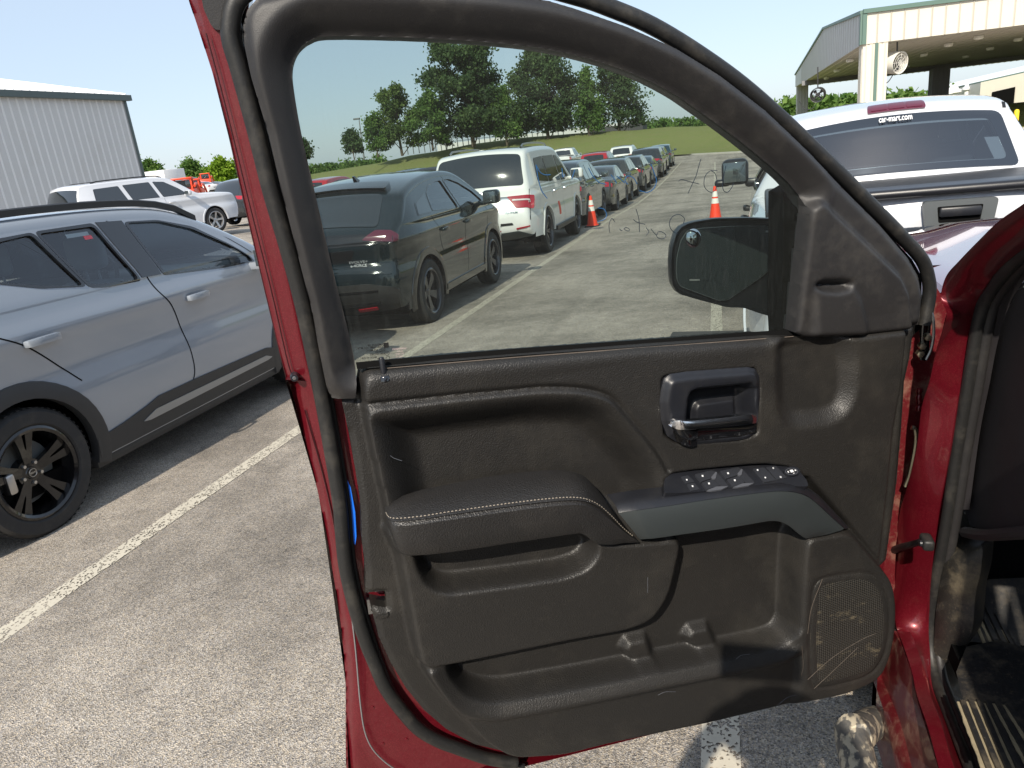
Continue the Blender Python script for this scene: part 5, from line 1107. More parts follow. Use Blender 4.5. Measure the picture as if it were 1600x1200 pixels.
pk.mirrorpair(.93, 1.14, 'black', 1.2, both=False)
# ------------------------------------------------------------------ our own red pickup: open driver's door, jamb, sill, mat, bonnet
T0 = np.array([0.42, 1.62, 0.0])
tk = empty('red_pickup', tuple(T0)); tag(tk, 'dark red pickup with its driver door swung open, nearest vehicle filling the photo', 'pickup')
def TB(mb, name, mat, parent=None, smooth=True):
    for i in range(len(mb.V)): mb.V[i] = mb.V[i]-T0
    return mb.build(name, mat, parent or tk, smooth)
def gridpatch(poly, h, res=.004, holes=(), skirt=.02, smooth_n=2):
    """fine relief sheet on the door plane: poly in (u,v); h(P)->w"""
    poly = np.asarray(poly, float); lo, hi = poly.min(0)-res, poly.max(0)+res
    nx, ny = int((hi[0]-lo[0])/res)+1, int((hi[1]-lo[1])/res)+1
    gx, gy = np.meshgrid(np.linspace(lo[0], hi[0], nx), np.linspace(lo[1], hi[1], ny)); P = np.stack([gx.ravel(), gy.ravel()], 1)
    loops = [poly]+[np.asarray(q, float) for q in holes]
    sd = sdf(P, poly)
    for q in loops[1:]: sd = np.maximum(sd, -sdf(P, q))
    ii = np.arange(nx*ny).reshape(ny, nx); Q = np.stack([ii[:-1, :-1], ii[:-1, 1:], ii[1:, 1:], ii[1:, :-1]], -1).reshape(-1, 4)
    wg = h(P).reshape(ny, nx)
    for _ in range(smooth_n):
        g_ = np.pad(wg, 1, mode='edge'); wg = (g_[:-2, 1:-1]+2*g_[1:-1, 1:-1]+g_[2:, 1:-1])/4; g_ = np.pad(wg, 1, mode='edge'); wg = (g_[1:-1, :-2]+2*g_[1:-1, 1:-1]+g_[1:-1, 2:])/4
    wg = wg.ravel()
    keep = (sd[Q] < 0).sum(1) >= 2; Q = Q[keep]
    used = np.unique(Q); mp = np.full(nx*ny, -1); mp[used] = np.arange(len(used)); Q = mp[Q]; P = P[used]; sd = sd[used]
    e = {}
    for f in Q:
        for a, b in ((f[0], f[1]), (f[1], f[2]), (f[2], f[3]), (f[3], f[0])):
            if (b, a) in e: del e[(b, a)]
            else: e[(a, b)] = 1
    bd = list(e); bv = np.unique(np.array(bd))
    # pull boundary vertices onto the outline
    pts = P[bv]; best = np.full(len(bv), 1e9); tgt = pts.copy()
    for lp in loops:
        for a, b in zip(lp, np.roll(lp, -1, 0)):
            d = b-a; t = np.clip(((pts-a) @ d)/(d @ d+1e-18), 0, 1); q = a+t[:, None]*d; dd = ((pts-q)**2).sum(1); m_ = dd < best; best[m_] = dd[m_]; tgt[m_] = q[m_]
    P[bv] = tgt
    w = wg[used]; V = D3(P, w); n = len(V); Fc = [tuple(f) for f in Q]
    if skirt:
        bi = {int(b): n+k for k, b in enumerate(bv)}; V = np.r_[V, D3(P[bv], w[bv]-skirt)]; Fc += [(b, a, bi[int(a)], bi[int(b)]) for a, b in bd]
    mb = MB(); mb.add(V, Fc); mb.uvs = np.r_[P, P[bv]] if skirt else P; return mb
def msk(P, poly, blend, off=0.0): return ss(.5-(sdf(P, poly)+off)/blend)
def lerp(a, b, m_): return a+(b-a)*m_
def cst(c): return lambda P: np.full(len(P), float(c))
def TUBE(px, w, r, name, mat, n=8, sub=5, parent=None, dens=None):
    p = DL(px, 0) if np.isscalar(w) and w == 0 else np.array([DL([q], ww)[0] for q, ww in zip(px, np.broadcast_to(w, len(px)))])
    mb = MB(); mb.tube(smoothline(p, sub), r, n); return TB(mb, name, mat, parent)
def DPOLY(name, px, w, mat, skirt=.01, parent=None, res=.05, smooth=True, rnd=0):
    q = DUV(px, w); q = rpoly(q, rnd) if rnd else q; return TB(patch(q, lambda V, o: D3(V, w+o), (), res, skirt), name, mat, parent, smooth)

# --- painted door shell
O_ = [(283, -40), (293, 0), (305, 35), (330, 112), (370, 270), (405, 420), (430, 530), (446, 592), (452, 604), (480, 705), (498, 780), (515, 867), (531, 967), (538, 1030), (541, 1080), (541, 1140), (541, 1200), (546, 1250), (560, 1290)]
shell = O_+[(640, 1275), (705, 1222), (760, 1196), (805, 1186), (860, 1174), (1100, 1120), (1260, 1084), (1340, 1050), (1376, 1000), (1380, 900), (1398, 700), (1414, 560), (1420, 530), (1240, 548), (700, 590), (565, 610), (530, 540), (500, 430), (470, 330), (430, 200), (395, 100), (385, 40), (395, -40)]
Ouv = DUV(O_, -.045); hem = DUV([(548, 965), (560, 1060), (566, 1131), (580, 1165), (602, 1190), (640, 1212), (700, 1218)], -.045); ridge = DUV([(322, 0), (352, 110), (395, 290), (430, 450), (455, 560), (470, 600), (500, 700), (520, 790), (535, 900), (550, 1000)], -.045)
def hshell(P):
    d = dline(P, Ouv); w = -.045-.030*np.clip(1-d/.016, 0, 1)**2
    w -= .004*np.exp(-(dline(P, ridge)/.0025)**2); w += .006*ss(1-dline(P, hem)/.010)
    w += .010*ss(1-np.abs(d-.040)/.016)*(P[:, 1] > 1.0)
    for c in ((582, 1105), (598, 1162), (635, 1155)):
        w -= .0025*ss(1-np.linalg.norm(P-DUV([c], -.045)[0], axis=1)/.007)
    notch = DUV([(458, 610)], -.045)[0]; w -= .012*ss(1-np.linalg.norm((P-notch)/np.array([.014, .012]), axis=1))
    return w
TB(gridpatch(DUV(shell, -.045), hshell, .005, skirt=.05), 'door_shell', 'red')
# outer skin of the door, seen from the other side
osk = [(u, v) for u, v in DUV([(446, 592), (498, 780), (541, 1080), (545, 1240), (700, 1225), (1260, 1084), (1376, 1000), (1398, 700), (1414, 560), (1240, 548), (565, 600)], -.045)]
TB(patch(osk, lambda V, o: D3(V, -.10-.04*np.sin(np.clip((V[:, 1]-.45)/.85, 0, 1)*math.pi)+o), (), .05, -.06), 'outer_door_skin', 'redclean')
DPOLY('upper_bumper_block', [(312, -20), (318, 14), (330, 40), (338, 47), (354, 45), (352, 25), (352, -20)], -.022, 'frame', .03, rnd=.004)
s0 = DL([(460, 590)], -.03)[0]; q = MB(); A1 = np.stack([DU, [0, 0, 1], DN], 1)
def disc(c, r, h0, h1, n=14, mb=None, prof=None):
    mb = mb or MB(); an = np.linspace(0, 2*math.pi, n, endpoint=False); pr = prof or [(0, h1), (r*.8, h1), (r, h1*.5+h0*.5), (r, h0)]
    V = np.array([c+A1 @ np.array([a*math.cos(t), a*math.sin(t), h]) for a, h in pr for t in an]); k = len(pr)
    return mb.add(V, [(i*n+j, i*n+(j+1) % n, (i+1)*n+(j+1) % n, (i+1)*n+j) for i in range(k-1) for j in range(n)])
TB(disc(s0, .0075, -.012, .004), 'shell_screw', 'smooth'); TB(disc(s0+DN*.0045, .0035, -.001, .0004, 6), 'screw_socket', 'steel')

for ln_, ww_ in (([(302, -10), (322, 60), (345, 155), (378, 300), (412, 445), (440, 560), (449, 596)], -.062), ([(322, 52), (352, 165), (390, 320), (424, 455), (448, 560), (456, 586)], -.042), ([(462, 640), (488, 720), (510, 810), (530, 910), (544, 1000), (548, 1080), (549, 1200), (556, 1270)], -.064), ([(476, 640), (500, 725), (518, 800), (536, 900), (549, 960)], -.044)):
    TUBE(ln_, ww_, .0011, 'groove_shade_line', 'redgroove', 6)  # raised dark red lines stand for shade in the pressed grooves
TUBE([(549, 958), (556, 1020), (563, 1100), (572, 1150), (592, 1182), (630, 1208), (690, 1222)], -.041, .0014, 'hem_highlight', 'accent', 6)  # pale line puts the highlight along the hem into colour
for c_ in ((582, 1105), (598, 1162), (635, 1155)): TB(disc(DL([c_], -.046)[0], .004, -.002, .0025), 'body_plug', 'red')
# --- window frame moulding with the mirror sail
win = [(556, 572), (545, 522), (520, 422), (490, 292), (470, 205), (458, 135), (456, 105), (461, 84), (471, 69), (487, 58), (512, 52), (600, 53), (700, 57), (800, 65), (860, 73), (930, 89), (1000, 113), (1060, 143), (1100, 170), (1150, 206), (1200, 246), (1240, 282), (1260, 306), (1263, 325), (1238, 518)]
fo = [(519, 624), (511, 610), (495, 530), (486, 480), (440, 300), (420, 212), (392, 120), (381, 70), (379, 37), (386, 12), (402, -6), (450, -22), (600, -28), (780, -14), (860, -1), (900, 11), (982, 40), (1060, 75), (1130, 118), (1200, 172), (1265, 235), (1330, 302), (1380, 352), (1425, 405), (1440, 432), (1447, 466), (1441, 509), (1419, 513), (1345, 521), (1252, 525)]
WW = .012
winuv, fouv = smoothline(DUV(win[:-2], WW), 3), DUV(fo, WW)
fpoly = np.r_[fouv, DUV([(1238, 519), (1262, 325)], WW), winuv[::-1], DUV([(557, 600), (555, 622)], WW)]
ridge2 = DUV([(1268, 300), (1277, 315), (1340, 374), (1400, 432), (1413, 460), (1419, 513)], WW); lens = DUV([(1266, 444), (1278, 439), (1310, 438), (1322, 441), (1318, 449), (1300, 453), (1278, 451)], WW)
fin = DUV([(1262, 523), (1262, 490), (1264, 455), (1272, 446), (1290, 441), (1310, 441), (1322, 447), (1334, 470), (1341, 500), (1344, 522)], WW); sail = DUV([(1262, 325), (1238, 519), (1252, 525), (1345, 521), (1419, 513), (1413, 460), (1400, 432), (1340, 374), (1277, 315)], WW)
groove = DUV([(402, -6), (379, 37), (381, 70), (392, 120), (420, 212), (440, 300), (486, 480), (511, 610)], WW)
def hframe(P):
    dw = dline(P, winuv); do = dline(P, fouv[:-2]); w = WW-.026*np.clip(1-dw/.034, 0, 1)**1.6-.018*np.clip(1-do/.012, 0, 1)**2
    w += .006*ss(1-np.abs(dw-.045)/.02)
    m_ = msk(P, sail, .006); w = lerp(w, .030+.0*P[:, 0], m_); w += .004*np.exp(-(dline(P, ridge2[1:])/.003)**2)
    w = w+.012*msk(P, fin, .014)*np.clip((1.36-P[:, 1])/.10, 0, 1)
    w = w-.022*msk(P, lens, .008); return w
TB(gridpatch(fpoly, hframe, .0036, skirt=.035), 'window_frame', 'frame')
TB(patch(DUV([(1225, 560), (1225, 300), (1290, 262), (1330, 302), (1425, 405), (1440, 432), (1444, 509), (1419, 530)], -.05), lambda V, o: D3(V, -.05+o), (), .1, .05), 'mirror_mount_plate', 'cavity')

# weatherstrip round the whole door
SP = [(806, 1192), (762, 1185), (715, 1169), (684, 1157), (652, 1137), (620, 1100), (600, 1070), (586, 1037), (571, 1000), (553, 942), (541, 890), (536, 850), (530, 780), (511, 665), (497, 590), (474, 480), (449, 385), (424, 300), (399, 200), (374, 108), (362, 68), (360, 42), (366, 10), (385, -14), (430, -36), (600, -46), (780, -34), (900, -6), (960, 15), (1020, 41), (1090, 83), (1160, 133), (1230, 194), (1300, 260), (1360, 320), (1410, 371), (1440, 405), (1450, 432), (1452, 460), (1444, 507)]
TUBE(SP, -.022, [.0135]*len(smoothline(SP, 5)), 'weatherstrip', 'rubber', 10)
SP2 = [(x+(13 if i < 22 else 0), y+(5 if i < 8 else (12 if 21 < i < 28 else 0))) for i, (x, y) in enumerate(SP)]
TUBE(SP2[:24], -.032, .0055, 'weatherstrip_lip', 'black', 8)
k = [(486, 480), (424, 265), (385, 110), (372, 60), (378, 20), (400, -10), (384, 40), (394, 110), (440, 296), (488, 480), (514, 606), (521, 632), (545, 780), (566, 905), (580, 945), (600, 1020), (588, 1020), (556, 930), (530, 780), (509, 640)]
DPOLY('door_gap_channel', [(500, 590), (478, 480), (428, 300), (378, 108), (366, 60), (368, 20), (390, -10), (384, 20), (385, 70), (394, 122), (422, 214), (442, 300), (488, 480), (497, 530), (512, 608), (520, 624), (523, 680), (512, 640)], -.036, 'cavity', .004)
DPOLY('blue_tape', [(540, 744), (548, 762), (555, 800), (557, 838), (555, 852), (548, 840), (541, 800)], -.030, 'blue', .001)

# --- glass, label, pen writing
gp = [(x, y) for x, y in win]; guv = np.r_[DUV([(550, 590), (530, 500), (480, 290), (450, 140), (446, 105), (455, 75), (480, 50), (512, 42), (700, 47), (870, 64), (1010, 104), (1110, 160), (1210, 240), (1275, 305), (1268, 430), (1250, 528)], -.014)]
GW = -.014; glo = TB(patch(guv, lambda V, o: D3(V, GW+o), (), .3, 0), 'window_glass', 'gdoor', smooth=False)
l = MB(); a_ = resample([(556, 566), (800, 545), (1242, 514)], 12); b_ = resample([(558, 577), (800, 556), (1240, 524)], 12)
l.loft([DL(a_, -.010), DL(a_, -.004), DL(b_, .004), DL(b_, .014)]); TB(l, 'belt_wiper_seal', 'cavity')
a_ = resample([(600, 575), (800, 558), (1240, 525)], 12); TB(MB().loft([DL(a_, .016), DL(a_+[0, 1.3], .017)]), 'felt_edge', 'felt')
W_ = dict(marker_ink=[[(1180, 195), (1165, 245), (1150, 300), (1125, 355), (1100, 410)], [(1040, 332), (1060, 322), (1110, 335), (1170, 350)], [(1283, 266), (1240, 268), (1208, 300), (1200, 350), (1215, 385), (1248, 402), (1275, 380), (1281, 330), (1268, 282), (1245, 268)], [(1337, 235), (1318, 330), (1320, 385), (1345, 402), (1370, 378), (1385, 345)], [(612, 655), (606, 610), (618, 570), (630, 568), (642, 588)],
 [(672, 630), (685, 642), (700, 628), (715, 622), (733, 632), (730, 643), (712, 640), (700, 628)], [(775, 505), (793, 570), (797, 650)], [(758, 572), (785, 590), (832, 602)], [(838, 622), (855, 648), (838, 672)], [(868, 630), (888, 655), (905, 668), (912, 650), (938, 650), (962, 672), (945, 692), (912, 686), (898, 664)], [(1038, 662), (1000, 640), (984, 600), (1000, 557), (1040, 540), (1076, 562), (1072, 598)]],
 blue_ink=[[(150, 230), (165, 320), (185, 390), (220, 440)], [(150, 230), (175, 275), (205, 292), (242, 292)], [(312, 250), (318, 305), (330, 290)], [(372, 320), (385, 285), (392, 258)], [(478, 250), (505, 300), (545, 340), (590, 352)], [(618, 292), (640, 320), (655, 345)], [(655, 300), (690, 330), (705, 345)], [(722, 352), (706, 325), (725, 300), (760, 312), (782, 350)], [(868, 225), (885, 270), (903, 330), (884, 380), (845, 402), (798, 392)], [(538, 500), (575, 508), (592, 545), (575, 572), (535, 586)]])
for nm, mt in (('marker_ink', 'ink'), ('blue_ink', 'inkblue')):
    for st in W_[nm]:
        q = smoothline(DL([(800+x/4, 200+y/4) for x, y in st], -.0125), 6); mb = MB(); mb.tube(q, .0006 if mt == 'ink' else .0008, 5); TB(mb, 'pen_stroke', mt, glo)
def doortext(txt, px, py, size, w, mat, name, parent, mirror=False, bold=0, rot=0):
    V, Fc = textmesh(txt, size, bold); c = DUV([(px, py)], w)[0]; s_ = -1 if mirror else 1; ca, sa = math.cos(rot), math.sin(rot)
    x, y = V[:, 0]*s_, V[:, 1]; P = np.stack([c[0]+x*ca-y*sa, c[1]+x*sa+y*ca], 1)
    if mirror: Fc = [f[::-1] for f in Fc]
    return mk(name, D3(P, w)-T0, Fc, mat, parent, False)
rr = R(-4.5)*-1
for (t, x, y, s_) in (('LAMISAFE 08', 588, 539, .0052), ('SOLAR-TEMP AS2 MTR', 581, 543, .0048), ('DOT 477 M61C', 587, 547, .0048), ('TEMPER', 594, 549.5, .0048), ('43R-001583', 590, 553.5, .0050), ('MADE IN USA', 577, 559, .0042), ('M-148', 595, 560, .0042), ('DD M11', 578, 565, .0042)):
    doortext(t, x, y, s_, -.0125, 'print_', 'etched_label', glo, True, .0001, R(-5.8))
DPOLY('etched_logo_square', [(599, 536), (607, 535), (608, 543), (600, 544)], -.0125, 'print_', .0005, glo)
for c, r in (((605, 552), .0042), ((606, 559.5), .0036)):
    cc = DUV([c], -.0125)[0]; e = ellipse(*cc, r, r, 16); e2 = ellipse(*cc, r*.82, r*.82, 16); TB(patch(e, lambda V, o: D3(V, -.0125+o), (e2,), .1), 'etched_circle', 'print_', glo); 
doortext('E2', 605, 552, .0045, -.0125, 'print_', 'etched_label', glo, True)
for y, s_, t in ((545, .005, 'WARNING'), (549, .0036, 'GLASS INFO'), (553, .0036, 'DO NOT SLAM'), (557, .0036, 'KEEP CLEAR'), (561, .003, 'THIS SIDE')):
    doortext('~'*7 if 0 else t[:7], 624, y, s_, -.0125, 'printpink', 'faded_label', glo, True, 0, R(-5.8))

# --- the moulded trim
U_ = DUV
trim = [(534, 627), (558, 622), (561, 600), (563, 588), (575, 577), (700, 564), (800, 556), (1000, 540), (1200, 526), (1252, 526), (1345, 522), (1441, 510), (1433, 565), (1425, 600), (1420, 675), (1412, 762), (1395, 882), (1384, 893), (1392, 910), (1398, 940), (1396, 980), (1388, 1020), (1375, 1050), (1355, 1066), (1320, 1081), (1258, 1096), (1105, 1133), (950, 1165), (880, 1183), (800, 1188), (745, 1175), (700, 1151), (665, 1121), (636, 1086), (612, 1046), (593, 1005), (580, 955), (606, 960), (604, 933), (572, 936), (572, 900), (566, 850), (565, 800), (556, 740), (545, 680)]
upper = [(560, 590), (563, 580), (575, 572), (700, 560), (800, 551), (1000, 534), (1200, 521), (1262, 518), (1345, 517), (1425, 508), (1415, 600), (1402, 675), (1392, 775), (1378, 890), (1325, 824), (1262, 752), (1150, 738), (1060, 780), (1060, 870), (700, 870), (610, 860), (600, 795), (585, 720), (566, 640)]
recess = [(567, 640), (700, 622), (800, 611), (850, 607), (912, 609), (955, 623), (987, 657), (1024, 702), (1044, 738), (1048, 800), (1040, 850), (960, 850), (850, 850), (700, 850), (610, 850), (600, 780), (583, 710)]
Gp = [(606, 838), (612, 850), (622, 870), (634, 930), (645, 990), (657, 1045), (700, 1040), (880, 1003), (980, 985), (1018, 970), (1046, 930), (1058, 880), (1066, 838), (1000, 845), (950, 848), (900, 826), (800, 838), (640, 852), (606, 832)]
gpk = [(648, 850), (658, 885), (668, 902), (682, 914), (705, 917), (800, 905), (880, 893), (912, 881), (926, 862), (926, 846), (900, 832), (800, 835), (700, 845)]
Fp = [(1066, 826), (1058, 880), (1046, 930), (1018, 970), (980, 985), (880, 1003), (700, 1040), (704, 1052), (716, 1070), (735, 1087), (765, 1095), (800, 1093), (900, 1075), (1050, 1045), (1200, 1015), (1230, 1004), (1243, 985), (1247, 900), (1252, 835), (1240, 815)]
Hp = [(660, 1044), (700, 1037), (704, 1052), (716, 1070), (735, 1087), (765, 1095), (800, 1093), (900, 1075), (1050, 1045), (1200, 1015), (1230, 1004), (1243, 985), (1247, 900), (1252, 836), (1325, 824), (1384, 893), (1392, 910), (1398, 940), (1396, 980), (1388, 1020), (1375, 1050), (1355, 1066), (1320, 1081), (1258, 1096), (1105, 1133), (950, 1165), (880, 1183), (800, 1188), (760, 1165), (720, 1125), (690, 1090), (672, 1064)]
spk = [(1266, 1072), (1262, 1010), (1264, 950), (1268, 915), (1276, 903), (1300, 897), (1340, 892), (1360, 896), (1376, 912), (1384, 945), (1384, 985), (1376, 1020), (1362, 1044), (1340, 1056), (1300, 1066)]
pocketC = [(1222, 545), (1232, 534), (1260, 528), (1320, 526), (1332, 560), (1331, 615), (1320, 642), (1295, 655), (1240, 660), (1224, 640)]
bez = [(1036, 610), (1040, 594), (1050, 586), (1077, 582), (1130, 578), (1172, 575), (1184, 578), (1190, 590), (1191, 620), (1188, 657), (1184, 677), (1173, 687), (1145, 692), (1089, 697), (1062, 694), (1046, 684), (1036, 660), (1033, 630)]
cup = [(1070, 676), (1074, 623), (1078, 612), (1088, 607), (1145, 601), (1172, 599), (1181, 607), (1184, 650), (1180, 674), (1160, 682), (1090, 688), (1076, 686)]
uU, uR, uG, ug, uF, uH, uS, uC = U_(upper, .03), U_(recess, .02), U_(Gp, .035), U_(gpk, .03), U_(Fp, .02), U_(Hp, .035), U_(spk, .04), U_(pocketC, .03)
uR, uG, ug, uF, uH, uS, uC = [rpoly(q, .03, 5) for q in (uR, uG, ug, uF, uH, uS, uC)]
rim = smoothline(U_([(698, 1037), (704, 1052), (716, 1070), (735, 1087), (765, 1095), (800, 1093), (900, 1075), (1050, 1045), (1200, 1015), (1230, 1004)], .035), 4)
uBc = U_([(1040, 645), (1040, 594), (1050, 590), (1180, 580), (1186, 600), (1184, 677), (1160, 686), (1060, 690), (1044, 680)], .035)
belt = U_([(560, 590), (575, 576), (700, 563), (800, 555), (1000, 538), (1200, 524)], .03)
lobe = U_([(1252, 836), (1251, 900), (1250, 1000), (1246, 1060), (1240, 1098)], .04)
crease = smoothline(U_([(560, 635), (700, 620), (800, 611), (850, 606.5), (912, 609), (955, 622), (987, 657), (1025, 702), (1045, 737)], .03), 5)
split = U_([(1419, 512), (1415, 600), (1402, 675), (1392, 775), (1380, 885)], .01); diag = U_([(1262, 752), (1325, 823), (1384, 893)], .03)
rib1 = [U_([(983, 1030), (990, 1016), (1020, 1010), (1025, 1020), (1034, 1048), (1005, 1055)], .02), U_([(1082, 1010), (1090, 997), (1118, 991), (1123, 1000), (1135, 1028), (1108, 1036)], .02)]
uPn = U_([(1042, 750), (1052, 743), (1084, 738), (1172, 729), (1200, 728), (1230, 732), (1248, 740), (1260, 755), (1262, 780), (1042, 780)], .03)
def htrim(P):
    u, v = P[:, 0], P[:, 1]; w = np.zeros(len(P))
    w = lerp(w, -.028, msk(P, uF, .016))
    for rb in rib1: w = w+.022*msk(P, rb, .016)
    w = lerp(w, .030, msk(P, uU, .012, .004)); 
    m_ = np.clip(1-dline(P, belt)/.035, 0, 1); w = w-.020*m_**2.5*(w > .01)
    sd = -sdf(P, uR); rin = .034-.068*ss((sd-.001)/.085)
    w = np.where(sd > 0, rin, w)
    w = w-.024*msk(P, uC, .040)
    w = lerp(w, .045, msk(P, uG, .016)); 
    bl = msk(P, ug, .018); w = lerp(w, -.008+.0*w, bl)
    mH = msk(P, uH, .013); dr = dline(P, rim); hh = .034+.014*ss(dr/.034)-.010*ss((dr-.034)/.012)*(v < 9)
    lob = msk(P, np.r_[lobe, U_([(1320, 1090), (1400, 1050), (1400, 900), (1384, 893), (1325, 822)], .04)], .030); hh = lerp(hh, .050, lob)
    w = lerp(w, hh, mH)
    sds = sdf(P, uS); w = w-.004*np.exp(-((sds-.002)/.003)**2)
    w -= .012*np.exp(-(dline(P, crease)/.0036)**2)+.004*np.exp(-(dline(P, split)/.003)**2)+.003*np.exp(-(dline(P, diag)/.003)**2)
    w = lerp(w, -.030, msk(P, uBc, .004))
    w = lerp(w, .0, msk(P, uPn, .004))
    eg = dline(P, edge_uv); w -= .012*np.clip(1-eg/.010, 0, 1)**2
    return w
tuv = U_(trim, .015); edge_uv = tuv
TB(gridpatch(tuv, htrim, .0026, skirt=.045, smooth_n=3), 'door_trim', 'trim')
# speaker mesh
smb = gridpatch(uS, lambda P: .048+.003*ss(-sdf(P, uS)/.02), .006, skirt=.006); uvs = smb.uvs
V_ = np.concatenate(smb.V)-T0; mk('speaker_grille', V_, smb.F, 'grille', tk, True, uv=uvs)
# scuffs and mud lines on the plastic; the first one paints a highlight
for l_, w_ in (([(1028, 1086), (1040, 1081), (1056, 1081)], .050), ([(1012, 902), (1012, 926)], .047), ([(1262, 1062), (1300, 1028), (1345, 1000), (1368, 990)], .053), ([(1272, 1076), (1300, 1050), (1340, 1012)], .053), ([(1253, 1010), (1255, 1040), (1252, 1056)], .052), ([(1150, 1030), (1158, 1024), (1172, 1022)], .052), ([(1285, 905), (1268, 950), (1262, 990)], .053), ([(610, 712), (616, 716), (628, 720)], .02), ([(1215, 1102), (1230, 1090), (1244, 1086)], .05)):
    TUBE(l_, w_-.0020, .0005, 'scuff_and_glint', 'felt' if l_[0][0] > 1240 else 'keylip', 5)
# door lock latch in the notch
DPOLY('latch_plate', [(573, 938), (600, 935), (604, 938), (605, 954), (576, 960)], -.030, 'gloss', .01)
DPOLY('latch_frame', [(573, 938), (577, 937), (580, 955), (604, 951), (605, 955), (576, 960)], -.022, 'steel', .004); DPOLY('latch_claw', [(578, 943), (583, 942), (584, 951), (579, 952)], -.02, 'steel', .004)
DPOLY('notch_lip', [(587, 966), (590, 963), (604, 960), (606, 957), (607, 961), (604, 965), (590, 968)], .004, 'trim', .004)

# --- armrest
back = [(604, 786), (625, 776), (660, 765), (700, 757), (750, 747), (800, 740), (850, 735), (890, 736), (915, 746), (936, 768), (952, 792), (970, 818), (988, 840)]
sti = [(601, 799), (612, 813), (655, 811), (700, 804), (750, 797), (800, 790), (850, 784), (890, 781), (915, 783), (936, 792), (955, 808), (975, 828), (998, 846)]
bot = [(608, 828), (626, 866), (660, 869), (700, 865), (750, 858), (800, 850), (850, 843), (890, 837), (912, 836), (932, 850), (955, 853), (978, 850), (999, 848)]
wA = np.array([.03, .075, .088, .09, .09, .09, .09, .088, .086, .080, .074, .066, .055])
def DLw(px, w): return np.array([DL([q], ww)[0] for q, ww in zip(px, np.broadcast_to(w, len(px)))])
B0 = DLw(back, .012); S0 = DLw(sti, wA); C0 = DLw(bot, wA-.006)
up = np.array([0, 0, 1.0]); kk = np.array([.2]+[1]*11+[.3])[:, None]
secs = [B0-up*.01, B0, B0*.72+S0*.28+up*.006*kk, B0*.35+S0*.65+up*.007*kk, B0*.08+S0*.92+up*.003*kk, S0+DN*.0015*kk, S0*.95+C0*.05-DN*.0025*kk, S0*.88+C0*.12+DN*.003*kk, S0*.5+C0*.5+DN*.005*kk, S0*.12+C0*.88+DN*.002*kk, C0-DN*.004*kk, C0-DN*.03*kk+up*.002, C0-DN*(wA[:, None]-.02)]
ar = MB(); ar.loft([smoothline(s_, 4) for s_ in secs]); e0 = np.array([s_[0] for s_ in secs]); ar.add(e0, [tuple(range(len(e0)))]); arm_o = TB(ar, 'armrest', 'pad')
sl_ = smoothline(S0*.96+B0*.04+up*.0022, 10); tot = resample(sl_, 170); st = MB()
for i in range(4, 164, 2): st.tube([tot[i], (tot[i]+tot[i+1])/2+up*.0008, tot[i+1]-(tot[i+1]-tot[i])*.1], .0009, 4)
stt = TB(st, 'stitching', 'thread', arm_o); stt['kind'] = 'stuff'
# --- grey pull strip with its dark rim
st_ = [(966, 801), (985, 798), (1000, 796), (1050, 789), (1100, 781), (1150, 774), (1200, 768), (1225, 767), (1242, 769), (1258, 774), (1270, 782), (1285, 795), (1303, 812), (1319, 826)]
sb_ = [(1000, 843), (1010, 842), (1025, 841), (1066, 835), (1110, 829), (1150, 823), (1190, 816), (1205, 814), (1218, 815), (1230, 820), (1240, 827), (1249, 835), (1258, 841), (1262, 841)]
rm_ = [(957, 783), (980, 779), (1000, 776), (1050, 770), (1100, 764), (1150, 759), (1200, 755), (1225, 754), (1245, 756), (1262, 762), (1278, 773), (1292, 787), (1310, 806), (1326, 824)]
wS = np.array([.06, .07, .076, .08, .082, .083, .083, .082, .08, .077, .073, .068, .060, .052]); Tt, Bb, Rm = DLw(st_, wS), DLw(sb_, wS-.004), DLw(rm_, wS-.022)
ps = MB(); ps.loft([smoothline(x, 4) for x in (Tt-DN*.004, Tt, Tt*.9+Bb*.1+DN*.003, Tt*.5+Bb*.5+DN*.005, Tt*.1+Bb*.9+DN*.002, Bb, Bb-DN*.012, Bb-DN*.030+up*.004)]); TB(ps, 'pull_handle', 'silver')
ps = MB(); ps.loft([smoothline(x, 4) for x in (Rm-DN*.03, Rm, Rm*.6+Tt*.4+DN*.006+up*.003, Tt+DN*.003+up*.001, Tt-DN*.004-up*.001)]); TB(ps, 'pull_handle_rim', 'smooth')
# --- switch panel: a nearly level plane between trim and rim
pA, pB, pC = DL([(1046, 742)], .028)[0], DL([(1235, 731)], .028)[0], DL([(1105, 767)], .072)[0]
pn = np.cross(pB-pA, pC-pA); pn /= np.linalg.norm(pn); pn = pn if pn[2] > 0 else -pn
pe1 = (pB-pA)/np.linalg.norm(pB-pA); pe2 = np.cross(pn, pe1)
def SPL(px, off=0.0):
    px = np.array(px, float); d = ray(px[:, 0], px[:, 1]); t = ((pA+pn*off-CAM) @ pn)/(d @ pn); P = CAM+d*t[:, None]; return np.stack([(P-pA) @ pe1, (P-pA) @ pe2], 1)
def S3(q, off): q = np.asarray(q); return pA+q[..., :1]*pe1+q[..., 1:]*pe2+np.asarray(off)[..., None]*pn if np.ndim(off) else pA+q[..., :1]*pe1+q[..., 1:]*pe2+off*pn
z5 = lambda l: [(1000+x/5, 700+y/5) for x, y in l]
pan = rpoly(SPL(z5([(185, 350), (190, 245), (232, 200), (420, 172), (640, 145), (860, 122), (1000, 116), (1150, 136), (1245, 180), (1300, 245), (1318, 300), (1230, 300), (1100, 270), (900, 290), (700, 312), (500, 338), (285, 352)])), .006)
sp = TB(patch(pan, lambda V, o: S3(V, o), (), .02, .03), 'switch_panel', 'smooth')
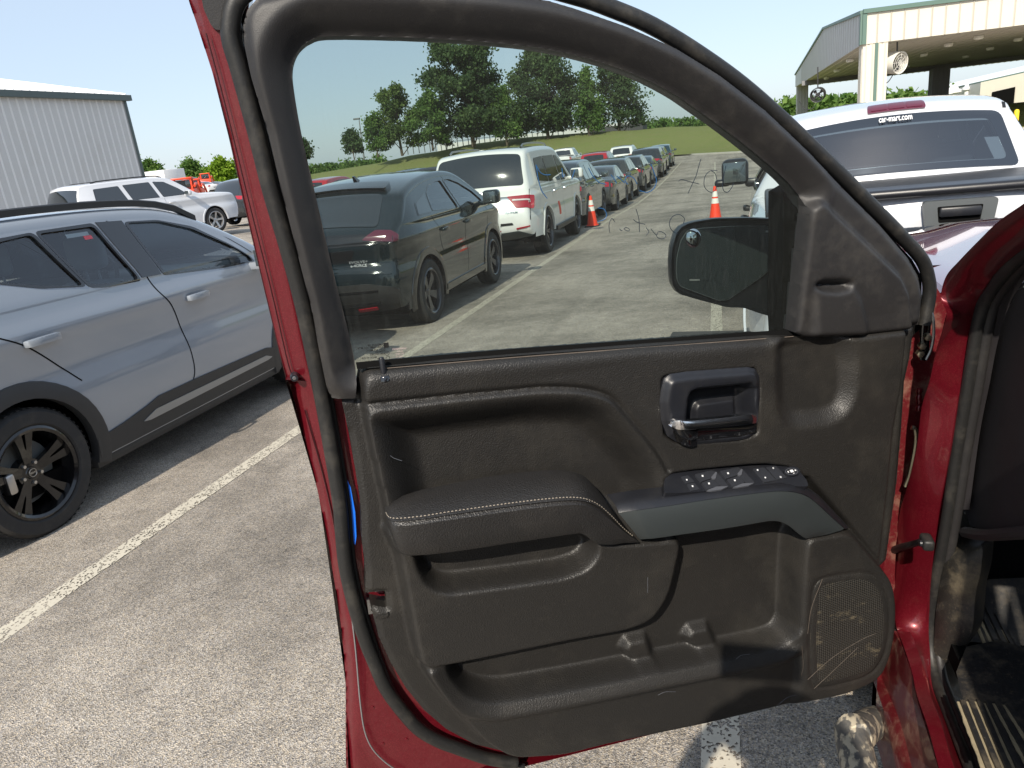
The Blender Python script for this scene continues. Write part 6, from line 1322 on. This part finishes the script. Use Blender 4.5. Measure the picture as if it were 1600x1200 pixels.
def key(l, off0, off1, name='window_switch', mat='keym', par=None, tilt=None):
    q = rpoly(SPL(z5(l), off1), .0018, 2); mb = MB(); mb.prism(q, lambda p, h: S3(np.array(p), float(h)), off0, off1); return TB(mb, name, mat, par or sp, False)
for l in ([(428, 205), (505, 188), (562, 235), (475, 264)], [(480, 270), (563, 242), (622, 292), (522, 324)], [(622, 180), (706, 163), (768, 210), (670, 240)], [(676, 246), (767, 217), (818, 268), (725, 302)]): key(l, 0, .0045)
for l in ([(505, 186), (560, 175), (600, 188), (640, 235), (692, 296), (640, 308), (590, 262)], [(706, 161), (765, 150), (800, 165), (845, 215), (898, 270), (845, 285), (790, 238)]): key(l, -.001, .0012, 'switch_scoop', 'keym')
for l in ([(555, 228), (592, 185), (602, 190), (590, 240), (572, 240)], [(758, 204), (792, 162), (802, 168), (792, 212), (775, 214)], [(520, 330), (600, 300), (690, 298), (640, 322), (560, 334)], [(725, 306), (800, 276), (892, 272), (850, 292), (770, 306)]): key(l, 0, .004, 'switch_lit_lip', 'keylip')  # pale lips imitate light caught by the key edges
for l in ([(318, 225), (375, 213), (427, 263), (358, 276)], [(365, 282), (424, 270), (468, 322), (392, 336)]): key(l, 0, .0022, 'lock_switch')
for l in ([(880, 162), (968, 150), (1062, 250), (968, 268)], [(985, 149), (1062, 139), (1148, 232), (1070, 248)]): key(l, 0, .0018, 'mirror_select_switch')
dc = SPL(z5([(1185, 182)]))[0]; e = SPL(z5([(1185+66*math.cos(a), 182+36*math.sin(a)) for a in np.linspace(0, 2*math.pi, 24, endpoint=False)]), .003); mb = MB(); mb.prism(e, lambda p, h: S3(np.array(p), float(h)), 0, .004); dial = TB(mb, 'mirror_dial', 'smooth', sp, False)
e = SPL(z5([(1185+50*math.cos(a), 182+27*math.sin(a)) for a in np.linspace(0, 2*math.pi, 24, endpoint=False)]), .0045); e2 = SPL(z5([(1185+45*math.cos(a), 182+24*math.sin(a)) for a in np.linspace(0, 2*math.pi, 24, endpoint=False)]), .0045); TB(patch(e, lambda V, o: S3(V, .0042+o), (e2,), .1), 'dial_ring', 'keylip', dial)
for x, y, k_ in ((365, 248, 1), (410, 298, 1.1), (488, 218, 1.2), (538, 277, 1.2), (687, 197, 1.2), (740, 252, 1.2), (918, 172, 1), (978, 231, 1), (1040, 157, 1), (1098, 226, 1.1)):
    hh = .0052 if 430 < x < 800 else .0026; w2 = 6.5*k_; h2 = 5*k_; op = x > 1000
    outr = SPL(z5([(x-w2, y-h2), (x+w2*.7, y-h2*1.3), (x+w2*1.2, y+h2), (x-w2*.4, y+h2*1.2)]), hh); hole = SPL(z5([(x-w2*.4, y-h2*.5), (x+w2*.4, y-h2*.6), (x+w2*.7, y+h2*.4), (x-w2*.1, y+h2*.5)]), hh)
    TB(patch(outr, lambda V, o: S3(V, hh+o), (hole,) if op else (), .1), 'switch_icon', 'icon', sp, False)
for l in ([(1168, 172), (1192, 168), (1204, 186), (1180, 192)], [(1150, 182), (1158, 178), (1166, 190), (1158, 194)], [(1205, 170), (1216, 168), (1222, 178), (1212, 180)], [(1196, 196), (1210, 193), (1206, 199), (1196, 201)]): TB(patch(SPL(z5(l), .0045), lambda V, o: S3(V, .0045+o), (), .1), 'switch_icon', 'icon', sp, False)

# --- inner release handle
ub, uc = U_(bez, .038), U_(cup, .035)
cupi = U_([(1086, 664), (1086, 626), (1090, 619), (1146, 611), (1150, 616), (1150, 655)], .0)
pitp = U_([(1085, 640), (1090, 630), (1147, 622), (1149, 660), (1086, 664)], .0)
def hbez(P):
    sd = -sdf(P, ub); w = .030+.013*ss(sd/.014); sc_ = -sdf(P, uc); w = w-.052*ss((sc_+.006)/.026); w += .012*msk(P, pitp, .004); return w
bz = TB(gridpatch(ub, hbez, .0024, skirt=.02), 'handle_bezel', 'smooth')
bt = DLw([(1049, 659), (1060, 657), (1072, 658), (1100, 656), (1140, 652), (1170, 648), (1181, 648)], [.05, .062, .066, .066, .064, .060, .050]); bb = DLw([(1049, 667), (1060, 671), (1074, 671), (1100, 669), (1140, 665), (1170, 662), (1181, 661)], [.05, .060, .066, .066, .064, .060, .050])
lv = MB(); lv.loft([smoothline(x, 4) for x in (bt-DN*.012, bt, bt*.6+bb*.4+DN*.003, bb+DN*.001, bb-DN*.012, bt-DN*.012)]); TB(lv, 'release_lever', 'chrome', bz)
b2 = DLw([(1050, 667), (1062, 672), (1076, 672), (1090, 671)], [.048, .058, .062, .056]); b3 = DLw([(1052, 676), (1062, 684), (1076, 688), (1089, 686)], [.044, .05, .052, .046]); b4 = DLw([(1058, 690), (1066, 695), (1078, 698), (1089, 697)], [.036, .040, .042, .038])
lv = MB(); lv.loft([smoothline(x, 4) for x in (b2, b2*.4+b3*.6+DN*.003, b3, b3-DN*.003-up*.0005, b4, b4-DN*.012)]); TB(lv, 'lever_grip', 'gloss', bz)
b5 = DLw([(1088, 670), (1120, 668), (1160, 664), (1182, 661)], .050); b6 = DLw([(1088, 690), (1120, 686), (1160, 681), (1180, 676)], .034); lv = MB(); lv.loft([smoothline(x, 4) for x in (b5, b5*.5+b6*.5+DN*.004, b6)]); TB(lv, 'lever_back', 'gloss', bz)
# lock button
kb0 = DL([(601, 590)], .02)[0]; mb = MB(); mb.lathe([(0, .036), (.0035, .0355), (.0048, .032), (.0048, 0), (.0045, -.02)], 14, c=tuple(kb0)); lk = TB(mb, 'lock_button', 'smooth')
mb = MB(); mb.lathe([(.006, .004), (.0085, .005), (.0105, .002), (.0115, -.004), (.006, -.004)], 18, c=tuple(kb0)); TB(mb, 'lock_collar', 'gloss', lk)
# --- outside mirror, seen through the glass
mc = DL([(1125, 410)], -.24)[0]; tc = CAM-mc; tc /= np.linalg.norm(tc); ang = R(13); mn = np.array([tc[0]*math.cos(ang)-tc[1]*math.sin(ang), tc[0]*math.sin(ang)+tc[1]*math.cos(ang), tc[2]*.2+.02]); mn /= np.linalg.norm(mn)
mr = np.cross(up, mn); mr /= np.linalg.norm(mr); mu = np.cross(mn, mr)
def MP(px, off=0.0):
    px = np.array(px, float); d = ray(px[:, 0], px[:, 1]); t = ((mc+mn*off-CAM) @ mn)/(d @ mn); P = CAM+d*t[:, None]; return np.stack([(P-mc) @ mr, (P-mc) @ mu], 1)
def M3(q, off): q = np.asarray(q, float); return mc+q[..., :1]*mr+q[..., 1:]*mu+np.asarray(off, float)[..., None]*mn if np.ndim(off) else mc+q[..., :1]*mr+q[..., 1:]*mu+off*mn
hs = [(1047, 410), (1049, 384), (1056, 362), (1066, 351), (1080, 346), (1117, 340), (1170, 339), (1217, 341), (1258, 348), (1290, 352), (1290, 470), (1262, 500), (1240, 505), (1189, 491), (1161, 481), (1136, 481), (1095, 470), (1060, 460), (1052, 452), (1048, 442)]
mg = [(1074, 361), (1095, 357), (1140, 354), (1200, 353), (1205, 370), (1206, 417), (1190, 432), (1165, 449), (1137, 468), (1123, 469), (1063, 447), (1058, 436), (1057, 420), (1058, 402), (1064, 376)]
hq = MP(hs); hc = hq.mean(0); gq = rpoly(MP(mg), .006)
rings = [M3(gq*1.0, -.004)]
hq2 = resample(np.r_[hq, hq[:1]], 61)[:-1]
def ring(s_, off): return M3(hc+(hq2-hc)*s_, off)
mh = MB(); R_ = [ring(.93, -.006), ring(.985, .004), ring(1.0, -.012), ring(.985, -.045), ring(.88, -.09), ring(.62, -.125), ring(.2, -.14)]
n = 60; V = np.concatenate(R_); mh.add(V, [(i*n+j, i*n+(j+1) % n, (i+1)*n+(j+1) % n, (i+1)*n+j) for i in range(len(R_)-1) for j in range(n)]+[tuple(range(n))]); mo = TB(mh, 'side_mirror', 'smooth')
TB(patch(gq, lambda V, o: M3(V, .0015+o), (), .1, .006), 'mirror_glass', 'mirrordark', mo, False)
gr = gq+(gq-gq.mean(0))/np.linalg.norm(gq-gq.mean(0), axis=1)[:, None]*.0014; TB(patch(gr, lambda V, o: M3(V, .0012+o), (gq,), .1, .004), 'mirror_edge', 'steel', mo, False)
sp_ = MP([(1083, 372)])[0]; bm_ = MB(); nn_ = 20
for i, (rr_, hh_) in enumerate([(0, .0068), (.5, .0060), (.8, .0042), (1.0, .0020)]):
    bm_.add(np.array([M3(sp_+np.array([math.cos(a)*.0165*rr_, math.sin(a)*.0205*rr_]), hh_) for a in np.linspace(0, 2*math.pi, nn_, endpoint=False)]), [])
bm_.F = [(i*nn_+j, i*nn_+(j+1) % nn_, (i+1)*nn_+(j+1) % nn_, (i+1)*nn_+j) for i in range(3) for j in range(nn_)]; TB(bm_, 'blind_spot_mirror', 'mirror', mo)
TB(patch(MP([(1196, 360), (1202, 360), (1202, 363), (1196, 363)]), lambda V, o: M3(V, .0022+o), (), .1), 'warning_mark', 'plate', mo, False); TB(patch(MP([(1077, 436), (1093, 436), (1093, 438.5), (1077, 438.5)]), lambda V, o: M3(V, .0022+o), (), .1), 'warning_mark', 'plate', mo, False)
am = MB(); a0 = M3(MP([(1245, 420)])[0], -.05); a1 = DL([(1252, 440)], -.06)[0]; a2 = DL([(1300, 450)], -.05)[0]
am.loft([np.array([p_+np.array([0, 0, dz])+DN*dn for dz, dn in ((.09, 0), (.08, .03), (-.06, .03), (-.10, 0), (-.06, -.04), (.08, -.04), (.09, 0))]) for p_ in (a0, (a0+a1)/2, a1, a2)]); TB(am, 'mirror_arm', 'smooth', mo)
sk_ = MP([(1215, 341), (1262, 347), (1262, 372), (1222, 366)]); TB(patch(rpoly(sk_, .004), lambda V, o: M3(V, .006+o), (), .1, .01), 'red_mirror_patch', 'redclean', mo)  # dark red patch on the upper inner corner of the housing

# ------------------------------------------------------------------ body side of the same truck
def XL(px, X): px = np.array(px, float); return np.array([onX(x, y, xx) for (x, y), xx in zip(px, np.broadcast_to(X, len(px)))])
Lr = [(1600, 318), (1560, 346), (1530, 375), (1500, 406), (1478, 432), (1470, 465), (1479, 490), (1472, 517), (1462, 550), (1452, 597), (1440, 637), (1432, 700), (1417, 762), (1407, 795), (1402, 825), (1397, 850), (1395, 890), (1395, 925), (1400, 977), (1412, 1010), (1425, 1050), (1433, 1087), (1450, 1137), (1467, 1200), (1485, 1260)]
Rr = [(1640, 360), (1600, 387), (1575, 406), (1555, 425), (1540, 447), (1525, 470), (1516, 495), (1512, 515), (1507, 545), (1500, 597), (1494, 640), (1484, 705), (1473, 765), (1467, 795), (1462, 828), (1458, 860), (1454, 895), (1450, 930), (1446, 975), (1446, 1012), (1450, 1050), (1459, 1085), (1478, 1130), (1504, 1200), (1532, 1262)]
XLl = np.array([.40]*18+[.395, .385, .385, .38, .375, .37, .37]); XRr = np.array([.455]*17+[.455, .455, .455, .455, .455, .455, .455, .455])
def sillz(px, X, z, y0):
    P = XL(px, X)
    for i, (x, y) in enumerate(px):
        if y > y0:
            f = min(1, (y-y0)/30); P[i] = P[i]*(1-f)+onZ(x, y, z)*f
    return P
a_, b_ = XL(Lr, XLl), XL(Rr, XRr); mid = (a_+b_)/2+np.array([-.010, -.004, 0]); c1, c2 = a_*.82+b_*.18+np.array([-.007, 0, 0]), a_*.15+b_*.85+np.array([-.004, 0, 0])
j = MB(); j.loft([smoothline(x, 5) for x in (a_+np.array([.03, .03, -.01]), a_, c1, mid, c2, b_, b_+np.array([.03, .02, 0]))]); TB(j, 'door_jamb', 'red')
# dusty rear face of the front wing behind the hinges
wgp = [(1380, 470), (1440, 470), (1462, 447), (1482, 478), (1472, 517), (1462, 550), (1452, 597), (1440, 637), (1432, 700), (1420, 762), (1408, 800), (1400, 850), (1398, 900), (1400, 980), (1372, 1040), (1350, 1040), (1360, 700)]
def YP(px, Y): return np.array([onY(x, y, Y) for x, y in px])
yp = YP(wgp, 1.70); TB(patch(yp[:, [0, 2]], lambda V, o: np.stack([V[:, 0], np.full(len(V), 1.70)+o, V[:, 1]], 1), (), .05, -.02), 'hinge_pillar', 'redmud')
hg = YP([(1436, 616), (1436, 633)], 1.66)
for c in hg: mb = MB(); mb.lathe([(0, .014), (.006, .013), (.007, .006), (.004, 0), (.007, -.006), (.006, -.013), (0, -.014)], 12, c=tuple(c)); TB(mb, 'hinge_knuckle', 'red')
mb = MB(); mb.tube(smoothline(YP([(1424, 668), (1430, 671), (1431, 690), (1427, 715), (1421, 742), (1415, 760)], 1.655), 5), .005, 8); TB(mb, 'hinge_link', 'brass')
mb = MB(); mb.rbox(tuple(onY(1436, 565, 1.66)-[.0, .0, 0]), tuple(onY(1458, 485, 1.66)+[0, .02, 0]), .006); hb_ = TB(mb, 'hinge_bracket', 'gloss')
for c in ((1450, 527), (1441, 541), (1438, 553)): P = onY(*c, 1.652); mb = MB(); mb.lathe([(0, -.006), (.007, -.005), (.008, 0), (.008, .01)], 6, 'y', c=tuple(P)); TB(mb, 'hinge_bolt', 'brass', hb_)
mb = MB(); q = YP([(1449, 482), (1457, 492), (1459, 520), (1455, 545), (1447, 562)], 1.65); mb.tube(smoothline(q, 5), .003, 6); TB(mb, 'bracket_edge', 'steel', hb_)
mb = MB(); q = [onX(1380, 870, .392), onX(1400, 858, .398), onX(1420, 852, .402), onX(1440, 846, .41)]; mb.tube(smoothline(q, 5), np.linspace(.010, .007, len(smoothline(q, 5))), 8); P = onX(1447, 846, .405); ck = TB(mb, 'check_strap', 'rubber')
mb = MB(); mb.rbox(tuple(P-[.010, .022, .012]), tuple(P+[.012, .018, .012]), .006, 3); TB(mb, 'strap_anchor', 'rubber', ck); mb = MB(); mb.lathe([(0, -.015), (.007, -.014), (.008, 0)], 12, 'x', c=tuple(P-[0, .008, 0])); TB(mb, 'anchor_bolt', 'smooth', ck)
# sill skins
L1 = [(1384, 1020), (1376, 1050), (1390, 1087), (1407, 1130), (1425, 1200), (1440, 1270)]; R1 = [(1396, 985), (1410, 1012), (1424, 1052), (1432, 1090), (1466, 1200), (1484, 1262)]
L2 = [(1372, 1040), (1364, 1060), (1375, 1092), (1388, 1135), (1402, 1200), (1414, 1270)]
p1, p2, p3 = XL(L1, .365), XL(R1, .385), XL(L2, .345)
s_ = MB(); s_.loft([smoothline(x, 5) for x in (p1, p1*.8+p2*.2+up*.004, p1*.3+p2*.7+up*.003, p2, p2+np.array([.03, 0, -.005]))]); TB(s_, 'rocker_panel', 'redmud')
s_ = MB(); s_.loft([smoothline(x, 5) for x in (p3-up*.14, p3-up*.02, p3, p3*.4+p1*.6+up*.003, p1, p1+np.array([.02, 0, -.01]))]); TB(s_, 'pinch_flange', 'redmud')
mb = MB(); q = smoothline(XL([(1398, 985), (1414, 1018), (1430, 1062), (1440, 1095), (1456, 1140), (1472, 1195), (1490, 1262)], .392), 5); mb.tube(q, .0035, 6); TB(mb, 'sill_joint', 'rubbermud')
# opening seal, dash side, kick panel
SE = [(1660, 350), (1620, 382), (1590, 404), (1562, 434), (1540, 468), (1529, 505), (1521, 550), (1514, 595), (1504, 655), (1494, 715), (1484, 785), (1473, 850), (1463, 905), (1455, 960), (1454, 1012), (1461, 1058), (1478, 1105), (1502, 1165), (1518, 1205), (1548, 1285)]
se = smoothline(XL(SE, [.47]*14+[.47, .47, .468, .465, .465, .465]), 5); mb = MB(); mb.tube(se, .0125, 10); sq = TB(mb, 'opening_seal', 'rubber'); mb = MB(); mb.tube(se+np.array([.016, -.002, .0]), .011, 10); TB(mb, 'seal_lip', 'frame', sq)
mb = MB(); q = smoothline(XL([(1600, 412), (1572, 450), (1552, 490), (1538, 545), (1528, 600), (1513, 680), (1498, 796)], .487), 5); mb.loft([q, q+np.array([.02, .0, 0]), q+np.array([.025, .08, 0])]); TB(mb, 'pillar_trim', 'dash')
dk = [(1700, 380), (1610, 412), (1582, 452), (1560, 500), (1545, 560), (1535, 610), (1520, 690), (1503, 796), (1512, 822), (1535, 830), (1600, 828), (1800, 822), (1900, 500)]
dq = XL(dk, .51)[:, [1, 2]]; TB(patch(dq, lambda V, o: np.stack([.515+.03*np.sin(V[:, 0]*9)*0+.02*(V[:, 1]-.9)**2+o, V[:, 0], V[:, 1]], 1), (), .05, -.5), 'dashboard_end', 'dash')
mb = MB(); q = smoothline(XL([(1508, 832), (1540, 836), (1600, 832), (1700, 826)], .505), 4); mb.tube(q, .012, 8); TB(mb, 'dashboard_edge', 'dash')
for nm, l_ in (('panel_seam', [(1600, 448), (1590, 452), (1578, 449)]), ('panel_seam', [(1510, 790), (1504, 790), (1508, 803)])):
    mb = MB(); mb.tube(smoothline(XL(l_, .508), 3), .0015, 5); TB(mb, nm, 'silver')
kq = [(1496, 796), (1499, 832), (1512, 843), (1528, 848), (1535, 858), (1532, 895), (1524, 930), (1519, 985), (1505, 1022), (1497, 1040), (1492, 1070), (1500, 1100), (1520, 1190), (1540, 1262)]
kl = [(1486, 800), (1481, 832), (1476, 858), (1471, 880), (1468, 905), (1464, 930), (1461, 960), (1459, 985), (1460, 1010), (1461, 1035), (1466, 1068), (1480, 1100), (1512, 1180), (1535, 1262)]
ka, kb_ = XL(kl, .478), XL(kq, .53); km = (ka+kb_)/2; kpn = MB()
kpn.loft([smoothline(x, 5) for x in (ka, ka*.85+kb_*.15+np.array([-.012, -.008, 0]), km+np.array([-.014, -.012, 0]), ka*.15+kb_*.85+np.array([-.008, -.008, 0]), kb_, kb_+np.array([.04, .06, -.01]))]); TB(kpn, 'kick_panel', 'kick')
# floor, toe board and mat
FZ = .47; fl = MB(); fl.box((.50, -.9, FZ-.06), (2.05, 1.62, FZ-.012)); TB(fl, 'cab_floor', 'cavity')
tb = MB(); tb.loft([np.array([(x, y, z) for x in (.50, 2.05)]) for y, z in ((1.60, FZ-.012), (1.70, FZ+.01), (2.02, FZ+.34), (2.06, 1.25))]); TB(tb, 'firewall', 'cavity')
def FP(px, off=0.0): return np.array([onZ(x, y, FZ+off) for x, y in px])
t1 = np.array([1.62, FZ]); t2 = np.array([2.0, FZ+.33]); tnn = np.array([0, -(t2-t1)[1], (t2-t1)[0]]); tnn /= np.linalg.norm(tnn)
def TP(px, off=0.0):
    c = np.array([0, t1[0], t1[1]])+tnn*off; r_ = []
    for x, y in px: d = ray(x, y); r_.append(CAM+d*(((c-CAM) @ tnn)/(d @ tnn)))
    return np.array(r_)
mt_ = MB(); V = FP([(1494, 1050), (1502, 1085), (1545, 1200), (1580, 1300), (1760, 1300), (1700, 1040), (1560, 1000), (1510, 1010)], .0); mt_.add(V, [tuple(range(len(V)))]); mat_o = TB(mt_, 'floor_mat', 'rubbermud', smooth=False)
V = TP([(1512, 1015), (1519, 960), (1524, 922), (1545, 905), (1650, 900), (1720, 1060), (1560, 1062)], .006); mb = MB(); mb.add(V, [tuple(range(len(V)))]); TB(mb, 'footrest', 'rubbermud', smooth=False)
def ribs(f, lines, w, name, mat, par):
    for (a, b) in lines:
        p0, p1 = f([a], .0)[0], f([b], .0)[0]; d = (p1-p0)/np.linalg.norm(p1-p0); nn = tnn if f is TP else up; sd_ = np.cross(d, nn); pts = resample([p0, p1], 14)
        jit = np.array([random.uniform(.55, 1.1) for _ in range(14)])[:, None] if mat == 'mud' else 1.0
        mb = MB(); h = .0062 if mat != 'mud' else .0015; o_ = .006 if f is TP else 0
        mb.loft([pts-sd_*w*jit+nn*o_, pts-sd_*w*.8*jit+nn*(h+o_), pts+sd_*w*.8*jit+nn*(h+o_), pts+sd_*w*jit+nn*o_]); TB(mb, name, mat, par)
gl = [((1497, 1097), (1540, 1210)), ((1510, 1097), (1556, 1212)), ((1523, 1097), (1572, 1214)), ((1537, 1099), (1590, 1214)), ((1552, 1100), (1612, 1210)), ((1568, 1102), (1634, 1204))]
ribs(FP, gl, .0045, 'mud_streak', 'mud', mat_o)
ribs(FP, [(((a[0]+7), a[1]), ((b[0]+8), b[1])) for a, b in gl], .006, 'mat_rib', 'rubbermud', mat_o)
tl_ = [((1519, 945), (1573, 1060)), ((1527, 938), (1584, 1058)), ((1548, 960), (1597, 1058)), ((1563, 985), (1612, 1060))]
ribs(TP, tl_, .0035, 'mud_streak', 'mud', mat_o); ribs(TP, [((a[0]+8, a[1]), (b[0]+9, b[1])) for a, b in tl_], .006, 'mat_rib', 'rubbermud', mat_o)
mb = MB(); mb.tube(smoothline(TP([(1516, 950), (1545, 1020), (1572, 1066), (1590, 1070), (1640, 1072)], .008), 5), .004, 6); TB(mb, 'mat_edge', 'mud', mat_o)
# step tube, tyre, bonnet, rest of the body
q = [onX(1400, 1128, .42), onX(1368, 1128, .345), onX(1340, 1150, .275), onX(1333, 1200, .26), onX(1334, 1290, .26)]; q[-1] = q[3]+np.array([0, -.9, 0]); q[3] = q[3]
q = [q[0], q[1], q[2]+np.array([0, 0, 0]), q[2]+np.array([-.012, -.10, .0]), q[2]+np.array([-.012, -1.2, .0])]
mb = MB(); mb.tube(smoothline(q, 8), .037, 16); TB(mb, 'side_step', 'splat')
tw = empty('front_wheel', tuple(np.array([.36, 2.13, .40])-T0), (0, 0, R(22)), tk); t = MB(); rw_ = .40; t.lathe([(.24, -.10), (.30, -.128), (.375, -.125), (.395, -.10), (rw_, -.05), (rw_, .05), (.395, .10), (.375, .125), (.30, .128), (.24, .10)], 56, 'x')
for i in range(56):
    Mx = Matrix.Rotation(2*math.pi*i/56, 4, 'X')
    for x in (-.095, -.035, .03, .09): t.box((x-.026, -.008, rw_-.004), (x+.026, .011, rw_+.007), Mx)
t.build('tyre', 'tyremud', tw); mb = MB(); mb.lathe([(0, -.06), (.20, -.06), (.245, -.11), (.25, -.11), (.25, .11), (0, .11)], 36, 'x'); mb.build('rim', 'rimsilver', tw)
hd = MB(); xs__ = np.r_[.475, .485, .51, np.linspace(.56, 2.0, 14), 2.05, 2.07]; rows = []
for Y in np.r_[1.68, np.linspace(1.8, 3.05, 14), 3.15, 3.22, 3.26]:
    f = (Y-1.68)/1.58; zc = 1.255-.085*f-.05*max(0, (Y-2.75)/.5)**2-(.10 if Y > 3.2 else 0); row = []
    for x in xs__:
        e = min(x-.475, 2.07-x); z = zc+.018*(1-np.exp(-e/.05))+.035*(1-((x-1.27)/.8)**2)*.6+.020*ss((e-.22)/.12); row.append((x+.06*f*(1 if x < 1.27 else -1)*(1-min(1, e/.6)), Y, z))
    rows.append(np.array(row))
hd.loft(rows); TB(hd, 'bonnet', 'hood')
fn = MB(); prof_f = [(.475, 1.258), (.440, 1.235), (.415, 1.16), (.405, 1.0), (.405, .70), (.42, .5)]
fn.loft([np.array([(x+.05*(Y-1.68)/1.58, Y, z) for Y in np.linspace(1.74, 3.3, 8)]) for x, z in prof_f[:4]]); TB(fn, 'front_wing', 'redclean')
fr2 = MB(); fr2.rbox((.50, 3.22, .45), (2.04, 3.36, 1.17), .06, 3); TB(fr2, 'front_grille', 'black')
# windscreen pillar, roof, rear body: outside the frame but lit and mirrored
cb = MB(); 
def pxz(l, Y0, Y1): return [np.array([(x, Y, z) for Y in np.linspace(Y0, Y1, 8)]) for x, z in l]
cb.loft(pxz([(.46, 1.30), (.52, 1.62), (.57, 1.80), (.70, 1.88), (1.27, 1.92), (1.85, 1.88), (1.98, 1.80), (2.07, 1.30)][2:6], -1.1, .62)); TB(cb, 'cab_roof', 'redclean')
bp2 = MB(); bp2.rbox((.44, .10, .50), (.54, .34, 1.84), .03); TB(bp2, 'centre_pillar', 'dash')
rd = MB(); rd.loft(pxz([(.42, .50), (.40, .62), (.385, .95), (.40, 1.22), (.45, 1.30)], -3.9, .10)); TB(rd, 'rear_body_side', 'redclean')
rg_ = MB(); rg_.loft(pxz([(.455, 1.30), (.565, 1.80)], -1.1, .10)); TB(rg_, 'rear_side_window', 'gopaque')
st_ = MB(); st_.rbox((.64, -.22, .62), (1.14, .34, .84), .07, 4); st_.rbox((.64, -.46, .80), (1.14, -.20, 1.50), .07, 4); st_.rbox((.76, -.44, 1.50), (1.0, -.32, 1.70), .05, 4); TB(st_, 'driver_seat', 'seat')
fs = MB(); fs.box((1.95, -1.1, .5), (2.05, 1.6, 1.3)); fs.loft(pxz([(.46, 1.9), (.6, 1.9)], 0, .01)) if 0 else None; TB(fs, 'far_door', 'dash')
ds = MB(); ds.rbox((.56, 1.50, .90), (2.0, 2.0, 1.22), .08, 3); TB(ds, 'dashboard', 'dash')

# the photographer, standing just behind the lens: only the shadow falls into view
ph = empty('person', (0.02, -.40, -.03)); tag(ph, 'photographer in dark clothes holding a phone up, whose shadow falls on the door and ground', 'person')
J = [(0, 0, .95, .15, .12), (0, 0, 1.18, .16, .12), (0, .0, 1.42, .19, .12), (0, .02, 1.54, .06), (0, .05, 1.63, .085), (0, .05, 1.70, .09), (-.22, .0, 1.42, .07), (-.27, .06, 1.22, .055), (-.20, .24, 1.42, .04), (-.12, .29, 1.50, .035), (.22, 0, 1.42, .07), (.22, .08, 1.22, .055), (.10, .24, 1.42, .04), (.02, .29, 1.50, .035),
     (-.10, 0, .88, .11), (-.11, .02, .50, .075), (-.11, -.02, .10, .05), (-.12, .12, .04, .045), (.10, 0, .88, .11), (.11, .02, .50, .075), (.11, -.02, .10, .05), (.12, .12, .04, .045)]
skinbody('body', J, Ed, 'skin', ph)
skinbody('shirt', [(0, 0, .98, .165, .135), (0, 0, 1.20, .175, .135), (0, 0, 1.42, .205, .135), (-.22, 0, 1.42, .09), (-.26, .05, 1.26, .075), (.22, 0, 1.42, .09), (.21, .07, 1.26, .07)], [(0, 1), (1, 2), (2, 3), (3, 4), (2, 5), (5, 6)], 'pants', ph)
skinbody('trousers', [(0, 0, .94, .16, .135), (-.10, 0, .86, .125), (-.11, .02, .50, .09), (-.11, -.02, .12, .075), (.10, 0, .86, .125), (.11, .02, .50, .09), (.11, -.02, .12, .075)], [(0, 1), (1, 2), (2, 3), (0, 4), (4, 5), (5, 6)], 'pants', ph)
MB().lathe([(0, .10), (.06, .095), (.10, .06), (.112, 0), (.165, -.015), (.17, -.025), (.10, -.02)], 20, c=(0, .03, 1.73)).build('shadow_hat', 'pants', ph)  # unseen hat, its brim added to widen the cast shadow
pb = MB(); pb.rbox((-.08, -.016, 1.57), (.09, -.006, 1.66), .003); tag(pb.build('phone', 'gloss', None), 'black phone held up by the photographer', 'phone')
